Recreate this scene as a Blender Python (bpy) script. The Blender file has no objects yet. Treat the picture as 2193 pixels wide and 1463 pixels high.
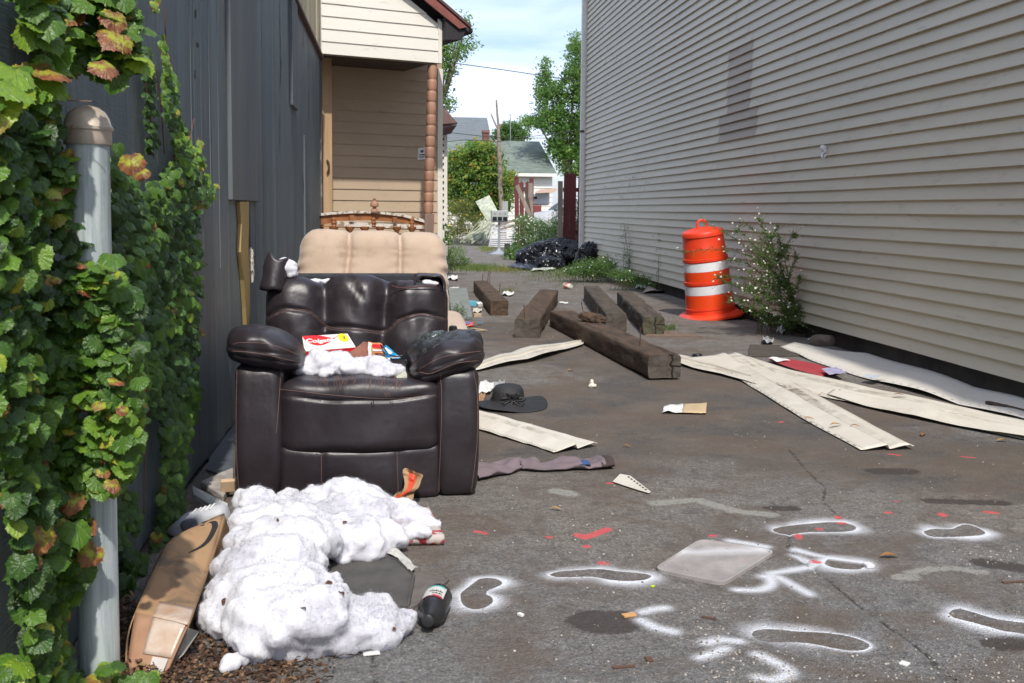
import bpy, bmesh, math, random
import numpy as np
from mathutils import Vector, Matrix, noise, Euler
from mathutils.bvhtree import BVHTree
rnd = random.Random(7)
PI = math.pi
R = math.radians
scene = bpy.context.scene
COL = scene.collection

# ---------------------------------------------------------------- camera
W, H, FL = 2193.0, 1463.0, 2200.0
SHY = -0.0465
EYE = Vector((0, 0, 1.17))
YAW, PITCH, ROLL = R(6.69), R(4.70), R(0.45)
def cam_rot(yaw, pitch, roll):
    return Matrix.Rotation(-yaw, 3, 'Z') @ Matrix.Rotation(PI/2 - pitch, 3, 'X') @ Matrix.Rotation(roll, 3, 'Z')
def proj(p, Rm):
    c = Rm.transposed() @ (Vector(p) - EYE)
    return W/2 + FL*c.x/-c.z, H/2 - FL*c.y/-c.z + SHY*W
for _ in range(30):
    Rm = cam_rot(YAW, PITCH, ROLL)
    x, y = proj(EYE + Vector((0, 1e4, 0)), Rm)
    YAW += (x - 838)/FL
    PITCH += (y - 448)/FL
    if abs(x-838)+abs(y-448) < .01: break
CR = cam_rot(YAW, PITCH, ROLL)
cam = bpy.data.cameras.new('camera'); camo = bpy.data.objects.new('camera', cam); COL.objects.link(camo)
camo.matrix_world = Matrix.Translation(EYE) @ CR.to_4x4()
cam.sensor_width = 36; cam.lens = FL/W*36; cam.shift_y = SHY
cam.clip_end = 1500; cam.clip_start = .05
cam.dof.use_dof = True; cam.dof.focus_distance = 4.9; cam.dof.aperture_fstop = 10
scene.camera = camo
def ray(px, py):
    v = Vector(((px - W/2)/FL, -(py - H/2 - SHY*W)/FL, -1))
    return (CR @ v).normalized()
def G(px, py, z=0.0):
    d = ray(px, py); return EYE + d*((z - EYE.z)/d.z)
def PX(px, py, X):
    d = ray(px, py); return EYE + d*(X/d.x)
def PY(px, py, Y):
    d = ray(px, py); return EYE + d*(Y/d.y)
def PP(px, py, o, n):
    d = ray(px, py); return EYE + d*((o - EYE).dot(n)/d.dot(n))

# ---------------------------------------------------------------- tagging
def tag(o, label=None, cat=None, group=None, kind=None):
    if label: o['label'] = label
    if cat: o['category'] = cat
    if group: o['group'] = group
    if kind: o['kind'] = kind
    return o
def thing(name, label, cat, loc=(0, 0, 0), rz=0.0, group=None):
    o = bpy.data.objects.new(name, None); COL.objects.link(o)
    o.empty_display_size = .1
    o.location = loc; o.rotation_euler = (0, 0, rz)
    tag(o, label, cat, group)
    return o
def pmat(o):
    m = Matrix.LocRotScale(o.location, o.rotation_euler, o.scale)
    return (pmat(o.parent) @ m) if o.parent else m

# ---------------------------------------------------------------- mesh builder
class MB:
    def __init__(s): s.v = []; s.f = []; s.a = []; s.m = []; s.cur = 0; s.val = 0.0
    def add(s, vs, fs, val=None):
        b = len(s.v); s.v += [tuple(p) for p in vs]
        for f in fs:
            s.f.append(tuple(b + i for i in f)); s.a.append(s.val if val is None else val); s.m.append(s.cur)
    def quad(s, a, b, c, d, val=None): s.add([a, b, c, d], [(0, 1, 2, 3)], val)
    def box(s, c, size, rot=None, val=None):
        x, y, z = [k/2 for k in size]
        vs = [Vector(p) for p in ((-x,-y,-z),(x,-y,-z),(x,y,-z),(-x,y,-z),(-x,-y,z),(x,-y,z),(x,y,z),(-x,y,z))]
        if rot is not None:
            Mx = rot if isinstance(rot, Matrix) else Euler(rot).to_matrix()
            vs = [Mx @ p for p in vs]
        vs = [p + Vector(c) for p in vs]
        s.add(vs, [(0,3,2,1),(4,5,6,7),(0,1,5,4),(1,2,6,5),(2,3,7,6),(3,0,4,7)], val)
    def hexa(s, p, val=None):  # 4 bottom then 4 top corners
        s.add(p, [(0,3,2,1),(4,5,6,7),(0,1,5,4),(1,2,6,5),(2,3,7,6),(3,0,4,7)], val)
    def grid(s, fn, nu, nv, val=None, closed_u=False):
        vs = [fn(i/nu, j/nv) for j in range(nv+1) for i in range(nu + (0 if closed_u else 1))]
        w = nu if closed_u else nu + 1
        fs = []
        for j in range(nv):
            for i in range(nu):
                i2 = (i+1) % w if closed_u else i+1
                fs.append((j*w+i, j*w+i2, (j+1)*w+i2, (j+1)*w+i))
        s.add(vs, fs, val)
    def tube(s, pts, r, n=8, caps=True, val=None):
        pts = [Vector(p) for p in pts]
        rs = r if isinstance(r, (list, tuple)) else [r]*len(pts)
        vs = []; up = Vector((0, 0, 1)); prev = None
        for i, p in enumerate(pts):
            t = (pts[min(i+1, len(pts)-1)] - pts[max(i-1, 0)])
            t = t.normalized() if t.length > 1e-9 else Vector((0, 0, 1))
            if prev is None:
                a = t.cross(up)
                if a.length < 1e-3: a = t.cross(Vector((1, 0, 0)))
            else:
                a = prev - t*prev.dot(t)
                if a.length < 1e-6: a = t.cross(up)
            a.normalize(); prev = a; b = t.cross(a)
            for k in range(n):
                an = 2*PI*k/n
                vs.append(p + (a*math.cos(an) + b*math.sin(an))*rs[i])
        fs = []
        for i in range(len(pts)-1):
            for k in range(n):
                k2 = (k+1) % n
                fs.append((i*n+k, i*n+k2, (i+1)*n+k2, (i+1)*n+k))
        if caps:
            fs.append(tuple(range(n-1, -1, -1))); fs.append(tuple((len(pts)-1)*n + k for k in range(n)))
        s.add(vs, fs, val)
    def lathe(s, prof, n=24, mtx=None, caps=True, val=None, square=0.0):
        vs = []
        for (r, z) in prof:
            for k in range(n):
                an = 2*PI*k/n
                c, q = math.cos(an), math.sin(an)
                if square:
                    m = (abs(c)**square + abs(q)**square)**(-1/square); c *= m; q *= m
                p = Vector((r*c, r*q, z))
                vs.append(mtx @ p if mtx is not None else p)
        fs = []
        for i in range(len(prof)-1):
            for k in range(n):
                k2 = (k+1) % n
                fs.append((i*n+k, i*n+k2, (i+1)*n+k2, (i+1)*n+k))
        if caps:
            fs.append(tuple(range(n-1, -1, -1))); fs.append(tuple((len(prof)-1)*n + k for k in range(n)))
        s.add(vs, fs, val)
    def blob(s, dim, p=4.0, res=12, mtx=None, fn=None, val=None):
        """rounded box: cube sphere under a p-norm"""
        idx = {}; vs = []; fs = []
        def vid(i, j, k):
            key = (i, j, k)
            if key not in idx:
                v = Vector((i/res*2-1, j/res*2-1, k/res*2-1))
                v = Vector([math.tan(c*.7)/math.tan(.7) for c in v])
                n = (abs(v.x)**p + abs(v.y)**p + abs(v.z)**p)**(1/p)
                v = Vector((v.x/n*dim[0]/2, v.y/n*dim[1]/2, v.z/n*dim[2]/2))
                if fn: v = fn(v)
                if mtx is not None: v = mtx @ v
                idx[key] = len(vs); vs.append(v)
            return idx[key]
        for a in range(res):
            for b in range(res):
                fs.append((vid(a,b,0), vid(a,b+1,0), vid(a+1,b+1,0), vid(a+1,b,0)))
                fs.append((vid(a,b,res), vid(a+1,b,res), vid(a+1,b+1,res), vid(a,b+1,res)))
                fs.append((vid(a,0,b), vid(a+1,0,b), vid(a+1,0,b+1), vid(a,0,b+1)))
                fs.append((vid(a,res,b), vid(a,res,b+1), vid(a+1,res,b+1), vid(a+1,res,b)))
                fs.append((vid(0,a,b), vid(0,a,b+1), vid(0,a+1,b+1), vid(0,a+1,b)))
                fs.append((vid(res,a,b), vid(res,a+1,b), vid(res,a+1,b+1), vid(res,a,b+1)))
        s.add(vs, fs, val)
    def rbox(s, dim, r, res=16, mtx=None, fn=None, val=None, k=4):
        """box with rounded edges of radius r; extra rows of vertices in the roundings"""
        def ax(h):
            rr_ = min(r, h*.98); a = [-h + rr_*(1-math.cos(PI/2*i/k)) for i in range(k)]
            n = res; mid = [-(h-rr_) + 2*(h-rr_)*i/n for i in range(n+1)]
            return a + mid + [-q for q in a[::-1]]
        A = [ax(d/2) for d in dim]; hs = [d/2 for d in dim]; N = len(A[0])-1
        rr3 = [min(r, h*.98) for h in hs]; idx = {}; vs = []; fs = []
        def vid(*ijk):
            if ijk not in idx:
                p = Vector([A[c][ijk[c]] for c in range(3)])
                q = Vector([max(-(hs[c]-rr3[c]), min(hs[c]-rr3[c], p[c])) for c in range(3)])
                d = p - q
                n = Vector([d[c]/rr3[c] for c in range(3)])
                if n.length > 1e-9:
                    n.normalize(); v = q + Vector([n[c]*rr3[c] for c in range(3)])
                else: v = p
                if fn: v = fn(v)
                if mtx is not None: v = mtx @ v
                idx[ijk] = len(vs); vs.append(v)
            return idx[ijk]
        for a in range(N):
            for b in range(N):
                fs.append((vid(a,b,0), vid(a,b+1,0), vid(a+1,b+1,0), vid(a+1,b,0)))
                fs.append((vid(a,b,N), vid(a+1,b,N), vid(a+1,b+1,N), vid(a,b+1,N)))
                fs.append((vid(a,0,b), vid(a+1,0,b), vid(a+1,0,b+1), vid(a,0,b+1)))
                fs.append((vid(a,N,b), vid(a,N,b+1), vid(a+1,N,b+1), vid(a+1,N,b)))
                fs.append((vid(0,a,b), vid(0,a,b+1), vid(0,a+1,b+1), vid(0,a+1,b)))
                fs.append((vid(N,a,b), vid(N,a+1,b), vid(N,a+1,b+1), vid(N,a,b+1)))
        s.add(vs, fs, val)
    def poly_prism(s, pts, off, val=None):
        n = len(pts); off = Vector(off)
        vs = [Vector(p) for p in pts] + [Vector(p) + off for p in pts]
        fs = [tuple(range(n-1, -1, -1)), tuple(range(n, 2*n))]
        for i in range(n): fs.append((i, (i+1) % n, n+(i+1) % n, n+i))
        s.add(vs, fs, val)
    def build(s, name, mat, parent=None, smooth=False, local=False, mods=(), bevel=0, solid=0, tagk=None, origin=None, auto=False):
        me = bpy.data.meshes.new(name)
        vs = s.v
        o = bpy.data.objects.new(name, me); COL.objects.link(o)
        if parent is not None:
            o.parent = parent
            if not local:
                inv = pmat(parent).inverted(); vs = [tuple(inv @ Vector(p)) for p in vs]
        elif not local and vs:
            if origin is None:
                xs = [p[0] for p in vs]; ys = [p[1] for p in vs]; zs = [p[2] for p in vs]
                origin = ((min(xs)+max(xs))/2, (min(ys)+max(ys))/2, min(zs))
            o.location = origin
            vs = [(p[0]-origin[0], p[1]-origin[1], p[2]-origin[2]) for p in vs]
        me.from_pydata(vs, [], s.f)
        mats = mat if isinstance(mat, (list, tuple)) else [mat]
        for m_ in mats: me.materials.append(m_)
        if len(mats) > 1: me.polygons.foreach_set('material_index', s.m)
        if any(a != 0.0 for a in s.a):
            at = me.attributes.new('v', 'FLOAT', 'FACE'); at.data.foreach_set('value', s.a)
        if smooth: me.polygons.foreach_set('use_smooth', [True]*len(s.f))
        me.update()
        if auto: me.set_sharp_from_angle(angle=R(40))
        if bevel:
            b = o.modifiers.new('bevel', 'BEVEL'); b.width = bevel; b.segments = 2; b.limit_method = 'ANGLE'; b.angle_limit = R(40)
        if solid:
            q = o.modifiers.new('solid', 'SOLIDIFY'); q.thickness = solid; q.offset = 0
        return o

def fbm(p, sc=1.0, oct=4):
    return noise.fractal(Vector(p)*sc + Vector((41.37, 53.71, 67.13)), 1.0, 2.0, oct)
def nn(v): return noise.noise(Vector(v) + Vector((41.37, 53.71, 67.13)))
def nz(p, sc=1.0): return nn(Vector(p)*sc)
def lerp(a, b, t): return a + (b-a)*t
def smooth_path(pts, n=8):
    """Catmull-Rom through the points"""
    P = [Vector(p) for p in pts]; out = []
    for i in range(len(P)-1):
        p0 = P[max(i-1, 0)]; p1 = P[i]; p2 = P[i+1]; p3 = P[min(i+2, len(P)-1)]
        for k in range(n):
            t = k/n
            out.append(.5*((2*p1) + (p2-p0)*t + (2*p0-5*p1+4*p2-p3)*t*t + (3*p1-p0-3*p2+p3)*t**3))
    out.append(P[-1]); return out
def resample(pts, n):
    P = [Vector(p) for p in pts]; L = [0]
    for i in range(1, len(P)): L.append(L[-1] + (P[i]-P[i-1]).length)
    out = []; j = 0
    for k in range(n+1):
        s = L[-1]*k/n
        while j < len(P)-2 and L[j+1] < s: j += 1
        d = L[j+1]-L[j]
        out.append(P[j].lerp(P[j+1], (s-L[j])/d if d > 1e-9 else 0))
    return out

# ---------------------------------------------------------------- materials
def sr(r, g, b):
    f = lambda c: (c/255/12.92) if c/255 <= .04045 else ((c/255+.055)/1.055)**2.4
    return (f(r), f(g), f(b))
class NT:
    def __init__(s, name):
        s.m = bpy.data.materials.new(name); s.m.use_nodes = True
        s.t = s.m.node_tree; s.t.nodes.clear()
        s.out = s.n('ShaderNodeOutputMaterial'); s.p = s.n('ShaderNodeBsdfPrincipled')
        s.l(s.p.outputs[0], s.out.inputs[0])
    def n(s, t, **kw):
        nd = s.t.nodes.new(t)
        for k, v in kw.items():
            if hasattr(nd, k): setattr(nd, k, v)
            else: nd.inputs[k].default_value = v
        return nd
    def l(s, a, b): s.t.links.new(a, b)
    def set(s, sock, v):
        if hasattr(v, 'is_linked') or isinstance(v, bpy.types.NodeSocket): s.l(v, sock)
        else:
            if isinstance(v, tuple) and len(v) == 3 and sock.type == 'RGBA': v = (*v, 1)
            sock.default_value = v
    def coord(s, scale=(1, 1, 1), kind='Object', rot=(0, 0, 0)):
        c = s.n('ShaderNodeTexCoord'); m = s.n('ShaderNodeMapping')
        m.inputs['Scale'].default_value = scale; m.inputs['Rotation'].default_value = rot
        s.l(c.outputs[kind], m.inputs[0]); return m.outputs[0]
    def noise(s, sc, vec=None, det=4, rough=.55, dist=0.0):
        nd = s.n('ShaderNodeTexNoise'); nd.inputs['Scale'].default_value = sc; nd.inputs['Detail'].default_value = det
        nd.inputs['Roughness'].default_value = rough; nd.inputs['Distortion'].default_value = dist
        if vec is not None: s.l(vec, nd.inputs['Vector'])
        return nd.outputs['Fac']
    def voro(s, sc, vec=None, feature='F1', out='Distance', rand=1.0):
        nd = s.n('ShaderNodeTexVoronoi'); nd.feature = feature; nd.inputs['Scale'].default_value = sc
        nd.inputs['Randomness'].default_value = rand
        if vec is not None: s.l(vec, nd.inputs['Vector'])
        return nd.outputs[out]
    def ramp(s, fac, stops):
        r = s.n('ShaderNodeValToRGB'); e = r.color_ramp.elements
        while len(e) < len(stops): e.new(.5)
        for i, (p, c) in enumerate(stops):
            e[i].position = p; e[i].color = (c, c, c, 1) if isinstance(c, (int, float)) else (*c, 1)
        s.set(r.inputs[0], fac); return r.outputs[0]
    def mix(s, fac, a, b, mode='MIX'):
        m = s.n('ShaderNodeMix', data_type='RGBA', blend_type=mode)
        s.set(m.inputs[0], fac); s.set(m.inputs[6], a); s.set(m.inputs[7], b); return m.outputs[2]
    def math(s, op, a, b=0.0, c=None, clamp=False):
        m = s.n('ShaderNodeMath', operation=op, use_clamp=clamp); s.set(m.inputs[0], a); s.set(m.inputs[1], b)
        if c is not None: s.set(m.inputs[2], c)
        return m.outputs[0]
    def attr(s, name, out='Fac'):
        a = s.n('ShaderNodeAttribute'); a.attribute_name = name; return a.outputs[out]
    def bump(s, h, strength=.3, dist=.01, prev=None):
        b = s.n('ShaderNodeBump'); b.inputs['Strength'].default_value = strength; b.inputs['Distance'].default_value = dist
        s.l(h, b.inputs['Height'])
        if prev is not None: s.l(prev, b.inputs['Normal'])
        return b.outputs[0]
    def fin(s, col=None, rough=None, normal=None, metal=None, **kw):
        if col is not None: s.set(s.p.inputs['Base Color'], col)
        if rough is not None: s.set(s.p.inputs['Roughness'], rough)
        if metal is not None: s.set(s.p.inputs['Metallic'], metal)
        if normal is not None: s.l(normal, s.p.inputs['Normal'])
        for k, v in kw.items(): s.set(s.p.inputs[k], v)
        return s.m
MATS = {}
def mat(name, c1, c2=None, sc=6.0, rough=.7, bump=.15, bs=60.0, bd=.003, stretch=(1, 1, 1), metal=0.0, contrast=(.35, .65), **kw):
    """simple two-tone procedural surface: noise mottling, dirt and fine bump"""
    if name in MATS: return MATS[name]
    t = NT(name); v = t.coord(stretch)
    c2 = c2 or tuple(c*.72 for c in c1)
    f = t.ramp(t.noise(sc, v, 6, .6), [(contrast[0], 0), (contrast[1], 1)])
    col = t.mix(f, c1, c2)
    n = t.bump(t.noise(bs, v, 5, .6), bump, bd) if bump else None
    rr = t.math('MULTIPLY_ADD', t.noise(sc*3, v, 3), .25, rough-.12)
    m = t.fin(col, rr, n, metal, **kw); MATS[name] = m; return m
def leafmat(name, stops, trans=.35, rough=.45, spec=.4, bump=0.0):
    if name in MATS: return MATS[name]
    t = NT(name); v = t.attr('v')
    geo = t.coord()
    f = t.math('ADD', v, t.math('MULTIPLY_ADD', t.noise(90, geo, 3), .24, -.12), clamp=True)
    col = t.ramp(f, stops)
    t.fin(col, rough); t.p.inputs['Specular IOR Level'].default_value = spec
    if bump: t.l(t.bump(t.noise(120, geo, 3), bump, .004), t.p.inputs['Normal'])
    tr = t.n('ShaderNodeBsdfTranslucent'); t.l(t.mix(.5, col, (.35, .5, .03)), tr.inputs[0])
    mx = t.n('ShaderNodeMixShader'); mx.inputs[0].default_value = trans
    t.l(t.p.outputs[0], mx.inputs[1]); t.l(tr.outputs[0], mx.inputs[2]); t.l(mx.outputs[0], t.out.inputs[0])
    MATS[name] = t.m; return t.m
def text_mesh(body, size, font_extrude=.0004, shear=0.0, offset=0.0, align='CENTER', spacing=1.0):
    """text as plain geometry (verts, faces) in its own xy plane"""
    cu = bpy.data.curves.new('t', 'FONT'); cu.body = body; cu.size = size; cu.extrude = font_extrude; cu.shear = shear
    cu.offset = offset; cu.align_x = align; cu.align_y = 'CENTER'; cu.space_character = spacing
    o = bpy.data.objects.new('t', cu); COL.objects.link(o)
    bpy.context.view_layer.update()
    me = o.evaluated_get(bpy.context.evaluated_depsgraph_get()).to_mesh()
    vs = [v.co.copy() for v in me.vertices]; fs = [tuple(p.vertices) for p in me.polygons]
    o.evaluated_get(bpy.context.evaluated_depsgraph_get()).to_mesh_clear()
    bpy.data.objects.remove(o); bpy.data.curves.remove(cu)
    return vs, fs
def copy_tree(o, parent=None, name=None):
    c = o.copy(); COL.objects.link(c); c.parent = parent
    for ch in [k for k in bpy.data.objects if k.parent == o]: copy_tree(ch, c)
    return c
def frame_m(o, x, y, z=None):
    """matrix from axes"""
    x = Vector(x).normalized(); y = Vector(y); y = (y - x*y.dot(x)).normalized(); z = x.cross(y)
    m = Matrix((x, y, z)).transposed().to_4x4(); return Matrix.Translation(Vector(o)) @ m

# ---------------------------------------------------------------- light
SUN = Vector((.036, -.84, 1.0)).normalized()
world = bpy.data.worlds.new('World'); scene.world = world; world.use_nodes = True
wt = world.node_tree; wt.nodes.clear()
wo = wt.nodes.new('ShaderNodeOutputWorld'); bg = wt.nodes.new('ShaderNodeBackground'); wt.links.new(bg.outputs[0], wo.inputs[0])
sky = wt.nodes.new('ShaderNodeTexSky'); sky.sky_type = 'NISHITA'; sky.sun_disc = False
sky.sun_elevation = math.asin(SUN.z); sky.sun_rotation = math.atan2(SUN.x, SUN.y)
sky.air_density = 1.0; sky.dust_density = 1.5; sky.ozone_density = 1.5
tc = wt.nodes.new('ShaderNodeTexCoord'); mp = wt.nodes.new('ShaderNodeMapping'); mp.inputs['Scale'].default_value = (1, 1, 4.5)
nt = wt.nodes.new('ShaderNodeTexNoise'); nt.inputs['Scale'].default_value = 3.2; nt.inputs['Detail'].default_value = 9; nt.inputs['Roughness'].default_value = .55; nt.inputs['Distortion'].default_value = .4
rp = wt.nodes.new('ShaderNodeValToRGB'); rp.color_ramp.elements[0].position = .38; rp.color_ramp.elements[1].position = .66
rp.color_ramp.elements[0].color = (.12, .12, .12, 1); rp.color_ramp.elements[1].color = (.85, .85, .85, 1)
mx = wt.nodes.new('ShaderNodeMix'); mx.data_type = 'RGBA'
wt.links.new(tc.outputs['Generated'], mp.inputs[0]); wt.links.new(mp.outputs[0], nt.inputs[0]); wt.links.new(nt.outputs['Fac'], rp.inputs[0])
wt.links.new(rp.outputs[0], mx.inputs[0]); wt.links.new(sky.outputs[0], mx.inputs[6]); mx.inputs[7].default_value = (7.0, 7.9, 9.9, 1)
wt.links.new(mx.outputs[2], bg.inputs[0]); bg.inputs[1].default_value = .15
sl = bpy.data.lights.new('sun', 'SUN'); so = bpy.data.objects.new('sun', sl); COL.objects.link(so)
sl.energy = 3.4; sl.angle = R(1.2); sl.color = (1.0, .95, .87)
so.rotation_euler = SUN.to_track_quat('Z', 'Y').to_euler(); so.location = (2, -6, 9)
scene.view_settings.view_transform = 'Standard'; scene.view_settings.look = 'None'
scene.view_settings.exposure = 0.22; scene.view_settings.gamma = 1.0
# ================================================================ GROUND
def axis(lo, hi, step, out):
    a = list(np.arange(lo, hi + 1e-6, step)); s = step; x = a[-1]; up = []
    while x < out: s *= 1.35; x += s; up.append(x)
    s = step; x = a[0]; dn = []
    while x > -out: s *= 1.35; x -= s; dn.append(x)
    return np.array(dn[::-1] + a + up)
gx = axis(-1.0, 3.1, .0125, 420); gy = axis(2.3, 6.3, .0125, 420)
GX, GY = np.meshgrid(gx, gy); NX, NY = len(gx), len(gy)
P2 = np.stack([GX.ravel(), GY.ravel()], 1)
def c7(*p): return [(900 + x/3.133, 1050 + y/3.133) for x, y in p]
def c8(*p): return [(1500 + x/3.16, 1000 + y/3.16) for x, y in p]
def c6(*p): return [(950 + x/3.133, 780 + y/3.133) for x, y in p]
def g2(pts, sm=True, closed=False):
    q = [G(x, y) for x, y in pts]
    if closed: q = q + [q[0]]
    if sm: q = smooth_path(q, 6)
    return np.array([(p.x, p.y) for p in q])
def segdist(poly, mask=None):
    d = np.full(len(P2), 9.0)
    lo = poly.min(0) - .6; hi = poly.max(0) + .6
    idx = np.where((P2[:, 0] > lo[0]) & (P2[:, 0] < hi[0]) & (P2[:, 1] > lo[1]) & (P2[:, 1] < hi[1]))[0]
    if not len(idx): return d
    Q = P2[idx]; best = np.full(len(Q), 9.0)
    for a, b in zip(poly[:-1], poly[1:]):
        ab = b-a; L = (ab@ab) or 1e-9
        t = np.clip(((Q-a)@ab)/L, 0, 1)
        best = np.minimum(best, np.hypot(*(Q - a - t[:, None]*ab).T))
    d[idx] = best; return d
def inside(poly):
    x, y = P2.T; ins = np.zeros(len(P2), bool)
    for (x1, y1), (x2, y2) in zip(poly[:-1], poly[1:]):
        c = ((y1 > y) != (y2 > y)) & (x < (x2-x1)*(y-y1)/((y2-y1) or 1e-12) + x1)
        ins ^= c
    return ins
closed = [
 c7((275,690),(340,640),(400,597),(470,590),(525,603),(545,628),(500,652),(446,675),(440,700),(478,722),(474,760),(400,795),(330,790),(282,755)),
 c7((868,566),(930,548),(1050,537),(1200,530),(1330,545),(1480,558),(1548,575),(1500,600),(1400,608),(1280,600),(1150,580),(1000,582),(910,580)),
 c8((492,425),(560,405),(740,385),(900,375),(1000,385),(1050,408),(1020,432),(900,441),(740,441),(600,455),(520,445)),
 c8((1510,440),(1580,420),(1700,422),(1780,392),(1850,402),(1920,440),(1900,460),(1780,470),(1620,475),(1545,465)),
 c8((352,1140),(375,1110),(480,1100),(650,1115),(850,1125),(1000,1148),(1100,1180),(1140,1210),(1100,1238),(1000,1240),(900,1225),(780,1200),(650,1185),(500,1185),(400,1170)),
 c8((1692,1000),(1705,972),(1760,962),(1860,990),(2000,1030),(2190,1058),(2380,1090),(2440,1140),(2380,1180),(2190,1130),(2050,1108),(1950,1080),(1800,1040),(1720,1020)),
 c8((870,622),(1000,640),(1100,655),(1085,688),(1000,692),(900,680),(845,655)),
]
white = np.full(len(P2), 9.0)
for pl in closed:
    q = g2(pl, closed=True); d = segdist(q); ins = inside(q)
    white = np.where(ins, -d, np.minimum(white, d)) if False else np.where(ins & (d < 5), -d - 0.0, np.where(white < 0, white, np.minimum(white, d)))
strokes = [c8((640,560),(750,590),(860,612),(1000,632),(1140,650)), c8((470,720),(600,702),(720,680),(800,655)), c8((430,742),(520,745),(600,785),(740,862)),
 c8((250,832),(400,832),(480,795),(468,742)), c8((640,600),(730,640),(800,655)), c8((390,1270),(480,1310),(560,1350),(600,1390),(560,1422),(480,1440),(390,1425)),
 c7((1480,870),(1560,912),(1640,935),(1700,950)), c7((1490,818),(1560,800),(1640,790)),
 c8((40,1190),(140,1170),(260,1180)), c8((200,500),(330,520),(440,540)), c8((0,1290),(90,1260),(170,1230))]
stroke = np.full(len(P2), 9.0)
for st in strokes: stroke = np.minimum(stroke, segdist(g2(st)))
red = np.full(len(P2), 9.0)
for st, r in [(c7((1060,300),(1110,318),(1160,300),(1255,262)), .017), (c7((862,314),(870,316)), .009), (c7((1115,377),(1121,379)), .011), (c7((1962,305),(1975,305)), .010),
     (c8((1262,310),(1282,311)), .010), (c8((1630,318),(1642,330)), .013), (c8((1935,305),(1995,312)), .012), (c8((80,465),(98,465)), .009), (c8((770,642),(785,645)), .014),
     (c8((925,330),(935,345)), .008), (c8((660,462),(668,482)), .010), (c8((795,420),(812,422)), .009), (c8((940,380),(965,382)), .010), (c8((1325,232),(1330,233)), .007),
     (c7((370,275),(440,290)), .008), (c7((1215,488),(1240,492)), .012), (c6((1100,800),(1130,800)), .008), ([(1905,972),(1925,975)], .008), ([(2060,978),(2085,980)], .007),
     ([(1670,905),(1676,903)], .008), ([(1010,1010),(1014,1014)], .006)]:
    red = np.minimum(red, segdist(g2(st, False)) - r)
crack = np.full(len(P2), 9.0)
for st in [c8((600,-120),(700,0),(790,90),(845,140),(828,230),(870,270),(925,320),(940,350)), c8((605,450),(595,550),(650,590),(700,640),(770,700),(840,750),(900,790),(1000,880),(1150,990),(1290,1090),(1500,1240),(1640,1380),(1800,1480)),
     [(782,1380),(788,1395),(800,1415),(805,1470)], [(1290,1080),(1310,1180),(1340,1330)], [(1030,1345),(1080,1400),(1190,1463)]]:
    crack = np.minimum(crack, segdist(g2(st)) + (0 if st[0][0] > 1500 or st[0][0] < 800 else .012))
gravel = np.full(len(P2), 9.0)
for st, w in [(c7((960,10),(1100,120),(1210,300),(1270,470),(1340,730)), .035), (c7((1640,640),(1740,780),(1850,950),(2000,1080)), .06), (c8((0,1330),(150,1400),(300,1440)), .13), (c8((1700,560),(1900,560),(2080,610)), .07),
     (c8((860,1160),(1020,1170),(1090,1210)), .03), (c8((1400,1330),(1700,1380),(2150,1400)), .16), (c8((500,920),(760,940)), .06), ([(1560,890),(1640,960)], .05), ([(1795,780),(1810,800)], .06), (c8((1000,1330),(1200,1440)), .1)]:
    gravel = np.minimum(gravel, segdist(g2(st)) - w)
stain = np.full(len(P2), 9.0)   # damp brown patches with an edge of their own
for st, w in [(c7((1170,880),(1250,890),(1330,880)), .075), (c8((1930,650),(2050,670),(2190,690)), .04), (c8((1200,30),(1400,30)), .05), (c8((1560,230),(2040,245)), .03), (c8((490,280),(620,280)), .03),
     (c8((2000,1200),(2190,1190)), .035)]:
    stain = np.minimum(stain, segdist(g2(st)) - w)
grime = np.full(len(P2), 9.0)   # the wide dark brown smear across the middle of the lot
for st, w in [([(1050,880),(1250,900),(1500,930),(1800,960),(2100,1000)], .50), ([(1500,820),(1600,850)], .5), ([(1320,850),(1800,870)], .55), ([(1100,700),(1300,760),(1450,800)], .5), ([(1060,960),(1300,985)], .15)]:
    grime = np.minimum(grime, segdist(g2(st, False)) - w)
pale = np.full(len(P2), 9.0)    # thin worn cement smears
for st, w in [(c6((1420,935),(1560,920),(1700,912),(1820,945),(1950,985),(2190,1010)), .022), (c6((760,850),(850,870)), .03), (c8((1420,720),(1500,700),(1560,690),(1750,690),(1920,715)), .012), (c8((1350,745),(1420,750)), .02)]:
    pale = np.minimum(pale, segdist(g2(st, False)) - w)
gz = np.array([fbm((x*.35, y*.35, 3), 1.0, 3) for x, y in P2[::1]]) * .012 if False else np.zeros(len(P2))
cr = np.clip(1 - crack/.012, 0, 1)
gz = gz - cr*.006
verts = np.column_stack([P2, gz])
ii, jj = np.meshgrid(np.arange(NX-1), np.arange(NY-1)); a = (jj*NX + ii).ravel()
faces = np.column_stack([a, a+1, a+1+NX, a+NX])
me = bpy.data.meshes.new('asphalt_ground'); me.vertices.add(len(verts)); me.vertices.foreach_set('co', verts.astype(np.float32).ravel())
me.loops.add(faces.size); me.loops.foreach_set('vertex_index', faces.astype(np.int32).ravel())
me.polygons.add(len(faces)); me.polygons.foreach_set('loop_start', (np.arange(len(faces))*4).astype(np.int32))
me.polygons.foreach_set('use_smooth', np.ones(len(faces), bool)); me.update(); me.validate()
near_ = np.clip((3.6 - P2[:, 1])/1.4, 0, 1)
for nm, arr in (('near', near_), ('white', white), ('stroke', stroke), ('red', red), ('crack', crack), ('gravel', gravel), ('stain', stain), ('grime', grime), ('pale', pale)):
    at = me.attributes.new(nm, 'FLOAT', 'POINT'); at.data.foreach_set('value', arr.astype(np.float32))
ground = bpy.data.objects.new('ground', me); COL.objects.link(ground); ground['kind'] = 'structure'
ground['label'] = 'dusty grey brown asphalt of the alley with white spray outlines'
t = NT('asphalt'); v = t.coord()
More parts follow.
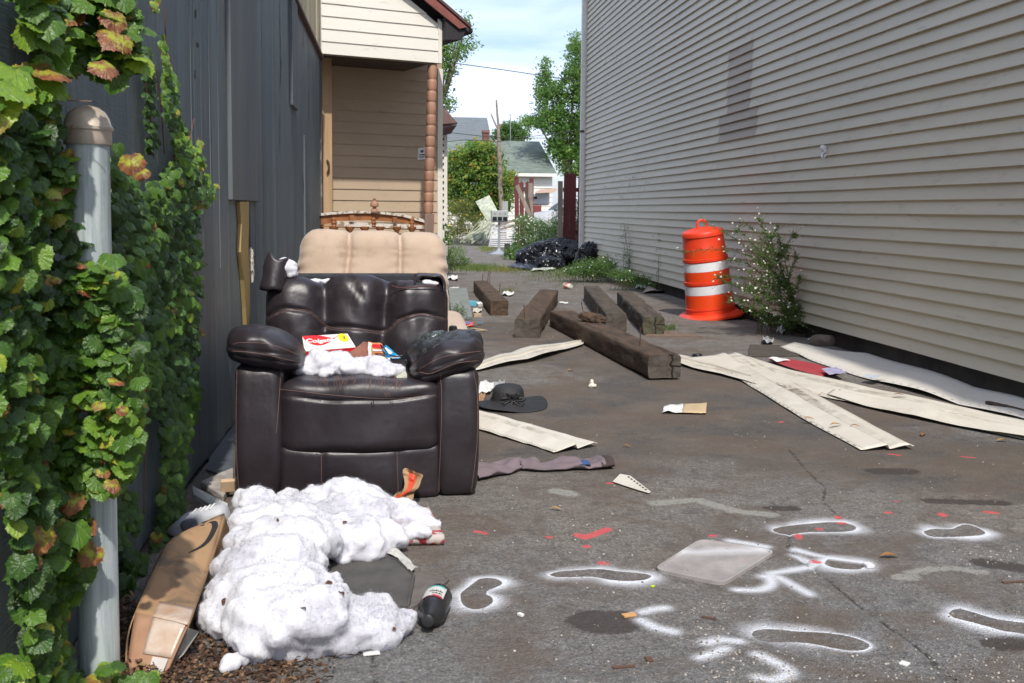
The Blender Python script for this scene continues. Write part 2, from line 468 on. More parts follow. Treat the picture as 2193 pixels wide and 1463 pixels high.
big = t.math('ADD', t.noise(.9, v, 5, .6), t.math('MULTIPLY_ADD', t.attr('near'), .35, -.08)); mid = t.noise(5.5, v, 6, .62, .5); fine = t.noise(60, v, 6, .7); agg = t.voro(190, v, out='Color'); aggd = t.voro(190, v)
agg2 = t.voro(190, v, out='Color')
sep = t.n('ShaderNodeSeparateColor'); t.l(agg, sep.inputs[0]); sep2 = t.n('ShaderNodeSeparateColor'); t.l(agg2, sep2.inputs[0])
base = t.mix(t.ramp(mid, [(.32, 0), (.68, 1)]), (.215, .188, .160), (.315, .278, .240))
base = t.mix(t.ramp(big, [(.35, 0), (.65, 1)]), base, (.225, .227, .234))
spx = t.n('ShaderNodeSeparateXYZ'); t.l(v, spx.inputs[0])
base = t.mix(t.math('MULTIPLY', t.ramp(sep.outputs[0], [(.0, 0), (1.0, 1)]), .70), base, t.mix(sep.outputs[1], (.03, .028, .026), (.46, .42, .38)))
base = t.mix(t.ramp(t.math('ADD', sep2.outputs[2], t.math('MULTIPLY', mid, .05)), [(.975, 0), (.985, .8)]), base, (.42, .39, .34))
base = t.mix(t.ramp(fine, [(.3, .6), (.65, 0)]), base, (.035, .032, .03))
mot = t.noise(15, v, 7, .72, .6)
base = t.mix(t.ramp(mot, [(.30, .62), (.52, 0)]), base, (.05, .043, .038))
base = t.mix(t.ramp(mot, [(.58, 0), (.78, .35)]), base, (.40, .36, .31))
gf = t.ramp(t.math('ADD', t.attr('grime'), t.math('MULTIPLY_ADD', t.noise(3.2, v, 7, .62, .8), .9, -.45)), [(.0, 0), (.35, 1)])
base = t.mix(t.math('MULTIPLY_ADD', gf, -.68, .68), base, t.mix(t.ramp(t.noise(2.2, v, 5), [(.4, 0), (.6, 1)]), (.056, .050, .046), (.135, .102, .076)))
brn = t.ramp(t.noise(2.2, v, 7, .65, 1.2), [(.45, 0), (.62, .75)])
base = t.mix(brn, base, t.mix(fine, (.098, .070, .052), (.165, .125, .095)))
sf = t.ramp(t.math('ADD', t.attr('stain'), t.math('MULTIPLY_ADD', t.noise(30, v, 6, .7), .06, -.03)), [(.0, .85), (.014, 0)])
base = t.mix(sf, base, (.050, .037, .030))
gr = t.math('ADD', t.attr('gravel'), t.math('MULTIPLY_ADD', t.noise(26, v, 4, .7), .14, -.07))
grm = t.math('MULTIPLY', t.ramp(gr, [(.0, 1), (.05, 0)]), t.ramp(t.math('MULTIPLY_ADD', t.noise(11, v, 5, .7), 1.3, t.math('MULTIPLY', sep2.outputs[0], .8)), [(1.02, 0), (1.10, .9)]))
base = t.mix(grm, base, t.mix(sep2.outputs[1], (.30, .26, .22), (.50, .46, .40)))
pf = t.math('MULTIPLY', t.ramp(t.math('ADD', t.attr('pale'), t.math('MULTIPLY_ADD', t.noise(28, v, 6, .7), .07, -.035)), [(.0, .95), (.02, 0)]), t.ramp(t.noise(60, v, 4), [(.30, 0), (.45, 1)]))
base = t.mix(pf, base, (.33, .32, .29))
ckf = t.ramp(t.math('ADD', t.attr('crack'), t.math('MULTIPLY_ADD', t.noise(30, v, 6, .85), .036, -.016)), [(.0, 1), (.004, .7), (.010, 0)])
base = t.mix(t.math('MULTIPLY', ckf, .95), base, (.022, .018, .016))
# spray paint: crisp at the masked edge, dying away outside it, caught on the high grains
wd = t.attr('white')
spk = t.math('ADD', t.math('MULTIPLY', t.noise(300, v, 2, .7), .75), t.math('MULTIPLY', t.noise(9, v, 4), .22))
fall = t.math('POWER', 2.718, t.math('MULTIPLY', wd, -22.0))
halo = t.math('MULTIPLY', t.math('POWER', 2.718, t.math('MULTIPLY', wd, -22.0)), t.ramp(t.noise(3.3, v, 3, .5), [(.36, .4), (.58, 1.2)]))
core = t.math('POWER', 2.718, t.math('MULTIPLY', wd, -70.0))
fall = t.math('MAXIMUM', halo, t.math('MULTIPLY', core, t.ramp(t.noise(5.1, v, 3, .5), [(.3, .45), (.5, 1.15)])))
wv = t.math('MULTIPLY', fall, t.ramp(t.math('ADD', wd, t.math('MULTIPLY_ADD', fine, .006, -.003)), [(.0, 0), (.003, 1)]))
wmask = t.ramp(t.math('ADD', t.math('SUBTRACT', wv, spk), .40), [(.15, 0), (.75, 1)])
sv = t.math('POWER', 2.718, t.math('MULTIPLY', t.attr('stroke'), -32.0))
smask = t.ramp(t.math('ADD', t.math('SUBTRACT', t.math('MULTIPLY', sv, .95), spk), .40), [(.22, 0), (.68, 1)])
base = t.mix(t.math('MAXIMUM', wmask, t.math('MULTIPLY', smask, .85)), base, (.84, .86, .92))
rf = t.ramp(t.math('ADD', t.attr('red'), t.math('MULTIPLY_ADD', t.noise(45, v, 6, .85), .04, -.02)), [(.0, .85), (.006, 0)])
base = t.mix(rf, base, (.72, .10, .11))
rfaint = t.math('MULTIPLY', t.ramp(t.noise(4.5, v, 6, .8, 1.5), [(.66, 0), (.72, .28)]), t.ramp(t.noise(70, v, 2), [(.4, 0), (.6, 1)]))
base = t.mix(rfaint, base, (.42, .12, .11))
hgt = t.math('ADD', t.math('MULTIPLY', aggd, 1.0), t.math('MULTIPLY', fine, 1.2))
nrm = t.bump(hgt, 1.0, .005); nrm = t.bump(mid, .35, .02, nrm)
ASPHALT = t.fin(base, t.ramp(sf, [(0, .88), (1, .55)]), nrm)
me.materials.append(ASPHALT)
# ================================================================ MATERIALS
SLATE = None
def planks_mat():
    t = NT('dark_painted_boards'); v = t.coord()
    st = t.coord((1, 1, .12)); grain = t.noise(38, st, 6, .7); kerf = t.n('ShaderNodeTexWave'); kerf.wave_type = 'BANDS'; kerf.bands_direction = 'Z'
    kerf.inputs['Scale'].default_value = 34; kerf.inputs['Distortion'].default_value = 2.5; kerf.inputs['Detail'].default_value = 2
    t.l(t.coord((1, 1, 1), rot=(R(12), 0, 0)), kerf.inputs[0])
    f = t.ramp(t.noise(1.6, t.coord((1, 1, .5)), 6, .6), [(.35, 0), (.65, 1)])
    col = t.mix(f, (.115, .158, .180), (.165, .205, .225))
    pv = t.attr('v'); col = t.mix(t.math('MULTIPLY', pv, .45), col, (.065, .082, .096))
    col = t.mix(t.ramp(grain, [(.25, .5), (.55, 0)]), col, (.035, .042, .05))
    wear = t.math('MULTIPLY', t.ramp(t.noise(3.0, t.coord((1, 1.2, .22)), 5, .6), [(.55, 0), (.70, .8)]), t.ramp(grain, [(.42, 0), (.6, 1)]))
    col = t.mix(wear, col, (.26, .235, .19))
    rustf = t.ramp(t.noise(5.0, t.coord((1, 1, .35)), 6, .7), [(.72, 0), (.76, .7)])
    col = t.mix(rustf, col, (.13, .065, .045))
    n = t.bump(t.noise(1.0, t.coord((60, 9, 150), rot=(R(9), 0, 0)), 3, .6), .55, .003); n = t.bump(grain, .4, .003, n)
    return t.fin(col, .62, n)
BOARDS = planks_mat()
OVERLAY = mat('weathered_overlay_board', (.100, .120, .136), (.17, .175, .165), 2.2, .7, .3, 60, .004, (1, 1, .15), contrast=(.45, .8))
def bandmat(name, c1, c2, stretch, rough=.6, spots=None, bump=.12):
    t = NT(name); v = t.coord(stretch)
    f = t.ramp(t.noise(2.2, v, 6, .6), [(.3, 0), (.7, 1)]); col = t.mix(f, c1, c2)
    pv = t.attr('v'); col = t.mix(t.math('MULTIPLY', pv, .22), col, tuple(c*.62 for c in c1))
    dirt = t.ramp(t.noise(14, t.coord((stretch[0], stretch[1], 1.0)), 7, .7), [(.58, 0), (.72, .3)])
    col = t.mix(dirt, col, (.10, .09, .07))
    if spots: col = t.mix(t.ramp(t.noise(spots[0], t.coord(), 6, .75), [(spots[1], 0), (spots[1]+.04, spots[2])]), col, spots[3])
    return t.fin(col, rough, t.bump(t.noise(90, v, 4), bump, .002))
SIDING = bandmat('taupe_vinyl_siding', (.60, .545, .43), (.55, .495, .40), (1, .25, 1), .5)
SIDPATCH = bandmat('darker_replacement_siding', (.40, .335, .27), (.37, .31, .25), (1, .3, 1), .55)
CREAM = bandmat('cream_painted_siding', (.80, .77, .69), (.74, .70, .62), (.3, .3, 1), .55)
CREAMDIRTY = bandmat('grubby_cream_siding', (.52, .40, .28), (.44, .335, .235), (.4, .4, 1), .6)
STRIP0 = bandmat('dirty_cream_vinyl_strip', (.68, .64, .55), (.60, .55, .45), (1, 1, 1), .5, (26, .60, .6, (.22, .17, .11)))
t = NT('soiled_cream_vinyl'); v = t.coord()
col = t.mix(t.ramp(t.noise(3, v, 6), [(.3, 0), (.7, 1)]), (.70, .66, .57), (.62, .57, .48))
dv = t.math('MULTIPLY', t.attr('v'), t.ramp(t.math('ADD', t.math('MULTIPLY', t.noise(9, v, 6, .7), .7), t.math('MULTIPLY', t.noise(40, v, 5, .8), .35)), [(.42, 0), (.62, 1)]))
col = t.mix(dv, col, (.16, .12, .08)); col = t.mix(t.ramp(t.noise(26, v, 6, .75), [(.62, 0), (.68, .5)]), col, (.25, .19, .12))
STRIP = t.fin(col, .5, t.bump(t.noise(90, v, 4), .12, .002))
STRIPG = bandmat('grey_cream_vinyl_strip', (.72, .68, .61), (.65, .61, .55), (1, 1, 1), .5)
def leather_mat():
    t = NT('dark_brown_leather'); v = t.coord()
    f = t.noise(5, v, 5, .6); col = t.mix(t.ramp(f, [(.3, 0), (.7, 1)]), (.019, .014, .017), (.029, .022, .026))
    dust = t.ramp(t.noise(3.2, v, 7, .7), [(.45, 0), (.75, .20)]); col = t.mix(dust, col, (.085, .08, .09))
    spk = t.ramp(t.noise(130, v, 2, .6), [(.76, 0), (.79, .6)]); col = t.mix(spk, col, (.35, .31, .28))
    cells = t.voro(330, v, 'DISTANCE_TO_EDGE')
    n = t.bump(cells, .22, .0012); n = t.bump(t.noise(22, v, 4), .22, .006, n); n = t.bump(t.noise(6, v, 3), .35, .02, n)
    return t.fin(col, t.ramp(dust, [(0, .36), (.32, .60)]), n)
LEATHER = leather_mat()
LEATHERBURN = mat('charred_leather', (.016, .016, .018), (.045, .048, .055), 14, .33, .9, 28, .012)
THREAD = mat('tan_thread', (.34, .20, .17), None, 40, .8, 0)
SCAR = mat('exposed_backing_scar', (.20, .115, .095), (.12, .07, .06), 60, .9, .2)
def tan_mat():
    t = NT('tan_microfibre'); v = t.coord()
    f = t.noise(4.5, v, 6, .62); col = t.mix(t.ramp(f, [(.3, 0), (.7, 1)]), (.56, .43, .33), (.48, .365, .275))
    st = t.ramp(t.noise(9, v, 7, .7), [(.56, 0), (.72, .35)]); col = t.mix(st, col, (.30, .19, .12))
    wv = t.noise(160, t.coord((4, 4, 1)), 2)
    n = t.bump(wv, .25, .001); n = t.bump(t.noise(12, v, 5), .3, .01, n)
    t.fin(col, .9, n); t.p.inputs['Sheen Weight'].default_value = .25; return t.m
TAN = tan_mat()
def stuff_mat(name, dirty, k=1.0):
    t = NT(name); v = t.coord()
    f = t.ramp(t.noise(5, v, 5, .65), [(.50, 0), (.62, dirty)])
    f2 = t.math('MULTIPLY', f, t.ramp(t.noise(60, v, 4, .6), [(.3, .7), (.6, 1)]))
    col = t.mix(f2, (.79*k, .79*k, .85*k), (.33, .32, .38))
    sp = t.ramp(t.noise(45, v, 3, .5), [(.765, 0), (.775, .7)]); col = t.mix(sp, col, (.25, .17, .12))
    n = t.bump(t.noise(40, v, 8, .8, 1.0), .45, .008); n = t.bump(t.noise(260, v, 4, .8), .5, .003, n)
    t.fin(col, .95, n); p = t.p
    p.inputs['Subsurface Weight'].default_value = .7; p.inputs['Subsurface Radius'].default_value = (.045, .045, .05); p.inputs['Subsurface Scale'].default_value = .6
    p.inputs['Sheen Weight'].default_value = .4; p.inputs['Specular IOR Level'].default_value = .15
    return t.m
STUFF = stuff_mat('white_polyester_stuffing', .5)
STUFFCLEAN = stuff_mat('clean_white_stuffing', .2, .9)
def timber_mat(name, a, b):
    t = NT(name); v = t.coord((1, .16, 1))
    g = t.noise(20, v, 7, .7); f = t.noise(4, t.coord(), 6, .65)
    col = t.mix(t.ramp(f, [(.3, 0), (.7, 1)]), a, b)
    col = t.mix(t.ramp(g, [(.32, .85), (.52, 0)]), col, (.012, .009, .007))
    col = t.mix(t.ramp(t.noise(7, t.coord(), 6, .7), [(.60, 0), (.74, .6)]), col, (.16, .105, .07))
    n = t.bump(g, 1.0, .02); n = t.bump(t.noise(60, t.coord(), 5, .7), .7, .006, n)
    return t.fin(col, .9, n)
TIMBER = timber_mat('old_railway_timber', (.120, .074, .046), (.074, .049, .033))
TIMBERG = timber_mat('grey_weathered_timber', (.115, .088, .064), (.07, .054, .041))
ENDGRAIN = mat('timber_end_grain', (.11, .095, .08), (.05, .038, .03), 9, .9, .7, 60, .008)
RUST = mat('rusty_iron', (.11, .045, .025), (.06, .03, .02), 30, .8, .3)
def card_mat():
    t = NT('brown_cardboard'); v = t.coord(); 
    col = t.mix(t.ramp(t.noise(5, v, 5), [(.35, 0), (.65, 1)]), (.42, .26, .135), (.35, .205, .105))
    dk = t.ramp(t.noise(7, t.coord((1, .6, 1)), 7, .65, .6), [(.52, 0), (.66, .75)]); col = t.mix(dk, col, (.11, .085, .06))
    w = t.n('ShaderNodeTexWave'); w.inputs['Scale'].default_value = 90; w.bands_direction = 'Y'; t.l(v, w.inputs[0])
    n = t.bump(w.outputs['Fac'], .06, .001); n = t.bump(t.noise(30, v, 4), .3, .004, n)
    return t.fin(col, .85, n)
CARD = card_mat()
TAPE = mat('clear_packing_tape', (.62, .52, .44), (.50, .33, .22), 12, .22, .5, 30, .004)
INK = mat('black_ink', (.022, .022, .022), None, 30, .7, 0)
GALV = None
def galv():
    t = NT('galvanised_steel'); v = t.coord((1, 1, .06))
    f = t.ramp(t.noise(60, v, 6, .65), [(.35, 0), (.62, 1)]); col = t.mix(f, (.30, .36, .38), (.56, .62, .62))
    col = t.mix(t.ramp(t.noise(18, t.coord(), 5, .7), [(.5, 0), (.66, .6)]), col, (.52, .55, .57))
    return t.fin(col, .48, t.bump(t.noise(90, t.coord(), 4), .15, .002), .15)
GALV = galv()
CAPM = mat('bare_cast_cap', (.62, .53, .44), (.44, .37, .30), 14, .5, .3, 60, .004, metal=.25)
WHITEP = mat('white_paper', (.80, .80, .78), (.70, .69, .66), 20, .7, .1)
WHITEPL = mat('white_plastic', (.78, .78, .80), (.66, .66, .68), 14, .35, .05)
GREYMETAL = mat('grey_painted_metal', (.33, .36, .38), (.25, .28, .30), 10, .5, .1)
BLACKPL = mat('black_plastic', (.018, .018, .02), (.03, .03, .032), 14, .28, .05)
BLACKRUB = mat('black_rubber', (.022, .022, .023), (.045, .043, .041), 12, .75, .3)
WOODOR = mat('orange_varnished_wood', (.38, .155, .055), (.25, .095, .04), 12, .5, .3, 60, .003, (1, 1, .15))
WOODPALE = mat('pale_bare_wood', (.52, .35, .20), (.40, .25, .13), 10, .7, .3, 60, .003, (1, 1, .1))
WOODGREY = mat('grey_weathered_wood', (.30, .25, .20), (.20, .16, .13), 14, .85, .4, 60, .004, (1, 1, .15))
POSTW = mat('turned_post_wood', (.40, .215, .135), (.29, .16, .11), 10, .6, .35, 70, .003, (1, 1, .2))
PEELW = mat('peeling_white_paint', (.66, .62, .55), (.33, .22, .14), 16, .75, .5, 40, .004, contrast=(.5, .56))
ROOFBR = mat('brown_shingles', (.13, .07, .055), (.08, .045, .04), 18, .9, .6, 80, .008)
ROOFDK = mat('dark_roof_edge', (.030, .028, .032), (.05, .045, .05), 14, .7, .2)
REDBR = mat('red_brown_fascia', (.27, .085, .065), (.19, .06, .05), 8, .6, .2)
CONC = mat('rough_concrete', (.25, .24, .23), (.16, .155, .15), 9, .9, .4)
DARKF = mat('dark_foundation', (.045, .038, .033), (.025, .022, .02), 5, .95, .5)
def glassm(name, col, rough=.08):
    t = NT(name); t.fin(col, rough); t.p.inputs['Specular IOR Level'].default_value = .8; return t.m
GLASSD = glassm('dark_window_glass', (.02, .022, .028))
def plain(name, c, rough=.6, metal=0.0, bump=.06): return mat(name, c, tuple(k*.85 for k in c), 12, rough, bump, 80, .002, metal=metal)

# ================================================================ RIGHT BUILDING
XW = 3.84
YE = PX(1254, 448, XW).y          # far corner of the long wall
YS = -6.0
rb = thing('siding_house', 'long two storey house wall of taupe lap siding along the alley', 'house', (XW, YE, 0))
EXP = .1016; ZB = 1.17 - 10.05*EXP
def wall_wob(y, z): return .004*nn(Vector((y*.9, z*1.7, 0))) + .002*nn(Vector((y*3.1, z*3, 7)))
def lap(mb, y0, y1, z0, nb, x0, prot=.013, step=.35, valf=None, wob=wall_wob, dx=0.0):
    n = max(1, int((y1-y0)/step))
    for b in range(nb):
        za, zt = z0 + b*EXP, z0 + (b+1)*EXP
        def P(i, which):
            y = y0 + (y1-y0)*i/n; w = wob(y, za)
            sag = .0025*nn(Vector((y*.7, b*1.3, 5)))
            if which == 0: return (x0 - .002 - dx, y, za + sag)
            if which == 1: return (x0 - prot - w - dx, y, za + sag)
            return (x0 - .002 - w*.3 - dx, y, zt + .001 + .0025*nn(Vector((y*.7, (b+1)*1.3, 5))))
        vv = rnd.random()*.5 if valf is None else valf
        vs = [P(i, k) for i in range(n+1) for k in (0, 1, 2)]
        fs = []
        for i in range(n):
            a = i*3; fs += [(a, a+1, a+4, a+3), (a+1, a+2, a+5, a+4)]
        mb.add(vs, fs, vv)
NB = 54
m = MB()
for b in range(NB):                 # every course is laid in lengths with their joints out of line
    ys = [YS]; y = YS + rnd.uniform(.5, 3.6)
    while y < YE - .5: ys.append(y); y += 3.66
    ys.append(YE)
    for k in range(len(ys)-1):
        lap(m, ys[k], ys[k+1] + .012*(k < len(ys)-2), ZB + b*EXP, 1, XW, prot=.024 + .004*(k % 2), valf=rnd.random()*.5)
m.build('siding', SIDING, rb)
ZT = ZB + NB*EXP
m = MB(); m.box((XW+.09, (YS+YE)/2, ZB/2 - .02), (.12, YE-YS, ZB+.04)); m.build('foundation', DARKF, rb)
m = MB(); m.box((XW+.02+4, (YS+YE)/2+.0, (ZT+ZB)/2), (8, YE-YS-.04, ZT-ZB)); m.build('wall', SIDING, rb)
m = MB(); m.box((XW+.0, (YS+YE)/2, ZT+.05), (.2, YE-YS+.4, .10)); m.build('soffit', WHITEPL, rb)
m = MB(); m.add([(XW-.12, YS-.3, ZT+.12), (XW-.12, YE+.3, ZT+.12), (XW+4.2, YE+.3, ZT+2.6), (XW+4.2, YS-.3, ZT+2.6), (XW+9, YE+.3, ZT+.12), (XW+9, YS-.3, ZT+.12)], [(0,1,2,3), (3,2,4,5), (0,3,5), (1,4,2)]); m.build('roof', ROOFDK, rb)
m = MB(); m.box((XW-.012, YE+.0, (ZT+ZB)/2), (.055, .07, ZT-ZB)); m.build('corner_trim', plain('cream_trim', (.50, .47, .42)), rb)
DSX = XW-.06
m = MB(); m.box((DSX, YE+.12, (ZT+ZB)/2+.1), (.085, .10, ZT-ZB-.1)); 
ds = m.build('downspout', plain('pale_downspout', (.70, .68, .65), .45), rb, bevel=.01)
zb_ = PX(1244, 286, XW).z
m = MB(); m.box((DSX, YE+.12, zb_), (.10, .115, .05)); m.build('strap', plain('dark_strap', (.10, .06, .05)), rb)
m = MB(); zj = PX(1244, 150, XW).z; m.box((DSX, YE+.12, zj), (.10, .112, .03)); m.build('joint', plain('pale_downspout', (.58, .56, .53)), rb)
# the squares of newer, darker siding
def patch(pxa, pxb, ya, yb):
    m = MB()
    y0 = PX(pxb, 200, XW).y; y1 = PX(pxa, 200, XW).y
    z1 = PX((pxa+pxb)/2, ya, XW).z; z0 = PX((pxa+pxb)/2, yb, XW).z
    b0 = round((z0-ZB)/EXP); b1 = round((z1-ZB)/EXP)
    lap(m, y0, y1, ZB + b0*EXP, b1-b0, XW, prot=.0155, valf=.3, dx=.001)
    return m.v, m.f, b0, b1
m = MB()
for q in ((1561, 1611, 92, 246), (1545, 1626, 246, 288)):
    y0 = PX(q[1], 200, XW).y; y1 = PX(q[0], 200, XW).y
    z1 = PX((q[0]+q[1])/2, q[2], XW).z; z0 = PX((q[0]+q[1])/2, q[3], XW).z
    b0 = round((z0-ZB)/EXP); b1 = round((z1-ZB)/EXP)
    for b in range(b0, b1): lap(m, y0 + rnd.uniform(-.02, .02), y1 + rnd.uniform(-.02, .02), ZB + b*EXP, 1, XW, prot=.0285, valf=rnd.random()*.4, dx=.0012)
tag(m.build('replacement_siding', SIDPATCH, rb), 'darker taupe patch of newer siding')
# faint chalk-white scuffs low on the far end: worn paint with a shape of its own
m = MB()
for k in range(150):
    px = rnd.gauss(1330, 45); py = rnd.gauss(395, 38)
    if not (1262 < px < 1410 and 318 < py < 478): continue
    p = PX(px, py, XW); b = int((p.z - ZB)/EXP); fz = ((p.z-ZB)/EXP - b)
    w = rnd.uniform(.03, .22); h = rnd.uniform(.02, .055)
    z0 = ZB + b*EXP + .012; z1 = min(z0 + h, ZB + (b+1)*EXP - .01)
    xa = lambda z: XW - lerp(.0285, .0045, (z - ZB - b*EXP)/EXP) - .002 - wall_wob(p.y, ZB+b*EXP)
    m.quad((xa(z0), p.y-w, z0), (xa(z0), p.y+w, z0), (xa(z1), p.y+w+.02, z1), (xa(z1), p.y-w+.02, z1))
t = NT('chalky_scuff'); v = t.coord(); t.fin((.62, .62, .66), .9)
ta = t.n('ShaderNodeBsdfTransparent'); mxs = t.n('ShaderNodeMixShader'); t.l(t.ramp(t.noise(30, t.coord((1, 1.6, .3)), 6, .7), [(.5, 0), (.72, .42)]), mxs.inputs[0])
t.l(ta.outputs[0], mxs.inputs[1]); t.l(t.p.outputs[0], mxs.inputs[2]); t.l(mxs.outputs[0], t.out.inputs[0])
m.build('chalk_scuffs', t.m, rb)
# small white hook on the wall
hp = PX(1772, 322, XW)
hk = MB(); hk.box((XW-.03, hp.y, hp.z), (.03, .05, .07)); hk.tube([(XW-.045, hp.y-.01, hp.z-.02), (XW-.06, hp.y-.02, hp.z-.06), (XW-.05, hp.y-.045, hp.z-.075), (XW-.035, hp.y-.055, hp.z-.04)], .008, 8)
hk.blob((.05, .05, .05), 2.5, 6, Matrix.Translation((XW-.045, hp.y-.005, hp.z+.02)))
hk.build('white_hook', WHITEPL, rb, smooth=True)

# ================================================================ LEFT BUILDING (dark boards)
XL = -.84
YC = PX(686, 300, XL).y
lb = thing('boarded_shed', 'tall dark slate grey building clad in vertical rough sawn boards', 'building', (XL, YC, 0))
m = MB(); y = .6; k = 0
ZTOP = 2.95
while y < YC:
    w = rnd.choice((.19, .2, .145, .24)); y1 = min(y + w, YC)
    off = rnd.uniform(-.0012, .001); z0 = rnd.uniform(-.0, .035)
    m.box((XL - .012 + off, (y+y1)/2, (ZTOP+z0)/2), (.024, y1-y-.0018, ZTOP-z0), val=rnd.random())
    y = y1; k += 1
m.build('boards', BOARDS, lb)
m = MB(); m.box((XL-2.03, (YC+.6)/2, 2.5), (4, YC-.6, 5.0)); m.build('core', DARKF, lb)
def onwall(px, py, dx=0): return PX(px, py, XL+dx)
def wbox(pa, pb, za, zb, x0, x1, mb):
    ya, yb = PX(pa, 448, XL).y, PX(pb, 448, XL).y
    mb.box(((x0+x1)/2, (ya+yb)/2, (za+zb)/2), (x1-x0, yb-ya, zb-za))
m = MB(); z = onwall(520, 430).z
wbox(489, 549, z, ZTOP-.01, XL-.002, XL+.024, m)
o = m.build('overlay_board', OVERLAY, lb, bevel=.004); 
m = MB(); wbox(622, 634, onwall(628, 233).z, ZTOP-.01, XL-.002, XL+.03, m); m.build('overlay_board', OVERLAY, lb, bevel=.004)
m = MB(); wbox(650, 655, onwall(652, 292).z-1.2, onwall(652, 292).z, XL-.002, XL+.02, m); m.build('overlay_board', OVERLAY, lb, bevel=.004)
# broken batten showing bare wood below the overlay board
m = MB(); pts = [(505, 432), (509, 480), (507, 540), (514, 600), (518, 660), (520, 700)]
L = [onwall(px, py, .002) for px, py in pts]; Rr = [onwall(px + w, py, .002) for (px, py), w in zip(pts, (20, 16, 17, 13, 9, 5))]
vs = [v_ for a, b in zip(L, Rr) for v_ in (a, b)] + [v_ + Vector((.022, 0, 0)) for a, b in zip(L, Rr) for v_ in (a, b)]
n = len(pts); fs = []
for i in range(n-1):
    a = 2*i; b = a + 2*n; fs += [(b, b+1, b+3, b+2), (a, b, b+2, a+2), (a+1, a+3, b+3, b+1)]
fs += [(0, 1, 2*n+1, 2*n), (2*n-2, 4*n-2, 4*n-1, 2*n-1)]
m.add(vs, fs); m.build('split_batten', plain('yellowed_bare_wood', (.36, .26, .10), .8), lb)
m = MB()
for (px, py), w, h in (((525, 470), 9, 60), ((524, 560), 8, 60), ((527, 640), 5, 60)):
    a, b = onwall(px, py-h), onwall(px+w, py+h); m.box((XL+.002, (a.y+b.y)/2, (a.z+b.z)/2), (.012, b.y-a.y, abs(a.z-b.z)))
m.build('dark_gap', plain('black_gap', (.006, .006, .007)), lb)
for a in ((532, 560, 10, 24), (533, 583, 9, 16)):
    c = onwall(a[0], a[1]); m = MB(); m.blob((.03, a[2]/250, a[3]/160), 2.4, 8, Matrix.Translation(c + Vector((.015, 0, 0))), lambda q: q*(1+.5*nn(q*60)))
    m.build('foam_scrap', plain('cracked_filler', (.62, .58, .50), .9), lb)
# open cracks and knots
m = MB()
for (xa, ya, xb, yb, w) in ((599, 0, 602, 150, .016), (603, 120, 600, 190, .02), (600, 230, 599, 330, .012), (651, 60, 649, 110, .02), (661, 190, 662, 260, .02), (624, 120, 622, 150, .03), (423, 90, 424, 101, .03), (540, 228, 541, 250, .025), (649, 370, 651, 420, .03), (418, 150, 419, 170, .012), (420, 20, 420, 40, .015), (662, 60, 662, 180, .012), (670, 100, 672, 300, .012), (634, 160, 634, 300, .008)):
    A = onwall(xa, ya, .004); B = onwall(xb, yb, .004); N = 9
    pa = []; pb = []
    for i in range(N+1):
        q = A.lerp(B, i/N); ww = w*(.3 + .9*abs(math.sin(i*1.9+xa)))*min(1, i*.5+.2, (N-i)*.5+.2)
        j = .014*nn(Vector((q.y*9, q.z*9, xa)))
        pa.append(q + Vector((0, -ww+j, 0))); pb.append(q + Vector((0, ww+j, 0)))
    m = MB()
    for i in range(N): m.quad(pa[i], pb[i], pb[i+1], pa[i+1])
    m.build('crack', plain('split_dark_wood', (.018, .011, .01)), lb)
m = MB(); 
for px, w in ((434, .003), (452, .002), (413, .002), (470, .0015)):
    yy = PX(px, 448, XL).y; 
    for k in range(3):
        z0 = rnd.uniform(.9, 2.4); m.box((XL+.0005, yy+rnd.uniform(-.004, .004), z0+.3), (.003, w, rnd.uniform(.4, 1.1)))
m.build('pale_edge', plain('bare_edge_wood', (.20, .22, .22)), lb)
m = MB(); m.box((XL+.015, (YC+.6)/2, ZTOP+.012), (.06, YC-.6, .03)); m.build('ledge', plain('rusty_ledge', (.13, .075, .06), .8), lb)
m = MB(); yy = .6
while yy < YC:
    y1 = min(YC, yy+rnd.uniform(.25, .5)); m.box((XL-.02+rnd.uniform(-.006, .004), (yy+y1)/2, (5.0+ZTOP+.03)/2), (.03, y1-yy-.008, 5.0-ZTOP-.03), val=rnd.random()); yy = y1
m.build('upper_cladding', mat('peeling_beige_cladding', (.52, .46, .30), (.27, .20, .10), 5, .8, .5, 40, .004, (1, 1, .12), contrast=(.52, .66)), lb)
m = MB(); m.box((XL+.004, YC-.03, 1.45), (.035, .07, 2.95)); m.build('corner_board', mat('flaking_corner_board', (.10, .085, .08), (.34, .28, .26), 12, .8, .5, 40, .004, (1, 1, .3), contrast=(.55, .66)), lb)
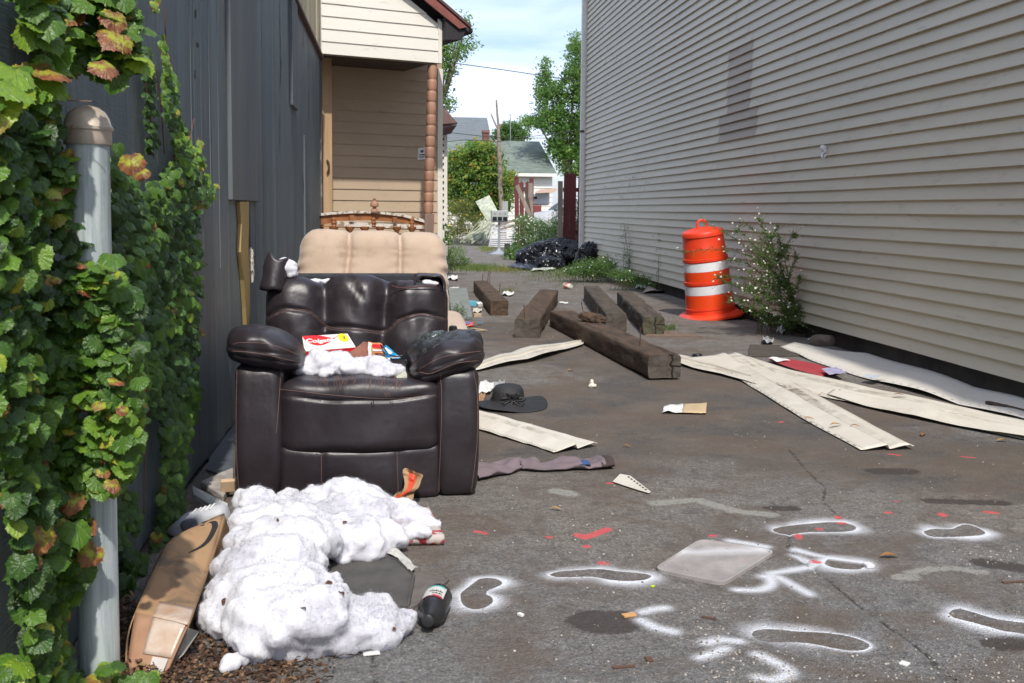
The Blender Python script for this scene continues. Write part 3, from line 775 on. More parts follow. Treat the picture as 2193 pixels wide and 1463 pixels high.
# ================================================================ RECLINERS
def interp(x, tab):
    if x <= tab[0][0]: return tab[0][1]
    for (a, b), (c, d) in zip(tab, tab[1:]):
        if x <= c:
            t = (x-a)/(c-a); t = t*t*(3-2*t); return b + (d-b)*t
    return tab[-1][1]
def gs(x, w): return math.exp(-(x/w)**2)
def bvh_of(*mbs):
    v = []; f = []
    for m in mbs:
        b = len(v); v += [Vector(p) for p in m.v]; f += [tuple(i+b for i in q) for q in m.f]
    return BVHTree.FromPolygons(v, f)
def cast(bvh, px, py, off=.001):
    d = ray(px, py); h = bvh.ray_cast(EYE, d)
    if h[0] is None: return None
    n = h[1] if h[1].dot(d) < 0 else -h[1]
    return h[0] + n*off
def stitch(mb, bvh, path, dash=.0075, gap=.0035, r=.0011, n=4, off=.0008):
    p2 = smooth_path([(x, y, 0) for x, y in path], 14); pts = []
    for q in p2:
        c = cast(bvh, q.x, q.y, off)
        if c is not None: pts.append(c)
    if len(pts) < 3: return
    L = sum((b-a).length for a, b in zip(pts, pts[1:]) if (b-a).length < .06)
    rs = resample(pts, max(4, int(L/.003))); i = 0
    st = max(1, round(dash/.003)); gp = max(1, round(gap/.003))
    while i + st < len(rs):
        seg = rs[i:i+st+1]
        if max((b-a).length for a, b in zip(seg, seg[1:])) < .012: mb.tube(seg, r, n, caps=False)
        i += st + gp
Y0 = 4.09
rc = thing('recliner', 'torn dark brown leather recliner heaped with rubbish, its back ripped open', 'armchair', (-.135, Y0+.45, 0))
# --- arm side panels
def arm_fn(side):
    def fn(v):
        # bowed front face, edges rolled, slight taper toward the floor
        v = v.copy()
        zt = (v.z + .27)/.54
        if v.y < 0: v.y -= .035*math.sin(max(0, min(1, zt))*PI)**.8 + .006*nn(v*9)
        if side > 0: v.x += -.022*(1-zt)**2*max(0, v.x/.09)
        v.x += .006*math.sin(zt*4+side)
        return v
    return fn
AL = MB(); AL.rbox((.190, .86, .55), .042, 14, Matrix.Translation((-.527, Y0+.465, .276)), arm_fn(-1))
AR = MB(); AR.rbox((.180, .86, .53), .042, 14, Matrix.Translation((.270, Y0+.455, .266)), arm_fn(1))
AL.build('arm_panel', LEATHER, rc, smooth=True); AR.build('arm_panel', LEATHER, rc, smooth=True)
# --- front cushions
SC = MB()
def seat_fn(v):
    v = v.copy(); u = v.x/.31
    if v.y < 0:
        v.y -= .028*(1-u*u) ; v.y += .012*gs(v.z - .096 + .026*(1-u*u), .007) - .010*nn(v*7)
    v.z += (.012*(1-u*u) - .008*math.sin(u*4)**2 + .008*nn(v*6))*max(0, v.z/.15)
    return v
SC.rbox((.645, .66, .29), .055, 30, Matrix.Translation((-.124, Y0+.33, .338)), seat_fn)
SC.build('seat_cushion', LEATHER, rc, smooth=True)
FR = MB()
def foot_fn(v):
    v = v.copy(); u = v.x/.31
    if v.y < 0:
        v.y -= .022*(1-u*u)
        for xs in (-.158, .150): v.y += .012*gs(v.x - xs, .008)
        v.y -= .006*nn(v*8)
    v.z -= .020*(1-u*u)*max(0, v.z/.117)
    return v
FR.rbox((.645, .24, .225), .03, 34, Matrix.Translation((-.124, Y0+.135, .112)), foot_fn)
FR.build('footrest', LEATHER, rc, smooth=True)
m = MB(); m.box((-.13, Y0+.45, .05), (.8, .75, .09)); m.build('base', BLACKPL, rc)
# --- arm pads
def pad_fn(side):
    def fn(v):
        v = v.copy(); s = v.x/.155*(-side)      # +1 toward seat
        v.z *= 1 - .28*max(0, s)**1.5
        v.z -= .030*max(0, s)**1.4
        g = gs(v.z + .012 - .004*math.sin(v.x*20), .007) + gs(v.z + .042, .006)
        r = 1 - .018*g
        v.x *= r; v.y *= r
        v += Vector((0, 0, .006*nn(v*12)))
        if v.y < -.1: v.y -= .012*nn(v*16)
        return v
    return fn
PL = MB(); PL.blob((.318, .50, .172), 2.9, 34, Matrix.Translation((-.507, Y0+.215, .598)) @ Matrix.Rotation(R(9), 4, 'Y') @ Matrix.Rotation(R(-6), 4, 'X'), pad_fn(-1))
PR = MB(); PR.blob((.330, .50, .165), 2.9, 34, Matrix.Translation((.226, Y0+.225, .545)) @ Matrix.Rotation(R(-15), 4, 'Y') @ Matrix.Rotation(R(-6), 4, 'X'), pad_fn(1))
PL.build('arm_pad', LEATHER, rc, smooth=True); tag(PR.build('arm_pad', LEATHER, rc, smooth=True), 'armrest pad with its top charred and cracked')
# --- back
BT = [(-.60, 683), (-.50, 664), (-.40, 668), (-.305, 700), (-.04, 709), (.04, 684), (.14, 672), (.27, 683)]
BTz = [(x, PY(838+x*455, y, Y0+.72).z) for x, y in BT]
BTOP = [(-.59, -.01), (-.5, .008), (-.42, 0), (-.345, -.024), (-.315, -.02), (-.28, .006), (-.18, .014), (-.1, .010), (-.05, -.004), (0, -.016), (.27, -.018)]
BK = MB(); BM = Matrix.Translation((-.16, Y0+.86, .605)) @ Matrix.Rotation(R(-13), 4, 'X')
def back_fn(v):
    v = v.copy(); u = v.x/.43
    w = BM @ v
    if v.y < .02:
        for xs, ww in ((-.315 + (.0 if w.z > .6 else .01), .016), (-.045+.03*(w.z-.6)*3, .016)):
            k = gs(w.x - xs, ww*2.2); v.y += .040*k
        ch = abs(math.sin(PI*min(1, max(0, (u+1)/2))*3))
        v.y -= .030*ch
        zs = interp(w.x, BTz); v.y += .016*gs(w.z - zs, .010); v.y += .03*max(0, zs - w.z)*1.2
        v.y -= .018*nn(Vector((w.x*6, w.z*5, 3))) + .008*nn(Vector((w.x*16, w.z*12, 9)))
        # creases fanning down from the torn top
        v.y += .012*gs((w.x + .14) + (w.z-.75)*.7 , .012)*max(0, min(1, (w.z-.62)*6)) + .012*gs((w.x + .02) - (w.z-.75)*.9, .012)*max(0, min(1, (w.z-.66)*6))
    v.z += interp(w.x, BTOP)*max(0, v.z/.235)
    return v
BK.rbox((.86, .24, .47), .085, 40, BM, back_fn)
BK.build('back_cushion', LEATHER, rc, smooth=True)
BF = MB(); a = PY(606, 586, Y0+.98); b = PY(905, 588, Y0+.98)
BF.box(((a.x+b.x)/2, Y0+1.00, (a.z + .2)/2), (b.x-a.x, .05, a.z-.2)); BF.build('back_frame', mat('navy_black_lining', (.02, .022, .030), (.035, .037, .045), 20, .8, .4, 50, .004), rc, bevel=.012)
# torn flaps
def flap(name, ctr, dim, rot, lab, cut):
    m = MB(); M = Matrix.Translation(ctr) @ Euler(rot).to_matrix().to_4x4()
    nu, nv = 22, 10
    def fn(u, v):
        an = lerp(-2.35, 2.0, u) ; rr = 1 - .25*v
        return M @ Vector((math.sin(an)*dim[0]/2*rr + .01*nn(Vector((u*3, v*3, cut))), -math.cos(an)*dim[1]/2*rr, (v-.5)*dim[2] + .02*math.sin(u*7)*v + .012*nn(Vector((u*5, v*2, cut)))))
    m.grid(fn, nu, nv)
    return tag(m.build(name, LEATHER, rc, smooth=True, solid=.006), lab)
c = PY(592, 585, Y0+.80)
flap('torn_cover', c + Vector((-.005, .02, -.005)), (.125, .14, .165), (R(-12), R(3), R(-14)), 'ripped upper corner of the cover, open and spilling stuffing', 1.0)
c = PY(915, 606, Y0+.82)
m = MB()
path = smooth_path([PY(885, 606, Y0+.80), PY(893, 592, Y0+.82), PY(915, 586, Y0+.84), PY(938, 590, Y0+.84), PY(951, 604, Y0+.82), PY(953, 622, Y0+.80)], 6)
def fl(u, v):
    k = u*(len(path)-1); i = min(int(k), len(path)-2); p = path[i].lerp(path[i+1], k-i)
    q = lerp(-.02, .015, v); ctr_ = PY(920, 612, Y0+.80)
    return p + (p-ctr_).normalized()*q*.35 + Vector((0, (v-.5)*.07 + .02*math.sin(u*9), .006*math.sin(u*11)))
m.grid(fl, 30, 5)
m.blob((.115, .10, .085), 2.8, 14, Matrix.Translation(PY(922, 608, Y0+.86)) @ Matrix.Rotation(R(12), 4, 'Y'), lambda v: v*(1+.25*nn(v*22)))
m.build('torn_cover', LEATHER, rc, smooth=True, solid=.006)
m = MB(); m.tube(smooth_path([PY(838, 612, Y0+.75), PY(860, 617, Y0+.745), PY(900, 614, Y0+.745), PY(935, 612, Y0+.75)], 6), [.003]*19, 6); m.build('torn_edge', plain('raw_red_edge', (.11, .035, .035), .8), rc, smooth=True)

TX = bpy.data.textures.new('fluff_clouds', 'CLOUDS'); TX.noise_scale = .07; TX.noise_depth = 4
TX2 = bpy.data.textures.new('fluff_fine', 'CLOUDS'); TX2.noise_scale = .03; TX2.noise_depth = 4
def stuffing(name, spheres, mt, parent=None, voxel=.009, s1=.03, s2=.012, fuzz=0, seed=1):
    rr = random.Random(seed); m = MB()
    for (p, r, sq) in spheres:
        p = Vector(p)
        sx = rr.random()*40
        def fn(v, sx=sx): return v*(1 + .30*nn(v.normalized()*1.6 + Vector((sx, 0, 0))) + .14*nn(v.normalized()*4 + Vector((0, sx, 0))))
        m.blob((2*r, 2*r, 2*r*sq), 2.1, 8, Matrix.Translation(p) @ Matrix.Rotation(rr.random()*6, 4, 'Z'), fn)
    o = m.build(name, mt, parent, smooth=True)
    q = o.modifiers.new('fuse', 'REMESH'); q.mode = 'VOXEL'; q.voxel_size = voxel; q.use_smooth_shade = True
    q = o.modifiers.new('smooth', 'SMOOTH'); q.iterations = 4; q.factor = .6
    for tx, st in ((TX, s1), (TX2, s2)):
        q = o.modifiers.new('fluff', 'DISPLACE'); q.texture = tx; q.strength = st; q.mid_level = .5
        q.texture_coords = 'LOCAL'
    return o
def fibres(src, n, ln=.014, seed=1, mt=None):
    bpy.context.view_layer.update()
    e = src.evaluated_get(bpy.context.evaluated_depsgraph_get()); me_ = e.to_mesh(); rr = random.Random(seed)
    ps = me_.polygons; N = len(ps); m = MB()
    for _ in range(n):
        p_ = ps[rr.randrange(N)]; c_ = Vector(p_.center); nrm_ = Vector(p_.normal)
        t_ = Vector((rr.gauss(0, 1), rr.gauss(0, 1), rr.gauss(0, 1))); d_ = (nrm_*rr.uniform(.1, .8) + t_*.6).normalized(); l = ln*rr.uniform(.4, 1.5)
        k_ = Vector((rr.gauss(0, 1), rr.gauss(0, 1), rr.gauss(0, 1)))*.5
        p0 = c_ - d_*l*.15; p1 = c_ + d_*l*.4; p2 = c_ + (d_ + k_).normalized()*l*.9; w = d_.cross(Vector((rr.gauss(0, 1), rr.gauss(0, 1), rr.gauss(0, 1)))).normalized()*.00028
        m.add([p0-w, p0+w, p1+w, p1-w, p2], [(0, 1, 2, 3), (3, 2, 4)])
    e.to_mesh_clear()
    o = m.build('loose_fibres', mt or STUFF, src, local=True); o['kind'] = 'stuff'; return o
def sp(px, py, Y, r, sq=.8): return (PY(px, py, Y), r, sq)
stuffing('stuffing', [sp(617, 573, Y0+.83, .045), sp(610, 562, Y0+.86, .032), sp(625, 585, Y0+.82, .03)], STUFFCLEAN, rc, .006, .014, .006)
stuffing('stuffing', [sp(655, 604, Y0+.9, .03, .5), sp(675, 602, Y0+.9, .03, .5), sp(700, 603, Y0+.92, .028, .5), sp(640, 606, Y0+.86, .02, .5)], STUFFCLEAN, rc, .006, .014, .006)
stuffing('stuffing', [sp(812, 607, Y0+.93, .024), sp(822, 611, Y0+.9, .018), sp(872, 612, Y0+.93, .024), sp(884, 610, Y0+.93, .02)], STUFFCLEAN, rc, .005, .01, .005)
stuffing('stuffing', [sp(914, 605, Y0+.80, .026, .5), sp(932, 607, Y0+.80, .02, .5), sp(900, 607, Y0+.93, .02, .5)], STUFFCLEAN, rc, .005, .01, .005)
# --- seams
B1 = bvh_of(AL, AR, SC, FR, PL, PR, BK)
m = MB()
for pth in ([(508, 783), (506, 900), (508, 1000), (513, 1058)], [(601, 788), (599, 830), (594, 900), (591, 930)], [(943, 803), (946, 850), (944, 950), (939, 1062)], [(1014, 797), (1022, 850), (1021, 950), (1008, 1062)],
            [(600, 834), (640, 838), (700, 845), (800, 853), (870, 852), (934, 847)],
            [(499, 738), (515, 734), (560, 735), (592, 742), (640, 760)], [(499, 752), (537, 755), (580, 762), (614, 770), (642, 776)],
            [(897, 793), (921, 777), (952, 764), (998, 756), (1030, 752)], [(900, 797), (921, 800), (952, 788), (983, 777), (1030, 772)],
            [(688, 966), (688, 1010), (688, 1056)], [(850, 966), (851, 1010), (853, 1054)],
            [(574, 683), (600, 668), (630, 662), (665, 668), (705, 700), (760, 704), (822, 709), (860, 682), (905, 672), (956, 683)], [(574, 686), (600, 671), (630, 665), (665, 672), (705, 704), (760, 708), (822, 713), (862, 685), (905, 675), (956, 686)]):
    m = MB(); stitch(m, B1, pth); m.build('stitching', THREAD, rc)
# cracked hide on the seat edge
m = MB()
for (x0, x1, y0, y1, k) in ((678, 702, 808, 836, 7), (715, 742, 806, 844, 10), (742, 775, 803, 828, 8), (775, 812, 806, 848, 7), (818, 848, 805, 838, 12), (846, 872, 812, 850, 10), (820, 866, 838, 850, 5)):
    for _ in range(k):
        x = rnd.uniform(x0, x1); y = rnd.uniform(y0, y0+6); dx = rnd.uniform(-.5, .5); ln = rnd.uniform(.3, 1)*(y1-y0); pts = []
        for i in range(9):
            c = cast(B1, x, y, .0006)
            if c is not None: pts.append(c)
            x += dx*ln/8 + rnd.uniform(-1.6, 1.6); y += ln/8
        if len(pts) > 4: m.tube(pts, [rnd.uniform(.0007, .0017)*(1-i/len(pts)*.7) for i in range(len(pts))], 4, caps=False)
m.build('cracked_hide', SCAR, rc)
m = MB()
for (x, y, l) in ((704, 866, 10), (795, 861, 14), (799, 858, 16), (835, 860, 6), (840, 862, 8), (685, 857, 4), (540, 893, 3)):
    pts = [cast(B1, x + (i*.6 if l > 3 else i*2), y + i*l/4, .0006) for i in range(5)]
    m = MB(); m.tube(pts, [.0018, .0022, .0016, .001, .0006], 4, caps=False); m.build('scuff_mark', plain('black_scuff', (.01, .008, .009), .6), rc)
# charred crumpled top of the right arm pad
m = MB()
def ch(v):
    a = nn(v*26); b = abs(nn(v*14 + Vector((3, 3, 3))))
    v = v*(1 + .035*a - .05*b)
    v.z += .007*max(0, nn(v*30))
    return v
m.blob((.325, .43, .125), 2.9, 44, Matrix.Translation((.226, Y0+.255, .583)) @ Matrix.Rotation(R(-13), 4, 'Y') @ Matrix.Rotation(R(-5), 4, 'X'), ch)
tag(m.build('charred_cover', LEATHERBURN, rc, smooth=True), 'burnt and crazed black top of the right arm pad')
m = MB()
for k in range(16):
    c = cast(B1, rnd.uniform(880, 1025), rnd.uniform(716, 750), .012)
# inner lining hanging beside the pad
a = MB(); P_ = [PY(868, 775, Y0+.35), PY(885, 762, Y0+.30), PY(893, 800, Y0+.2), PY(878, 808, Y0+.3)]
a.grid(lambda u, v: P_[0].lerp(P_[1], u).lerp(P_[3].lerp(P_[2], u), v) + Vector((.012*math.sin(u*20), -.02*math.sin(u*14+v*2), 0)), 16, 6)
a.build('torn_lining', mat('shiny_black_lining', (.02, .021, .025), (.05, .055, .065), 20, .3, .4, 40, .004), rc, smooth=True, solid=.003)

# --- things lying on the seat
ZS = .51
stuffing('white_stuffing', [sp(660, 788, Y0+.20, .062, .8), sp(690, 780, Y0+.22, .075, .8), sp(722, 779, Y0+.22, .072, .8), sp(748, 790, Y0+.18, .058, .7), sp(770, 788, Y0+.2, .06, .75), sp(800, 786, Y0+.19, .066, .75), sp(830, 795, Y0+.17, .05, .6), sp(852, 792, Y0+.18, .035, .7), sp(700, 800, Y0+.14, .035, .6), sp(805, 802, Y0+.13, .035, .5), sp(657, 780, Y0+.25, .03), sp(835, 802, Y0+.13, .03, .5)], STUFFCLEAN, None, .007, .030, .014, seed=4)
fibres([o for o in bpy.data.objects if o.name == 'white_stuffing'][0], 9000, .010)
tag(bpy.data.objects[-1] if False else [o for o in bpy.data.objects if o.name == 'white_stuffing'][0], 'band of clean white stuffing lying along the front of the leather seat', 'stuffing')
def on_quad(q, s, t, off=0.0):
    bl, br, tr_, tl = q; a = Vector(bl).lerp(Vector(br), s); b = Vector(tl).lerp(Vector(tr_), s)
    n = (Vector(br)-Vector(bl)).cross(Vector(tl)-Vector(bl)).normalized()
    return a.lerp(b, t) + n*off
def decal(mb, q, poly, off=.0012, bend=None):
    pts = [on_quad(q, s, t + (bend(s) if bend else 0), off) for s, t in poly]
    mb.add(pts, [tuple(range(len(pts)))])
def text_on(mb, q, body, s0, s1, t0, t1, off=.0014, shear=0, bold=0, bend=None, flip=False):
    vs, fs = text_mesh(body, 1.0, 0.0, shear, bold)
    x0 = min(v.x for v in vs); x1 = max(v.x for v in vs); y0 = min(v.y for v in vs); y1 = max(v.y for v in vs)
    P = []
    for v in vs:
        a = (v.x-x0)/(x1-x0); b = (v.y-y0)/(y1-y0)
        if flip: a = 1-a; b = 1-b
        s = s0 + (s1-s0)*a; t_ = t0 + (t1-t0)*b + (bend(s) if bend else 0)
        P.append(on_quad(q, s, t_, off))
    mb.add(P, fs)
# toothpaste carton
tb = thing('toothpaste_carton', 'crushed red and white toothpaste box with yellow sticker on the leather seat', 'box', tuple(PY(705, 768, Y0+.41)))
c8_ = [PY(656, 776, Y0+.385), PY(757, 768, Y0+.385), PY(764, 758, Y0+.45), PY(650, 762, Y0+.45), PY(652, 752, Y0+.375), PY(762, 743, Y0+.375), PY(744, 714, Y0+.435), PY(647, 720, Y0+.435)]
RED = plain('carton_red', (.72, .02, .03), .35); CWH = plain('carton_white', (.82, .82, .78), .4); YEL = plain('sticker_yellow', (.85, .72, .01), .5); BLU = plain('packet_blue', (.01, .30, .62), .3)
m = MB(); m.hexa(c8_); m.build('carton', CWH, tb, bevel=.002)
top = (c8_[4], c8_[5], c8_[6], c8_[7]); fr = (c8_[0], c8_[1], c8_[5], c8_[4])
m = MB(); decal(m, fr, [(0, 0), (1, 0), (1, .97), (0, .97)])
sw = [(s/14, .97 - .1*math.sin(PI*s/14)*0) for s in range(11)]
lo = [((s/20)**1.1*.80, .95 - .66*math.sin(PI*(s/20)**.85)) for s in range(21)]
up = [(.80, .90)] + [(.80 - .0*i, .9) for i in range(0)]
decal(m, top, [(0.0, .99), *lo[1:], (.79, .88), (.70, .76), (.62, .74), (.52, .84), (.40, .96), (.25, .99)], .0012)
m.build('red_print', RED, tb)
m = MB(); text_on(m, top, 'Colgate', .07, .64, .52, .86, .0022, .2, .03, lambda s: -.14*math.sin(PI*min(1, s/.75)))
m.build('lettering', CWH, tb)
m = MB(); decal(m, top, [(.86 + .105*math.cos(i*PI/9), .70 + .30*math.sin(i*PI/9)) for i in range(18)], .0018); m.build('sticker', YEL, tb)
m = MB(); text_on(m, top, '3', .83, .90, .58, .82, .0026, .1, .0); m.build('digit', INK, tb)
m = MB()
for t_ in (.2, .35, .5, .65):
    decal(m, fr, [(.06, t_), (.42, t_), (.42, t_+.05), (.06, t_+.05)], .002)
decal(m, fr, [(.70, .1), (.715, .1), (.715, .9), (.70, .9)], .002); decal(m, fr, [(.5, .6), (.68, .6), (.68, .72), (.5, .72)], .002)
m.build('fine_print', plain('pale_red_print', (.78, .35, .35), .4), tb)
# brown pot shard / folded paper
m = MB(); q = [PY(742, 758, Y0+.36), PY(790, 778, Y0+.33), PY(789, 734, Y0+.37), PY(778, 732, Y0+.38), PY(764, 745, Y0+.38)]
m.poly_prism(q, (0, .012, 0)); tag(m.build('cardboard_scrap', mat('red_brown_card', (.30, .13, .09), (.22, .09, .065), 30, .85, .3), bevel=.002), 'red brown scrap of rough card behind the stuffing on the seat', 'scrap')
wr = thing('snack_wrapper', 'orange and white crumpled snack wrapper standing in the seat rubbish', 'wrapper', tuple(PY(805, 765, Y0+.36)))
q = (PY(787, 771, Y0+.33), PY(825, 771, Y0+.36), PY(820, 737, Y0+.38), PY(788, 732, Y0+.36))
def crumple(q, nu, nv, amp, fr_, seed): 
    def fn(u, v):
        p = on_quad(q, u, v, 0); return p + Vector((nn(p*fr_ + Vector((seed, 0, 0))), nn(p*fr_ + Vector((0, seed, 0)))*2, nn(p*fr_ + Vector((0, 0, seed)))))*amp
    return fn
m = MB(); m.grid(crumple(q, 8, 8, .006, 40, 3), 10, 10); m.build('wrapper', plain('wrapper_orange', (.75, .26, .10), .3), wr, smooth=True, solid=.002)
def band(q, s0, s1, t0, t1, amp, fr_, seed, off=.004):
    base = crumple(q, 1, 1, amp, fr_, seed); n = (Vector(q[1])-Vector(q[0])).cross(Vector(q[3])-Vector(q[0])).normalized()
    return lambda u, v: base(lerp(s0, s1, u), lerp(t0, t1, v)) + n*off
m = MB(); m.grid(band(q, 0, .2, 0, .95, .006, 40, 3), 3, 10); m.grid(band(q, .3, .9, .52, .62, .006, 40, 3), 6, 2); m.build('white_print', CWH, wr)
m = MB(); m.grid(band(q, .25, 1, .72, .92, .006, 40, 3), 6, 3); m.build('red_print', RED, wr)
m = MB(); m.grid(band(q, .45, .95, .05, .40, .006, 40, 3), 6, 3); m.build('brown_print', plain('choc_brown', (.12, .045, .02), .4), wr)
bp = thing('blue_packet', 'bright blue and white foil packet under the black cable on the seat', 'packet', tuple(PY(838, 762, Y0+.36)))
q = (PY(832, 772, Y0+.30), PY(852, 776, Y0+.29), PY(834, 738, Y0+.39), PY(818, 744, Y0+.39))
q = (PY(832, 772, Y0+.30), PY(858, 766, Y0+.30), PY(826, 738, Y0+.39), PY(818, 746, Y0+.39))
m = MB(); m.grid(crumple(q, 8, 8, .004, 40, 5), 10, 10); m.build('foil', BLU, bp, smooth=True, solid=.004)
m = MB(); m.grid(band(q, .35, .7, .35, .85, .004, 40, 5), 3, 8); m.grid(band(q, .05, .95, .02, .16, .004, 40, 5), 6, 2); m.build('white_print', CWH, bp)
cb = thing('charred_cable', 'melted black plug with thin cable draped off the burnt armrest', 'cable', tuple(PY(925, 726, Y0+.3)))
m = MB(); m.blob((.105, .07, .05), 2.6, 18, Matrix.Translation(PY(925, 724, Y0+.22)) @ Matrix.Rotation(R(-18), 4, 'Y'), lambda v: v*(1+.25*nn(v*30)+.12*nn(v*80)))
m.build('plug', mat('melted_glossy_plastic', (.02, .025, .025), (.10, .12, .12), 30, .12, .6, 50, .006), cb, smooth=True)
m = MB(); m.tube(smooth_path([PY(905, 730, Y0+.22), PY(885, 742, Y0+.26), PY(868, 758, Y0+.3), PY(852, 763, Y0+.3), PY(834, 760, Y0+.31), PY(824, 748, Y0+.34), PY(815, 738, Y0+.37)], 8), .0028, 6)
m.tube(smooth_path([PY(880, 755, Y0+.24), PY(865, 766, Y0+.27), PY(848, 770, Y0+.28), PY(836, 767, Y0+.3)], 8), .0026, 6); m.build('cable', BLACKPL, cb, smooth=True)
bkq = [PY(838, 814, Y0+.10), PY(872, 802, Y0+.10), PY(866, 786, Y0+.22), PY(830, 800, Y0+.24)]
m = MB(); m.poly_prism(bkq, (0, 0, -.03)); tag(m.build('paper_book', plain('cream_pages', (.62, .62, .50), .7), bevel=.002), 'small cream paperback wedged beside the right arm pad on the seat', 'book')

# ================================================================ TAN RECLINER
YT = 5.28
tr = thing('recliner', 'tan fabric recliner with three puffed back channels, standing behind the leather one', 'armchair', (-.1, YT+.5, 0))
TM = Matrix.Translation((-.116, YT+1.02, .585)) @ Matrix.Rotation(R(-9), 4, 'X') @ Matrix.Rotation(R(1.6), 4, 'Y')
TBK = MB()
def tfn(v):
    v = v.copy(); u = v.x/.455; w = v.z
    if v.y < .05:
        for xs in (-.150, .165):
            k = gs(v.x - xs - .005*math.sin(w*25), .013); v.y += .032*k
            v.y += .0045*math.sin(w*120 + 5*nn(v*9) + 30*abs(v.x-xs))*gs(v.x-xs, .05)*(1-gs(v.x-xs, .008))
        v.y -= .05*(abs(math.cos(PI*(v.x-.0075)/.315)) if False else math.sqrt(max(0, 1-((abs(((v.x+.4655) % .3155)-.158)/.158))**2.4)))
        e = max(0, abs(u)-.84)/.16
        v.y += .016*math.sin(w*80+2*nn(v*7))*e
        v.y -= .010*nn(v*9)
    v.z += max(0, v.z/.43)*.016*math.sqrt(max(0, 1-((abs(((v.x+.4655) % .3155)-.158)/.158))**2.4)) + .006*nn(v*14)
    v.x *= 1 - .045*max(-1, w/.43)**1 + .02*math.cos(w*5) + .008*math.sin(w*60)*(abs(u) > .9)
    return v
TBK.rbox((.91, .30, .86), .10, 60, TM, tfn)
TBK.build('back_cushion', TAN, tr, smooth=True)
for sx, nm in ((-.50, 0), (.315, 1)):
    m = MB(); m.blob((.24, .95, .56), 4.5, 18, Matrix.Translation((sx, YT+.50, .285)), lambda v: v + Vector((0, 0, .015*math.sin(v.y*6) + .008*nn(v*12)))); m.build('arm', TAN, tr, smooth=True)
m = MB(); m.blob((.62, .80, .22), 4.5, 16, Matrix.Translation((-.1, YT+.45, .37))); m.build('seat_cushion', TAN, tr, smooth=True)
m = MB(); m.blob((.62, .2, .34), 5, 14, Matrix.Translation((-.1, YT+.13, .2))); m.build('footrest', TAN, tr, smooth=True)
m = MB(); m.lathe([(.02, 0), (.024, .012), (.02, .03), (.01, .034)], 12, Matrix.Translation(PY(970, 711, YT+.0) )); m.build('recline_knob', BLACKPL, tr)
# ================================================================ FOREGROUND RUBBISH
def gp(pts, z=0.0): return [G(x, y, z) for x, y in pts]
def sheet(pts_l, pts_r, nu=40, nv=12, prof=None, sag=None, z0=.004):
    """ruled sheet lying on the ground between two edges drawn as point lists (world)"""
    A = resample(smooth_path(pts_l, 6), nu); B = resample(smooth_path(pts_r, 6), nu)
    def fn(u, v):
        i = min(int(round(u*nu)), nu); p = A[i].lerp(B[i], v)
        z = z0 + (prof(v) if prof else 0) + (sag(u, v) if sag else 0)
        return Vector((p.x, p.y, p.z + z))
    return fn
def SID(v):   # double lap profile of a vinyl panel: nail hem, two faces, butt lip
    if v < .07: return .004
    if v < .50: return .004 + .022*((v-.07)/.43)
    if v < .54: return .026 - .022*((v-.50)/.04)
    if v < .96: return .004 + .020*((v-.54)/.42)
    return .016
def strip(label, left, right, mt=STRIP, lift=0.0, group=None, seed=1, wav=.012, z0=.003, prof=SID, lifts=None, name='siding_strip', cat='siding strip', hem=True, nu=60, dirt=.6):
    L = gp(left); Rr = gp(right)
    def sag(u, v):
        b = wav*abs(nn(Vector((u*3.3, seed, 0)))) + .006*nn(Vector((u*9, v*2.2, seed)))**2*2
        return b*(1 - .3*v) + lift*u + (interp(u, lifts) if lifts else 0)
    m = MB(); m.grid(sheet(L, Rr, nu, 26, prof, sag, z0), nu, 26)
    m.a = [(dirt if .50 < (i//nu)/26 < .80 else .25*dirt)*(.3 + .7*math.sin(PI*min(1, (i % nu)/nu*1.25))) for i in range(len(m.f))]
    o = m.build(name, mt, None, smooth=True, solid=.0018, auto=True)
    tag(o, label, cat, group or 'torn off lengths of vinyl siding on the asphalt')
    if hem:        # the row of nail slots along one edge
        h = MB(); A = resample(smooth_path(L, 6), nu*2); B = resample(smooth_path(Rr, 6), nu*2)
        for i in range(2, nu*2-2, 3):
            u = i/(nu*2); q = A[i].lerp(B[i], .03); r = A[i+1].lerp(B[i+1], .03); w = (B[i]-A[i]).normalized()*.0035
            z = Vector((0, 0, z0 + prof(.03) + sag(u, .03) + .0022))
            h.quad(q-w+z, q+w+z, r+w+z, r-w+z)
        h.build('nail_slots', plain('slot_shadow_gap', (.05, .045, .04)), o)
        h = MB()  # thin dark quads paint in the shade lines along the panel's ridges
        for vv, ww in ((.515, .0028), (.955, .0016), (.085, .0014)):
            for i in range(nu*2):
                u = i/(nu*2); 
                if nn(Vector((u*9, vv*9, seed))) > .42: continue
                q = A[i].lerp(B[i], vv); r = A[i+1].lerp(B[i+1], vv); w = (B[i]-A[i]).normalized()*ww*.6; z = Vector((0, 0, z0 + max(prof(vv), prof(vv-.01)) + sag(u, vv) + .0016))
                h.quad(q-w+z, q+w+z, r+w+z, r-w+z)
        h.build('lap_shade_line', plain('painted_lap_shade', (.17, .14, .10)), o)
    return o
GLEFT = [(1520, 766), (1560, 800), (1640, 850), (1720, 900), (1800, 943), (1843, 967)]
GR_ = [(1578, 762), (1600, 771), (1700, 826), (1800, 880), (1900, 935), (1958, 964)]
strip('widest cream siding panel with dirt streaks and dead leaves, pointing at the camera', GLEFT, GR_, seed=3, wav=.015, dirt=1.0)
strip('long shaded grey white siding panel lying nearest the taupe wall', [(1670, 746), (1740, 775), (1850, 812), (1980, 848), (2110, 885), (2260, 928)], [(1702, 740), (1790, 757), (1880, 765), (2000, 785), (2100, 795), (2300, 812)], STRIPG, seed=5, wav=.05, prof=lambda v: .004 + .018*v)
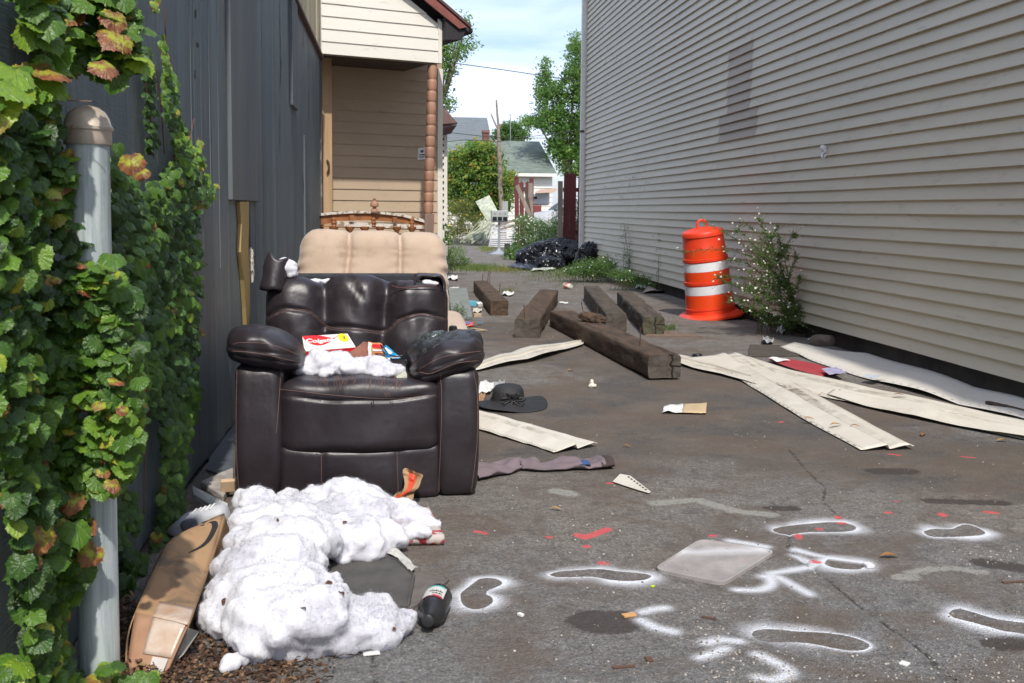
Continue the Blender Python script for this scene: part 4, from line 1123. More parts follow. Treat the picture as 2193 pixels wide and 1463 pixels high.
strip('split cream siding panel running from the red scrap to the right edge', [(1455, 770), (1560, 800), (1700, 838), (1850, 871), (2000, 902), (2260, 958)], [(1600, 770), (1700, 800), (1830, 830), (1950, 855), (2080, 885), (2280, 925)], seed=8, wav=.03)
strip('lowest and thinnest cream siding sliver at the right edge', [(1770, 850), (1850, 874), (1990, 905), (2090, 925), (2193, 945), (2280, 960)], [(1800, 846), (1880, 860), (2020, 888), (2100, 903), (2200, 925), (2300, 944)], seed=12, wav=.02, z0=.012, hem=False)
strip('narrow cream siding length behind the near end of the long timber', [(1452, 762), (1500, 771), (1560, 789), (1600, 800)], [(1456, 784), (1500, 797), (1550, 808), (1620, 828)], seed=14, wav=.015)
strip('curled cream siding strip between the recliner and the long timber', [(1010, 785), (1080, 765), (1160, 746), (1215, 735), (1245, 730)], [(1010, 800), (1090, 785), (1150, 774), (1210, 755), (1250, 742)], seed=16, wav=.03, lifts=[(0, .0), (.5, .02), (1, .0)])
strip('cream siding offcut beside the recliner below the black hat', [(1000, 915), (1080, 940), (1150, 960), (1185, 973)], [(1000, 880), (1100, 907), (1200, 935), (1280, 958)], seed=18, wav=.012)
m = MB(); m.grid(sheet(gp([(1645, 775), (1700, 795), (1760, 812)]), gp([(1690, 774), (1750, 785), (1800, 803)]), 12, 14, lambda v: .012 + .010*abs(math.sin(v*PI*2)), None, .004), 12, 14)
m.build('siding_scrap', plain('dusty_red_vinyl', (.42, .05, .06), .5, 0, .2), None, smooth=True, solid=.003); tag(bpy.data.objects['siding_scrap'], 'dusty red siding scrap with a white torn corner', 'siding scrap')
m = MB(); m.grid(sheet(gp([(1645, 777), (1664, 783)]), gp([(1664, 773), (1692, 782)]), 5, 4, None, lambda u, v: .03+.006*math.sin(u*5+v*4)), 5, 4); m.build('torn_paper', WHITEP, bpy.data.objects['siding_scrap'], solid=.002)
m = MB(); m.grid(sheet(gp([(1758, 806), (1775, 818)]), gp([(1790, 802), (1812, 815)]), 6, 5, None, lambda u, v: .05 + .006*nn((u*6, v*6, 3))), 6, 5)
tag(m.build('plastic_bag_scrap', plain('lilac_film', (.48, .45, .66), .25, 0, .4), solid=.002), 'crumpled lilac plastic film on the siding beside the red scrap', 'plastic scrap')
m = MB(); m.grid(sheet(gp([(1848, 822), (1875, 826)]), gp([(1862, 818), (1896, 821)]), 8, 4, None, lambda u, v: .045 + .01*math.sin(v*PI)), 8, 4)
tag(m.build('paper_scrap', plain('blue_grey_paper', (.50, .54, .60), .6), solid=.002), 'bluish grey curl of paper resting on the split siding panel', 'paper')
m = MB(); q = gp([(1605, 741), (1672, 742), (1712, 764), (1602, 766)]); m.poly_prism(q, (0, 0, .014)); tag(m.build('board_offcut', mat('dark_wet_board', (.085, .07, .055), (.06, .05, .042), 12, .8, .3), bevel=.002), 'dark flat board offcut at the tip of the shaded siding panel', 'board')
# broken triangular piece with slots
m = MB(); q = gp([(1312, 1032), (1328, 1016), (1350, 1020), (1394, 1054), (1390, 1057), (1366, 1050), (1335, 1040)], .006)
m.poly_prism(q, (0, 0, .003)); o = m.build('siding_shard', STRIP, bevel=.001); tag(o, 'small pointed cream siding shard lying alone past the trouser leg', 'siding shard')
m = MB()
for k in range(7):
    t_ = (k+.5)/7.6; a = G(lerp(1342, 1388, t_), lerp(1018, 1052, t_), .0105); b = G(lerp(1342, 1388, t_+.07), lerp(1018, 1052, t_+.07), .0105); w = Vector((.004, .004, 0)); m.quad(a-w, a+w, b+w, b-w)
m.build('nail_slots', plain('slot_shadow_gap', (.05, .045, .04)), o)
# ---------------- car mats
def mat_slab(name, label, pts, mt, th=.008, rimm=None, r=.04, z=0.0, cat='floor mat', dish=True):
    P = gp(pts); n = len(P); out = []
    for i in range(n):
        a, b, c = P[i-1], P[i], P[(i+1) % n]; da = (a-b).normalized()*r; dc = (c-b).normalized()*r
        for k in range(6):
            t = k/5; out.append((b+da).lerp(b, t).lerp(b.lerp(b+dc, t), t))
    c = sum(out, Vector())/len(out); rings = [(1.0, 0), (1.0, th), (.985, th+.0015), (.955, th+.001), (.945, th-.003), (.93, th-.004)]
    for s_ in (.8, .6, .4, .2, .05): rings.append((s_, th-.004))
    vs = []; N = len(out)
    for s_, h in rings:
        for p in out:
            q = c + (p-c)*s_; vs.append(Vector((q.x, q.y, z + h + .003*nn((q.x*5, q.y*5, 1)) + (.004*nn((q.x*14, q.y*14, 2)) if s_ < .9 else 0))))
    m = MB(); fs = []; 
    for j in range(len(rings)-1):
        for i in range(N): fs.append((j*N+i, j*N+(i+1) % N, (j+1)*N+(i+1) % N, (j+1)*N+i))
    fs.append(tuple((len(rings)-1)*N+i for i in range(N))); m.add(vs, fs)
    return tag(m.build(name, mt, None, smooth=True, auto=True), label, cat)
t = NT('dusty_grey_mat'); v = t.coord()
col = t.mix(t.ramp(t.noise(9, v, 6, .6), [(.35, 0), (.65, 1)]), (.27, .245, .235), (.38, .35, .34))
sx_ = t.n('ShaderNodeSeparateXYZ'); t.l(v, sx_.inputs[0])
wb = t.math('ADD', t.math('MULTIPLY', sx_.outputs[1], -1.0), t.math('MULTIPLY_ADD', t.noise(5, v, 4), .12, .03))
col = t.mix(t.ramp(t.math('ABSOLUTE', wb), [(.0, .75), (.05, 0)]), col, (.62, .62, .64))
col = t.mix(t.ramp(t.noise(16, v, 6, .7), [(.66, 0), (.70, .6)]), col, (.42, .17, .17))
col = t.mix(t.ramp(t.noise(70, v, 3, .6), [(.68, 0), (.71, .9)]), col, (.06, .045, .04))
MATG = t.fin(col, .85, t.bump(t.noise(80, v, 5), .4, .003))
mg = mat_slab('car_mat', 'dusty light grey rubber car mat beside the white sprayed outlines', [(1399, 1224), (1548, 1257), (1662, 1187), (1500, 1160)], MATG, .012)
mat_slab('car_mat', 'grey brown car mat half under the black rubber sheet near the bottle', [(770, 1308), (882, 1310), (968, 1243), (880, 1228), (800, 1226)], mat('grimy_brown_mat', (.115, .10, .09), (.16, .14, .125), 14, .85, .4), .010, r=.03)
mat_slab('rubber_sheet', 'flat black rubber sheet sticking out from under the stuffing heap', [(640, 1195), (700, 1300), (876, 1312), (889, 1243), (850, 1208), (760, 1176)], mat('black_rubber_sheet', (.060, .057, .056), (.095, .088, .082), 10, .8, .3), .016, r=.01, cat='rubber sheet', z=.001)
m = MB(); m.grid(sheet(gp([(818, 1198), (845, 1205), (878, 1238)]), gp([(812, 1188), (850, 1190), (895, 1232)]), 10, 5, None, lambda u, v: .02 + .012*nn((u*7, v*7, 2))), 10, 5)
tag(m.build('dried_paint_skin', plain('cracked_pale_skin', (.55, .54, .50), .8, 0, .5), solid=.002), 'flaking pale crust on the corner of the black rubber sheet', 'debris')
# ---------------- folded rug
t = NT('red_patterned_pile'); v = t.coord(); f = t.noise(16, v, 3, .5, 1.0)
col = t.mix(t.ramp(f, [(.44, 0), (.50, 1)]), (.45, .035, .05), (.52, .46, .43)); col = t.mix(t.ramp(t.noise(30, v, 4, .6), [(.62, 0), (.66, .6)]), col, (.50, .30, .12))
RUG = t.fin(col, .95, t.bump(t.noise(300, v, 3), .8, .003))
rg = thing('folded_rug', 'red patterned rug folded double beside the stuffing heap', 'rug', tuple(G(905, 1165)))
A = gp([(828, 1168), (950, 1166)]); B = gp([(850, 1120), (918, 1104)])
m = MB(); 
def rug(u, v):
    # u across the width, v round the fold: bottom layer back -> front roll -> top layer back
    a = A[0].lerp(A[1], u); b = B[0].lerp(B[1], u); d = (b-a); L = d.length; d.normalize()
    r = .016
    if v < .35: s = L*.8*(1 - v/.35); z = .006; 
    elif v < .65: an = (v-.35)/.3*PI; s = -math.sin(an)*r*1.2; z = .006 + r*(1-math.cos(an))
    else: s = L*(v-.65)/.35; z = .006 + 2*r + .006*math.sin(u*7 + v*5) + .03*((v-.65)/.35)**2*(1-u)
    return a + d*s + Vector((0, 0, z + .003*nn((u*9, v*9, 0))))
m.grid(rug, 20, 40); m.build('pile', RUG, rg, smooth=True, solid=.007)
# ---------------- bottle
Bc = G(934, 1335, .042); Bf = G(925, 1300, .042)
d = (G(940, 1277, .040) - G(916, 1331, .040)); d.z = 0; d.normalize(); zc = .0
bt = thing('bottle', 'round black plastic bottle with white label lying beside the stuffing', 'bottle', tuple(G(928, 1330)))
Rb = .041; base0 = G(916, 1331, .040); 
bm = frame_m((base0.x, base0.y, Rb), (d.y, -d.x, 0), (0, 0, 1)); bm = Matrix((Vector((d.y, -d.x, 0)), Vector((0, 0, 1)).cross(d).cross(d)*-1, d)).transposed().to_4x4()
zx = Vector((0, 0, 1)); xx = zx.cross(d).normalized(); bm = Matrix((xx, d.cross(xx).normalized(), d)).transposed().to_4x4(); bm = Matrix.Translation((base0.x, base0.y, Rb)) @ bm
m = MB(); m.lathe([(.0165, .012), (.018, .022), (.032, .040), (.0385, .054), (Rb, .062), (Rb, .175), (.038, .185), (.030, .187)], 40, bm); m.build('body', BLACKPL, bt, smooth=True, auto=True)
m = MB(); m.lathe([(.0145, -.004), (.0175, -.002), (.0175, .018), (.016, .020)], 28, bm); m.build('cap', plain('ridged_black_cap', (.03, .03, .032), .35), bt, smooth=True, auto=True)
def ring(z0, z1, a0, a1, r, mt, nm, nu=24):
    m = MB(); m.grid(lambda u, v: bm @ Vector((r*math.cos(lerp(a0, a1, u)), r*math.sin(lerp(a0, a1, u)), lerp(z0, z1, v))), nu, 2); return m.build(nm, mt, bt, smooth=True)
up_ = math.pi/2 if (bm.to_3x3() @ Vector((0, 1, 0))).z > 0 else -math.pi/2
LABELW = plain('bottle_label', (.72, .72, .68), .4)
ring(.082, .160, up_-.95, up_+.75, Rb+.0007, LABELW, 'label'); ring(.082, .160, up_-1.75, up_-1.15, Rb+.0007, LABELW, 'label')
ring(.152, .160, up_-.9, up_+.7, Rb+.0012, plain('teal_band', (.05, .42, .38), .4), 'label_band'); ring(.074, .084, up_-1.75, up_+.75, Rb+.0012, plain('maroon_band', (.16, .02, .03), .4), 'label_band')
ring(.080, .090, up_-.05, up_+.65, Rb+.0016, plain('label_red', (.62, .05, .08), .4), 'label_logo')
m = MB()
for z0, z1, segs in ((.114, .126, (.07, .05, .09, .06, .08, .05, .09)), (.098, .107, (.05, .08, .04, .07, .06, .05))):   # two rows of worn print, unreadable in the photograph
    a = up_ + .55
    for k, w_ in enumerate(segs):
        m.grid(lambda u, v: bm @ Vector(((Rb+.0016)*math.cos(a - w_*1.5*u), (Rb+.0016)*math.sin(a - w_*1.5*u), lerp(z0, lerp(z0, z1, .6 + .4*(k % 2)), v))), 2, 1); a -= w_*1.5 + .03
m.build('lettering', INK, bt)
# ---------------- trousers
t = NT('mauve_grey_cloth'); v = t.coord(); col = t.mix(t.ramp(t.noise(7, v, 6, .6), [(.3, 0), (.7, 1)]), (.15, .115, .128), (.21, .165, .178)); PANT = t.fin(col, .95, t.bump(t.noise(130, v, 4), .4, .002))
ptr = thing('trouser_leg', 'mauve grey trouser leg lying flat beside the recliner foot', 'trousers', tuple(G(1160, 1015)))
cl = smooth_path(gp([(1000, 1022), (1060, 1012), (1110, 1002), (1160, 1005), (1220, 1001), (1262, 1000), (1290, 999)]), 8); hw = [.10, .085, .066, .07, .078, .078, .07]
def pant(u, v):
    k = u*(len(cl)-1); i = min(int(k), len(cl)-2); p = cl[i].lerp(cl[i+1], k-i); t_ = (cl[i+1]-cl[i]).normalized(); n = Vector((-t_.y, t_.x, 0))
    w = interp(u, [(j/6, hw[j]) for j in range(7)]); an = v*2*PI
    z = (.032 + .010*math.sin(u*21))*(1+math.sin(an))*.5 + .003
    if math.sin(an) > -.2:
        z += .014*nn((u*11, math.cos(an)*1.6, 4))**1 + .007*math.sin(u*46 + math.cos(an)*3 + 5*nn((u*4, v*3, 2)))*(1-u)
    return p + n*w*math.cos(an) + Vector((0, 0, max(.002, z)))
m = MB(); m.grid(pant, 90, 32, closed_u=False); m.build('cloth', PANT, ptr, smooth=True)
m = MB(); m.grid(lambda u, v: pant(lerp(.985, 1.06, u)*1.0 if False else min(1, lerp(.9, .9999, u)), v) + Vector((.03*u + .01, 0, .001)), 8, 32); m.build('hem_lining', plain('dark_brown_lining', (.06, .042, .04), .9), ptr, smooth=True)
m = MB(); cc = G(1250, 989, .035); m.grid(lambda u, v: cc + Vector(((u-.5)*.055, (v-.5)*.075, .012*math.cos((u-.5)*3)*math.cos((v-.5)*3) - .004 + .005*nn((u*5, v*5, 1)))), 8, 8); m.build('patch', plain('blue_patch', (.04, .09, .22), .8), ptr, smooth=True)
# ---------------- sun hat
ht = thing('sun_hat', 'black floppy straw sun hat with a ribbon bow on the asphalt', 'hat', tuple(G(1085, 870)))
HATM = None
t = NT('black_straw'); v = t.coord(); w = t.n('ShaderNodeTexWave'); w.wave_type = 'RINGS'; w.rings_direction = 'Z'; w.inputs['Scale'].default_value = 60; t.l(v, w.inputs[0])
HATM = t.fin(t.mix(t.noise(12, v), (.012, .012, .014), (.035, .035, .04)), .65, t.bump(w.outputs['Fac'], .5, .003))
hc = G(1092, 872)
m = MB()
def brim(u, v):
    an = u*2*PI; r = lerp(.095, lerp(.20, .225, .5+.5*math.cos(an+.3)), v)
    z = .03*(1-v) + .012 + .022*v*math.sin(an*2+.8) + .014*v*math.sin(an*3)
    return hc + Vector((r*math.cos(an), r*math.sin(an)*.9, max(.004, z)))
m.grid(brim, 60, 12); m.build('brim', HATM, ht, smooth=True, solid=.003)
m = MB(); m.lathe([(.102, .015), (.098, .06), (.092, .10), (.080, .122), (.05, .131), (.001, .133)], 36, Matrix.Translation(hc + Vector((-.01, .02, 0))) @ Matrix.Rotation(R(7), 4, 'X')); m.build('crown', HATM, ht, smooth=True)
m = MB(); m.lathe([(.106, .02), (.105, .05)], 36, Matrix.Translation(hc + Vector((-.01, .02, 0))), caps=False)
for a in range(7):
    an = a*.9; c_ = hc + Vector((.005, -.098, .06)); m.tube(smooth_path([c_, c_ + Vector((.05*math.cos(an), -.02, .035*math.sin(an))), c_ + Vector((.07*math.cos(an+.3), -.015, .045*math.sin(an+.3))), c_ + Vector((.02*math.cos(an+.6), -.01, .02*math.sin(an+.6)))], 5), [.006]*16, 6)
m.build('ribbon', plain('black_ribbon', (.018, .018, .02), .6), ht, smooth=True, solid=.002)
# papers behind the hat
def scrap(name, label, pts, mt, z=.006, amp=.01, fr_=14, cat='paper', grp=None, n=8):
    q = gp(pts); 
    def fn(u, v):
        p = q[0].lerp(q[1], u).lerp(q[3].lerp(q[2], u), v); return p + Vector((0, 0, z + amp*abs(nn((p.x*fr_, p.y*fr_, z*50))) + amp*.6*math.sin(u*5+v*3)**2))
    m = MB(); m.grid(fn, n, n); o = m.build(name, mt, None, smooth=True, solid=.0016); return tag(o, label, cat, grp)
scrap('paper_sheet', 'crumpled printed white sheet between the recliner arm and the hat', [(1022, 848), (1050, 846), (1062, 826), (1030, 822)], WHITEP, amp=.03)
scrap('paper_sheet', 'thin grey scrap of film just behind the hat crown', [(1055, 835), (1082, 838), (1080, 822), (1064, 822)], plain('greyish_film', (.45, .45, .44), .3), amp=.03, cat='plastic scrap')
scrap('cardboard_flap', 'small brown card flap peeking between the recliner and the hat', [(1020, 868), (1036, 866), (1040, 848), (1026, 846)], CARD, amp=.02, cat='card')
o = scrap('napkin', 'white and tan folded paper sleeve lying alone on the dark asphalt', [(1418, 887), (1461, 888), (1464, 869), (1424, 872)], WHITEP, z=.004, amp=.014)
q = gp([(1460, 888), (1512, 889), (1514, 867), (1466, 869)]); m = MB()
m.grid(lambda u, v: q[0].lerp(q[1], u).lerp(q[3].lerp(q[2], u), v) + Vector((0, 0, .012 + .012*math.sin(v*PI)*(.5+u*.5) + .004*nn((u*8, v*8, 3)))), 10, 10); m.build('sleeve', plain('tan_paper_sleeve', (.58, .43, .26), .8, 0, .3), o, smooth=True, solid=.002)
m = MB(); c_ = G(1268, 830, .0); m.blob((.05, .035, .03), 2.4, 10, Matrix.Translation(c_ + Vector((0, 0, .012))), lambda v: v*(1+.4*nn(v*60))); m.blob((.025, .03, .045), 2.2, 8, Matrix.Translation(c_ + Vector((0, .01, .03))), lambda v: v*(1+.4*nn(v*60)))
tag(m.build('chewed_foam', plain('pale_foam', (.75, .70, .60), .8, 0, .4), smooth=True), 'tiny white foam lump alone on the dark asphalt before the long timber', 'debris')
# ---------------- brown paper bag at the recliner foot
pb = thing('paper_bag', 'crumpled brown takeaway bag with red print against the footrest', 'paper bag', tuple(G(865, 1088)))
q = (PY(846, 1086, Y0-.10), PY(880, 1082, Y0-.10), PY(906, 1012, Y0-.08), PY(868, 1008, Y0-.06))
q = (PY(840, 1086, Y0-.12), PY(884, 1084, Y0-.12), PY(912, 1018, Y0-.07), PY(866, 1006, Y0-.05))
def bagf(u, v):
    p = on_quad(q, u, v); 
    p = p + Vector((.03*nn(p*16), .0, .026*nn(p*19 + Vector((4, 0, 0)))))
    f = abs(nn(p*19)) ; return p + Vector((0, -.075*f - .02*math.sin(u*PI), 0))
m = MB(); m.grid(bagf, 18, 18); m.grid(lambda u, v: bagf(u, v) + Vector((0, .02 + .02*math.sin(u*PI), 0)), 18, 18); m.build('bag', mat('crumpled_kraft', (.42, .27, .15), (.34, .21, .11), 12, .8, .5, 30, .006), pb, smooth=False)
m = MB(); m.grid(lambda u, v: bagf(lerp(.02, .35, u) + .18*v, lerp(.12, .92, v)) + Vector((0, -.003, 0)), 5, 12); m.build('red_print', plain('bag_red', (.68, .08, .03), .6), pb)
m = MB(); m.grid(lambda u, v: bagf(lerp(.3, .48, u), lerp(.08, .22, v)) + Vector((0, -.005, 0)), 4, 4); m.build('blue_print', plain('bag_blue', (.12, .42, .50), .6), pb)
# ---------------- cardboard box
bx = thing('cardboard_box', 'long flattened brown cardboard box with curved black arrow mark and tape', 'box', tuple(G(360, 1440)))
zt = .10
T = [G(290, 1312, .105), G(404, 1338, .10), G(480, 1106, .13), G(372, 1140, .15)]
T[3] = G(376, 1146, .15); Tm_l = G(352, 1205, .17)
bl = [G(268, 1440, 0.0), G(356, 1446, 0.0), G(500, 1170, 0.0), G(330, 1220, 0.0)]
bl[0] = G(272, 1438, .0)
m = MB()
def topf(u, v):
    p = T[0].lerp(T[1], u).lerp(T[3].lerp(T[2], u), v); return p + Vector((0, 0, .018*math.sin(v*PI)*(1-u) + .006*nn((u*3, v*7, 0)) - .012*math.sin(v*PI*1.3)*u))
m.grid(topf, 10, 24)
m.grid(lambda u, v: topf(0, v).lerp(bl[0].lerp(bl[3], v), u) + Vector((-.012*math.sin(u*PI), 0, 0)), 6, 24)
m.grid(lambda u, v: topf(1, v).lerp(bl[1].lerp(bl[2], v), u), 6, 24)
m.build('carton', CARD, bx, smooth=True, solid=.003, auto=True)
m = MB(); m.grid(lambda u, v: bl[0].lerp(bl[1], u).lerp(topf(u, 0), v) + Vector((0, -.02*v*0 - .008*math.sin(v*PI), .0)), 10, 8); 
m.build('end_flap', mat('bleached_card', (.42, .25, .15), (.30, .15, .09), 8, .8, .3), bx, smooth=True, solid=.003)
m = MB(); m.grid(lambda u, v: topf(lerp(.34, .99, u), lerp(-.01, .13, v)) + Vector((0, -.004*(v < .1), .0032)), 8, 5)
m.grid(lambda u, v: bl[0].lerp(bl[1], lerp(.30, .95, u)).lerp(topf(lerp(.34, .96, u), 0), lerp(.35, 1, v)) + Vector((0, -.012, .002)), 8, 6); m.build('tape', TAPE, bx, smooth=True, solid=.0008)
m = MB(); m.grid(lambda u, v: bl[0].lerp(bl[1], lerp(.55, .9, u)).lerp(topf(lerp(.55, .9, u), 0), lerp(.02, .33, v)) + Vector((0, -.014, .002)), 6, 4); m.build('tape', plain('milky_tape', (.62, .58, .55), .3), bx, smooth=True)
qf = [G(404, 1345, .09), G(426, 1352, .055), G(392, 1402, .03), G(372, 1420, .01)]
m = MB(); m.add(qf, [(0, 1, 2, 3)]); m.build('side_flap', plain('grey_card_back', (.34, .33, .31), .9), bx, solid=.003)
# curved arrow mark: crescent with small head
def onbox(px, py): 
    # point of the carton's top under this pixel
    o_ = EYE; d_ = ray(px, py); h = boxb.ray_cast(o_, d_); return (h[0] + (h[1] if h[1].dot(d_) < 0 else -h[1])*.0028) if h[0] is not None else G(px, py, .14)
tmpm = MB(); tmpm.grid(topf, 20, 40); boxb = bvh_of(tmpm)
m = MB()
oc = [(402, 1186), (420, 1180), (438, 1170), (452, 1156), (461, 1140), (466, 1128), (464, 1119), (456, 1117.5), (447, 1121)]
ic = [(402, 1186), (418, 1177), (432, 1167), (442, 1155), (449, 1142), (453, 1131), (453, 1124), (449, 1121), (446, 1122)]
A_ = smooth_path([Vector((x, y, 0)) for x, y in oc], 4); B_ = smooth_path([Vector((x, y, 0)) for x, y in ic], 4)
for i in range(len(A_)-1): m.quad(onbox(A_[i].x, A_[i].y), onbox(A_[i+1].x, A_[i+1].y), onbox(B_[i+1].x, B_[i+1].y), onbox(B_[i].x, B_[i].y))
hd = [(429, 1128), (432, 1119), (446, 1114), (460, 1112), (447, 1116), (438, 1120), (437, 1127)]
m.add([onbox(x, y) for x, y in hd], [tuple(range(7))]); m.build('arrow_mark', INK, bx, solid=.0006)
# ---------------- stuffing heap in front of the recliner
def gsph(px, py, z, r, sq=.8):
    d_ = ray(px, py); p = EYE + d_*((z-EYE.z)/d_.z); return ((p.x, p.y, p.z), r, sq)
S = []
def lump(px, py, r, zk=.55, sq=.8):   # lump of radius r resting on the ground or on lumps below
    S.append(gsph(px, py, r*sq*zk, r, sq))
for px, py, z, r in ((545, 1075, .15, .07), (538, 1120, .12, .07), (570, 1120, .12, .09), (600, 1110, .10, .10), (640, 1120, .10, .10), (535, 1168, .11, .08), (575, 1165, .12, .10), (620, 1160, .12, .12), (670, 1160, .10, .09),
                     (522, 1215, .10, .085), (560, 1215, .11, .11), (590, 1215, .12, .13), (640, 1215, .09, .09), (500, 1268, .07, .08), (540, 1270, .09, .10), (580, 1270, .10, .12), (630, 1265, .10, .11), (688, 1265, .07, .07),
                     (474, 1312, .05, .06), (510, 1322, .05, .075), (560, 1325, .08, .10), (620, 1320, .09, .11), (680, 1320, .09, .11), (735, 1314, .06, .072), (790, 1320, .05, .08), (560, 1365, .04, .085), (620, 1368, .03, .07), (680, 1355, .05, .08), (740, 1350, .05, .08), (800, 1345, .045, .075), (845, 1335, .035, .055), (866, 1328, .025, .035),
                     (452, 1336, .02, .035), (545, 1385, .02, .05), (580, 1392, .015, .04), (690, 1378, .02, .05), (830, 1360, .02, .045),
                     (690, 1075, .06, .09), (740, 1062, .09, .095), (785, 1075, .08, .085), (730, 1105, .08, .11), (790, 1110, .07, .10), (840, 1100, .05, .085), (885, 1110, .05, .065), (915, 1122, .04, .045), (715, 1150, .06, .10), (770, 1155, .06, .10), (820, 1150, .05, .08), (790, 1180, .03, .06), (745, 1178, .04, .06), (650, 1090, .06, .08), (620, 1075, .05, .06), (880, 1135, .05, .04), (905, 1140, .05, .035)):
    S.append(gsph(px, py, z, r, .72))
hp_ = stuffing('stuffing_heap', S, STUFF, None, .009, .036, .012, seed=9)
fibres(hp_, 70000, .011)
tag(hp_, 'big white heap of polyester stuffing spilling between the cardboard box and recliner', 'stuffing')
tag(stuffing('stuffing_tuft', [gsph(495, 1420, .018, .028), gsph(515, 1412, .015, .022), gsph(482, 1432, .012, .018)], STUFFCLEAN, None, .005, .012, .006, seed=3), 'small loose white tuft lying on the dead leaves below the heap', 'stuffing')
bpy.context.view_layer.update(); dg_ = bpy.context.evaluated_depsgraph_get(); e_ = hp_.evaluated_get(dg_)
for i, (px, py, s_, lab) in enumerate(((703, 1250, .026, 'red brown leaf bit lying halfway down the stuffing heap'), (730, 1272, .018, 'dark crumb of leaf right of the red brown bit on the heap'), (596, 1114, .014, 'small black bit near the top of the stuffing heap'), (738, 1122, .024, 'flat brown chip on the upper right lobe of the heap'), (481, 1290, .022, 'brown curled leaf on the lower left side of the heap'), (843, 1348, .018, 'brown bit near the right tip of the heap'), (648, 1305, .014, 'black speck low in the middle of the heap'))):
    o_ = Vector(hp_.location); hit = hp_.ray_cast(EYE - o_, ray(px, py), depsgraph=dg_)
    if hit[0]:
        c_ = hit[1] + o_; nn_ = hit[2]; m = MB(); M = Matrix.Translation(c_ + nn_*.004) @ nn_.to_track_quat('Z', 'Y').to_matrix().to_4x4() @ Matrix.Rotation(i*1.3, 4, 'Z')
        m.grid(lambda u, v: M @ Vector(((u-.5)*s_, (v-.5)*s_*.6*math.sin(PI*(u*.8+.1)), .004*math.sin(u*5))), 5, 3); tag(m.build('leaf_bit', plain('dark_leaf_bit', (.11, .04, .025), .8), solid=.001), lab, 'leaf bit', 'dark bits caught on the stuffing heap')
# ---------------- metal post
gp_ = thing('metal_post', 'galvanised steel fence post with a domed cast cap, wrapped in ivy', 'post', (0, 0, 0))
pc = G(212, 1452); YP = pc.y; XP = PY(207, 1200, YP).x
rP = .0485; ztop = PY(175, 292, YP).z
gp_.location = (XP, YP, 0)
lean = PY(188, 300, YP).x - XP
m = MB(); m.tube([(XP, YP, -.02), (XP+lean*.5, YP, ztop*.5), (XP+lean, YP, ztop)], rP, 32); m.build('pipe', GALV, gp_, smooth=True, auto=True)
m = MB(); m.lathe([(.0535, -.02), (.0545, -.018), (.0545, .012), (.0585, .015), (.0585, .021), (.0535, .026), (.050, .042), (.041, .057), (.026, .068), (.010, .072), (.001, .0725)], 32, Matrix.Translation((XP+lean, YP, ztop)))
m.build('cap', CAPM, gp_, smooth=True, auto=True)
# ---------------- shoe and rubble by the wall
sh = thing('trainer_shoe', 'worn white and grey trainer wedged behind the cardboard box', 'shoe', tuple(G(420, 1125)))
sc_ = G(425, 1118, .05)
SM = Matrix.Translation(sc_) @ Matrix.Rotation(R(-15), 4, 'Z') @ Matrix.Rotation(R(-18), 4, 'Y')
m = MB(); m.blob((.24, .10, .085), 3.0, 18, SM, lambda v: Vector((v.x, v.y, v.z*(1 - .35*max(0, -v.x/.12)) + .012*nn(v*15)))); m.build('upper', plain('grubby_white_leather', (.52, .53, .56), .5, 0, .4), sh, smooth=True)
m = MB(); m.blob((.262, .112, .03), 4, 14, SM @ Matrix.Translation((0, 0, -.036))); m.build('sole', plain('dirty_sole', (.42, .42, .44), .8), sh, smooth=True)
m = MB(); m.blob((.07, .02, .045), 2.6, 10, SM @ Matrix.Translation((-.01, -.046, .006))); m.build('swatch', plain('grey_suede', (.16, .16, .20), .9), sh, smooth=True)
m = MB()
for k in range(5): m.tube([SM @ Vector((.0 + k*.018, -.03, .038)), SM @ Vector((.008 + k*.018, .0, .047)), SM @ Vector((.0 + k*.018, .03, .038))], .003, 5)
m.build('laces', WHITEP, sh)
def plank(name, label, pts, z0, z1, th, mt, cat='board', grp=None):
    q = [G(pts[0][0], pts[0][1], z0), G(pts[1][0], pts[1][1], z0), G(pts[2][0], pts[2][1], z1), G(pts[3][0], pts[3][1], z1)]
    m = MB(); m.poly_prism(q, (0, 0, -th)); o = m.build(name, mt, None, bevel=.002); return tag(o, label, cat, grp)
plank('painted_board', 'short white painted board with peeled patch behind the trainer', [(414, 1058), (470, 1092), (488, 1078), (412, 1040)], .05, .07, .02, mat('chipped_white_board', (.60, .62, .60), (.16, .15, .15), 16, .6, .3, contrast=(.60, .64)))
m = MB(); q = gp([(430, 1030), (478, 1062), (500, 1028), (500, 1000), (455, 1018)], .03); m.poly_prism(q, (0, 0, -.03)); tag(m.build('plaster_chunk', mat('broken_plaster', (.50, .47, .43), (.30, .26, .24), 20, .9, .7, 40, .01), bevel=.006), 'broken pale plaster chunk by the recliner side', 'rubble')
m = MB(); m.box(G(488, 1040, .055), (.055, .02, .055), (R(20), 0, R(8))); tag(m.build('sponge_block', plain('peach_sponge', (.62, .44, .28), .9, 0, .3), bevel=.004), 'peach coloured square block leaning on the plaster by the recliner', 'block')
m = MB(); q = [G(440, 1010, .0), G(500, 1030, 0), G(503, 905, .0), G(470, 935, .0)]; m.poly_prism(q, (0, 0, .012)); tag(m.build('slate_sheet', plain('blue_grey_sheet', (.10, .115, .13), .7, 0, .3), bevel=.002), 'dull blue grey sheet on the ground between the boards and recliner', 'sheet')
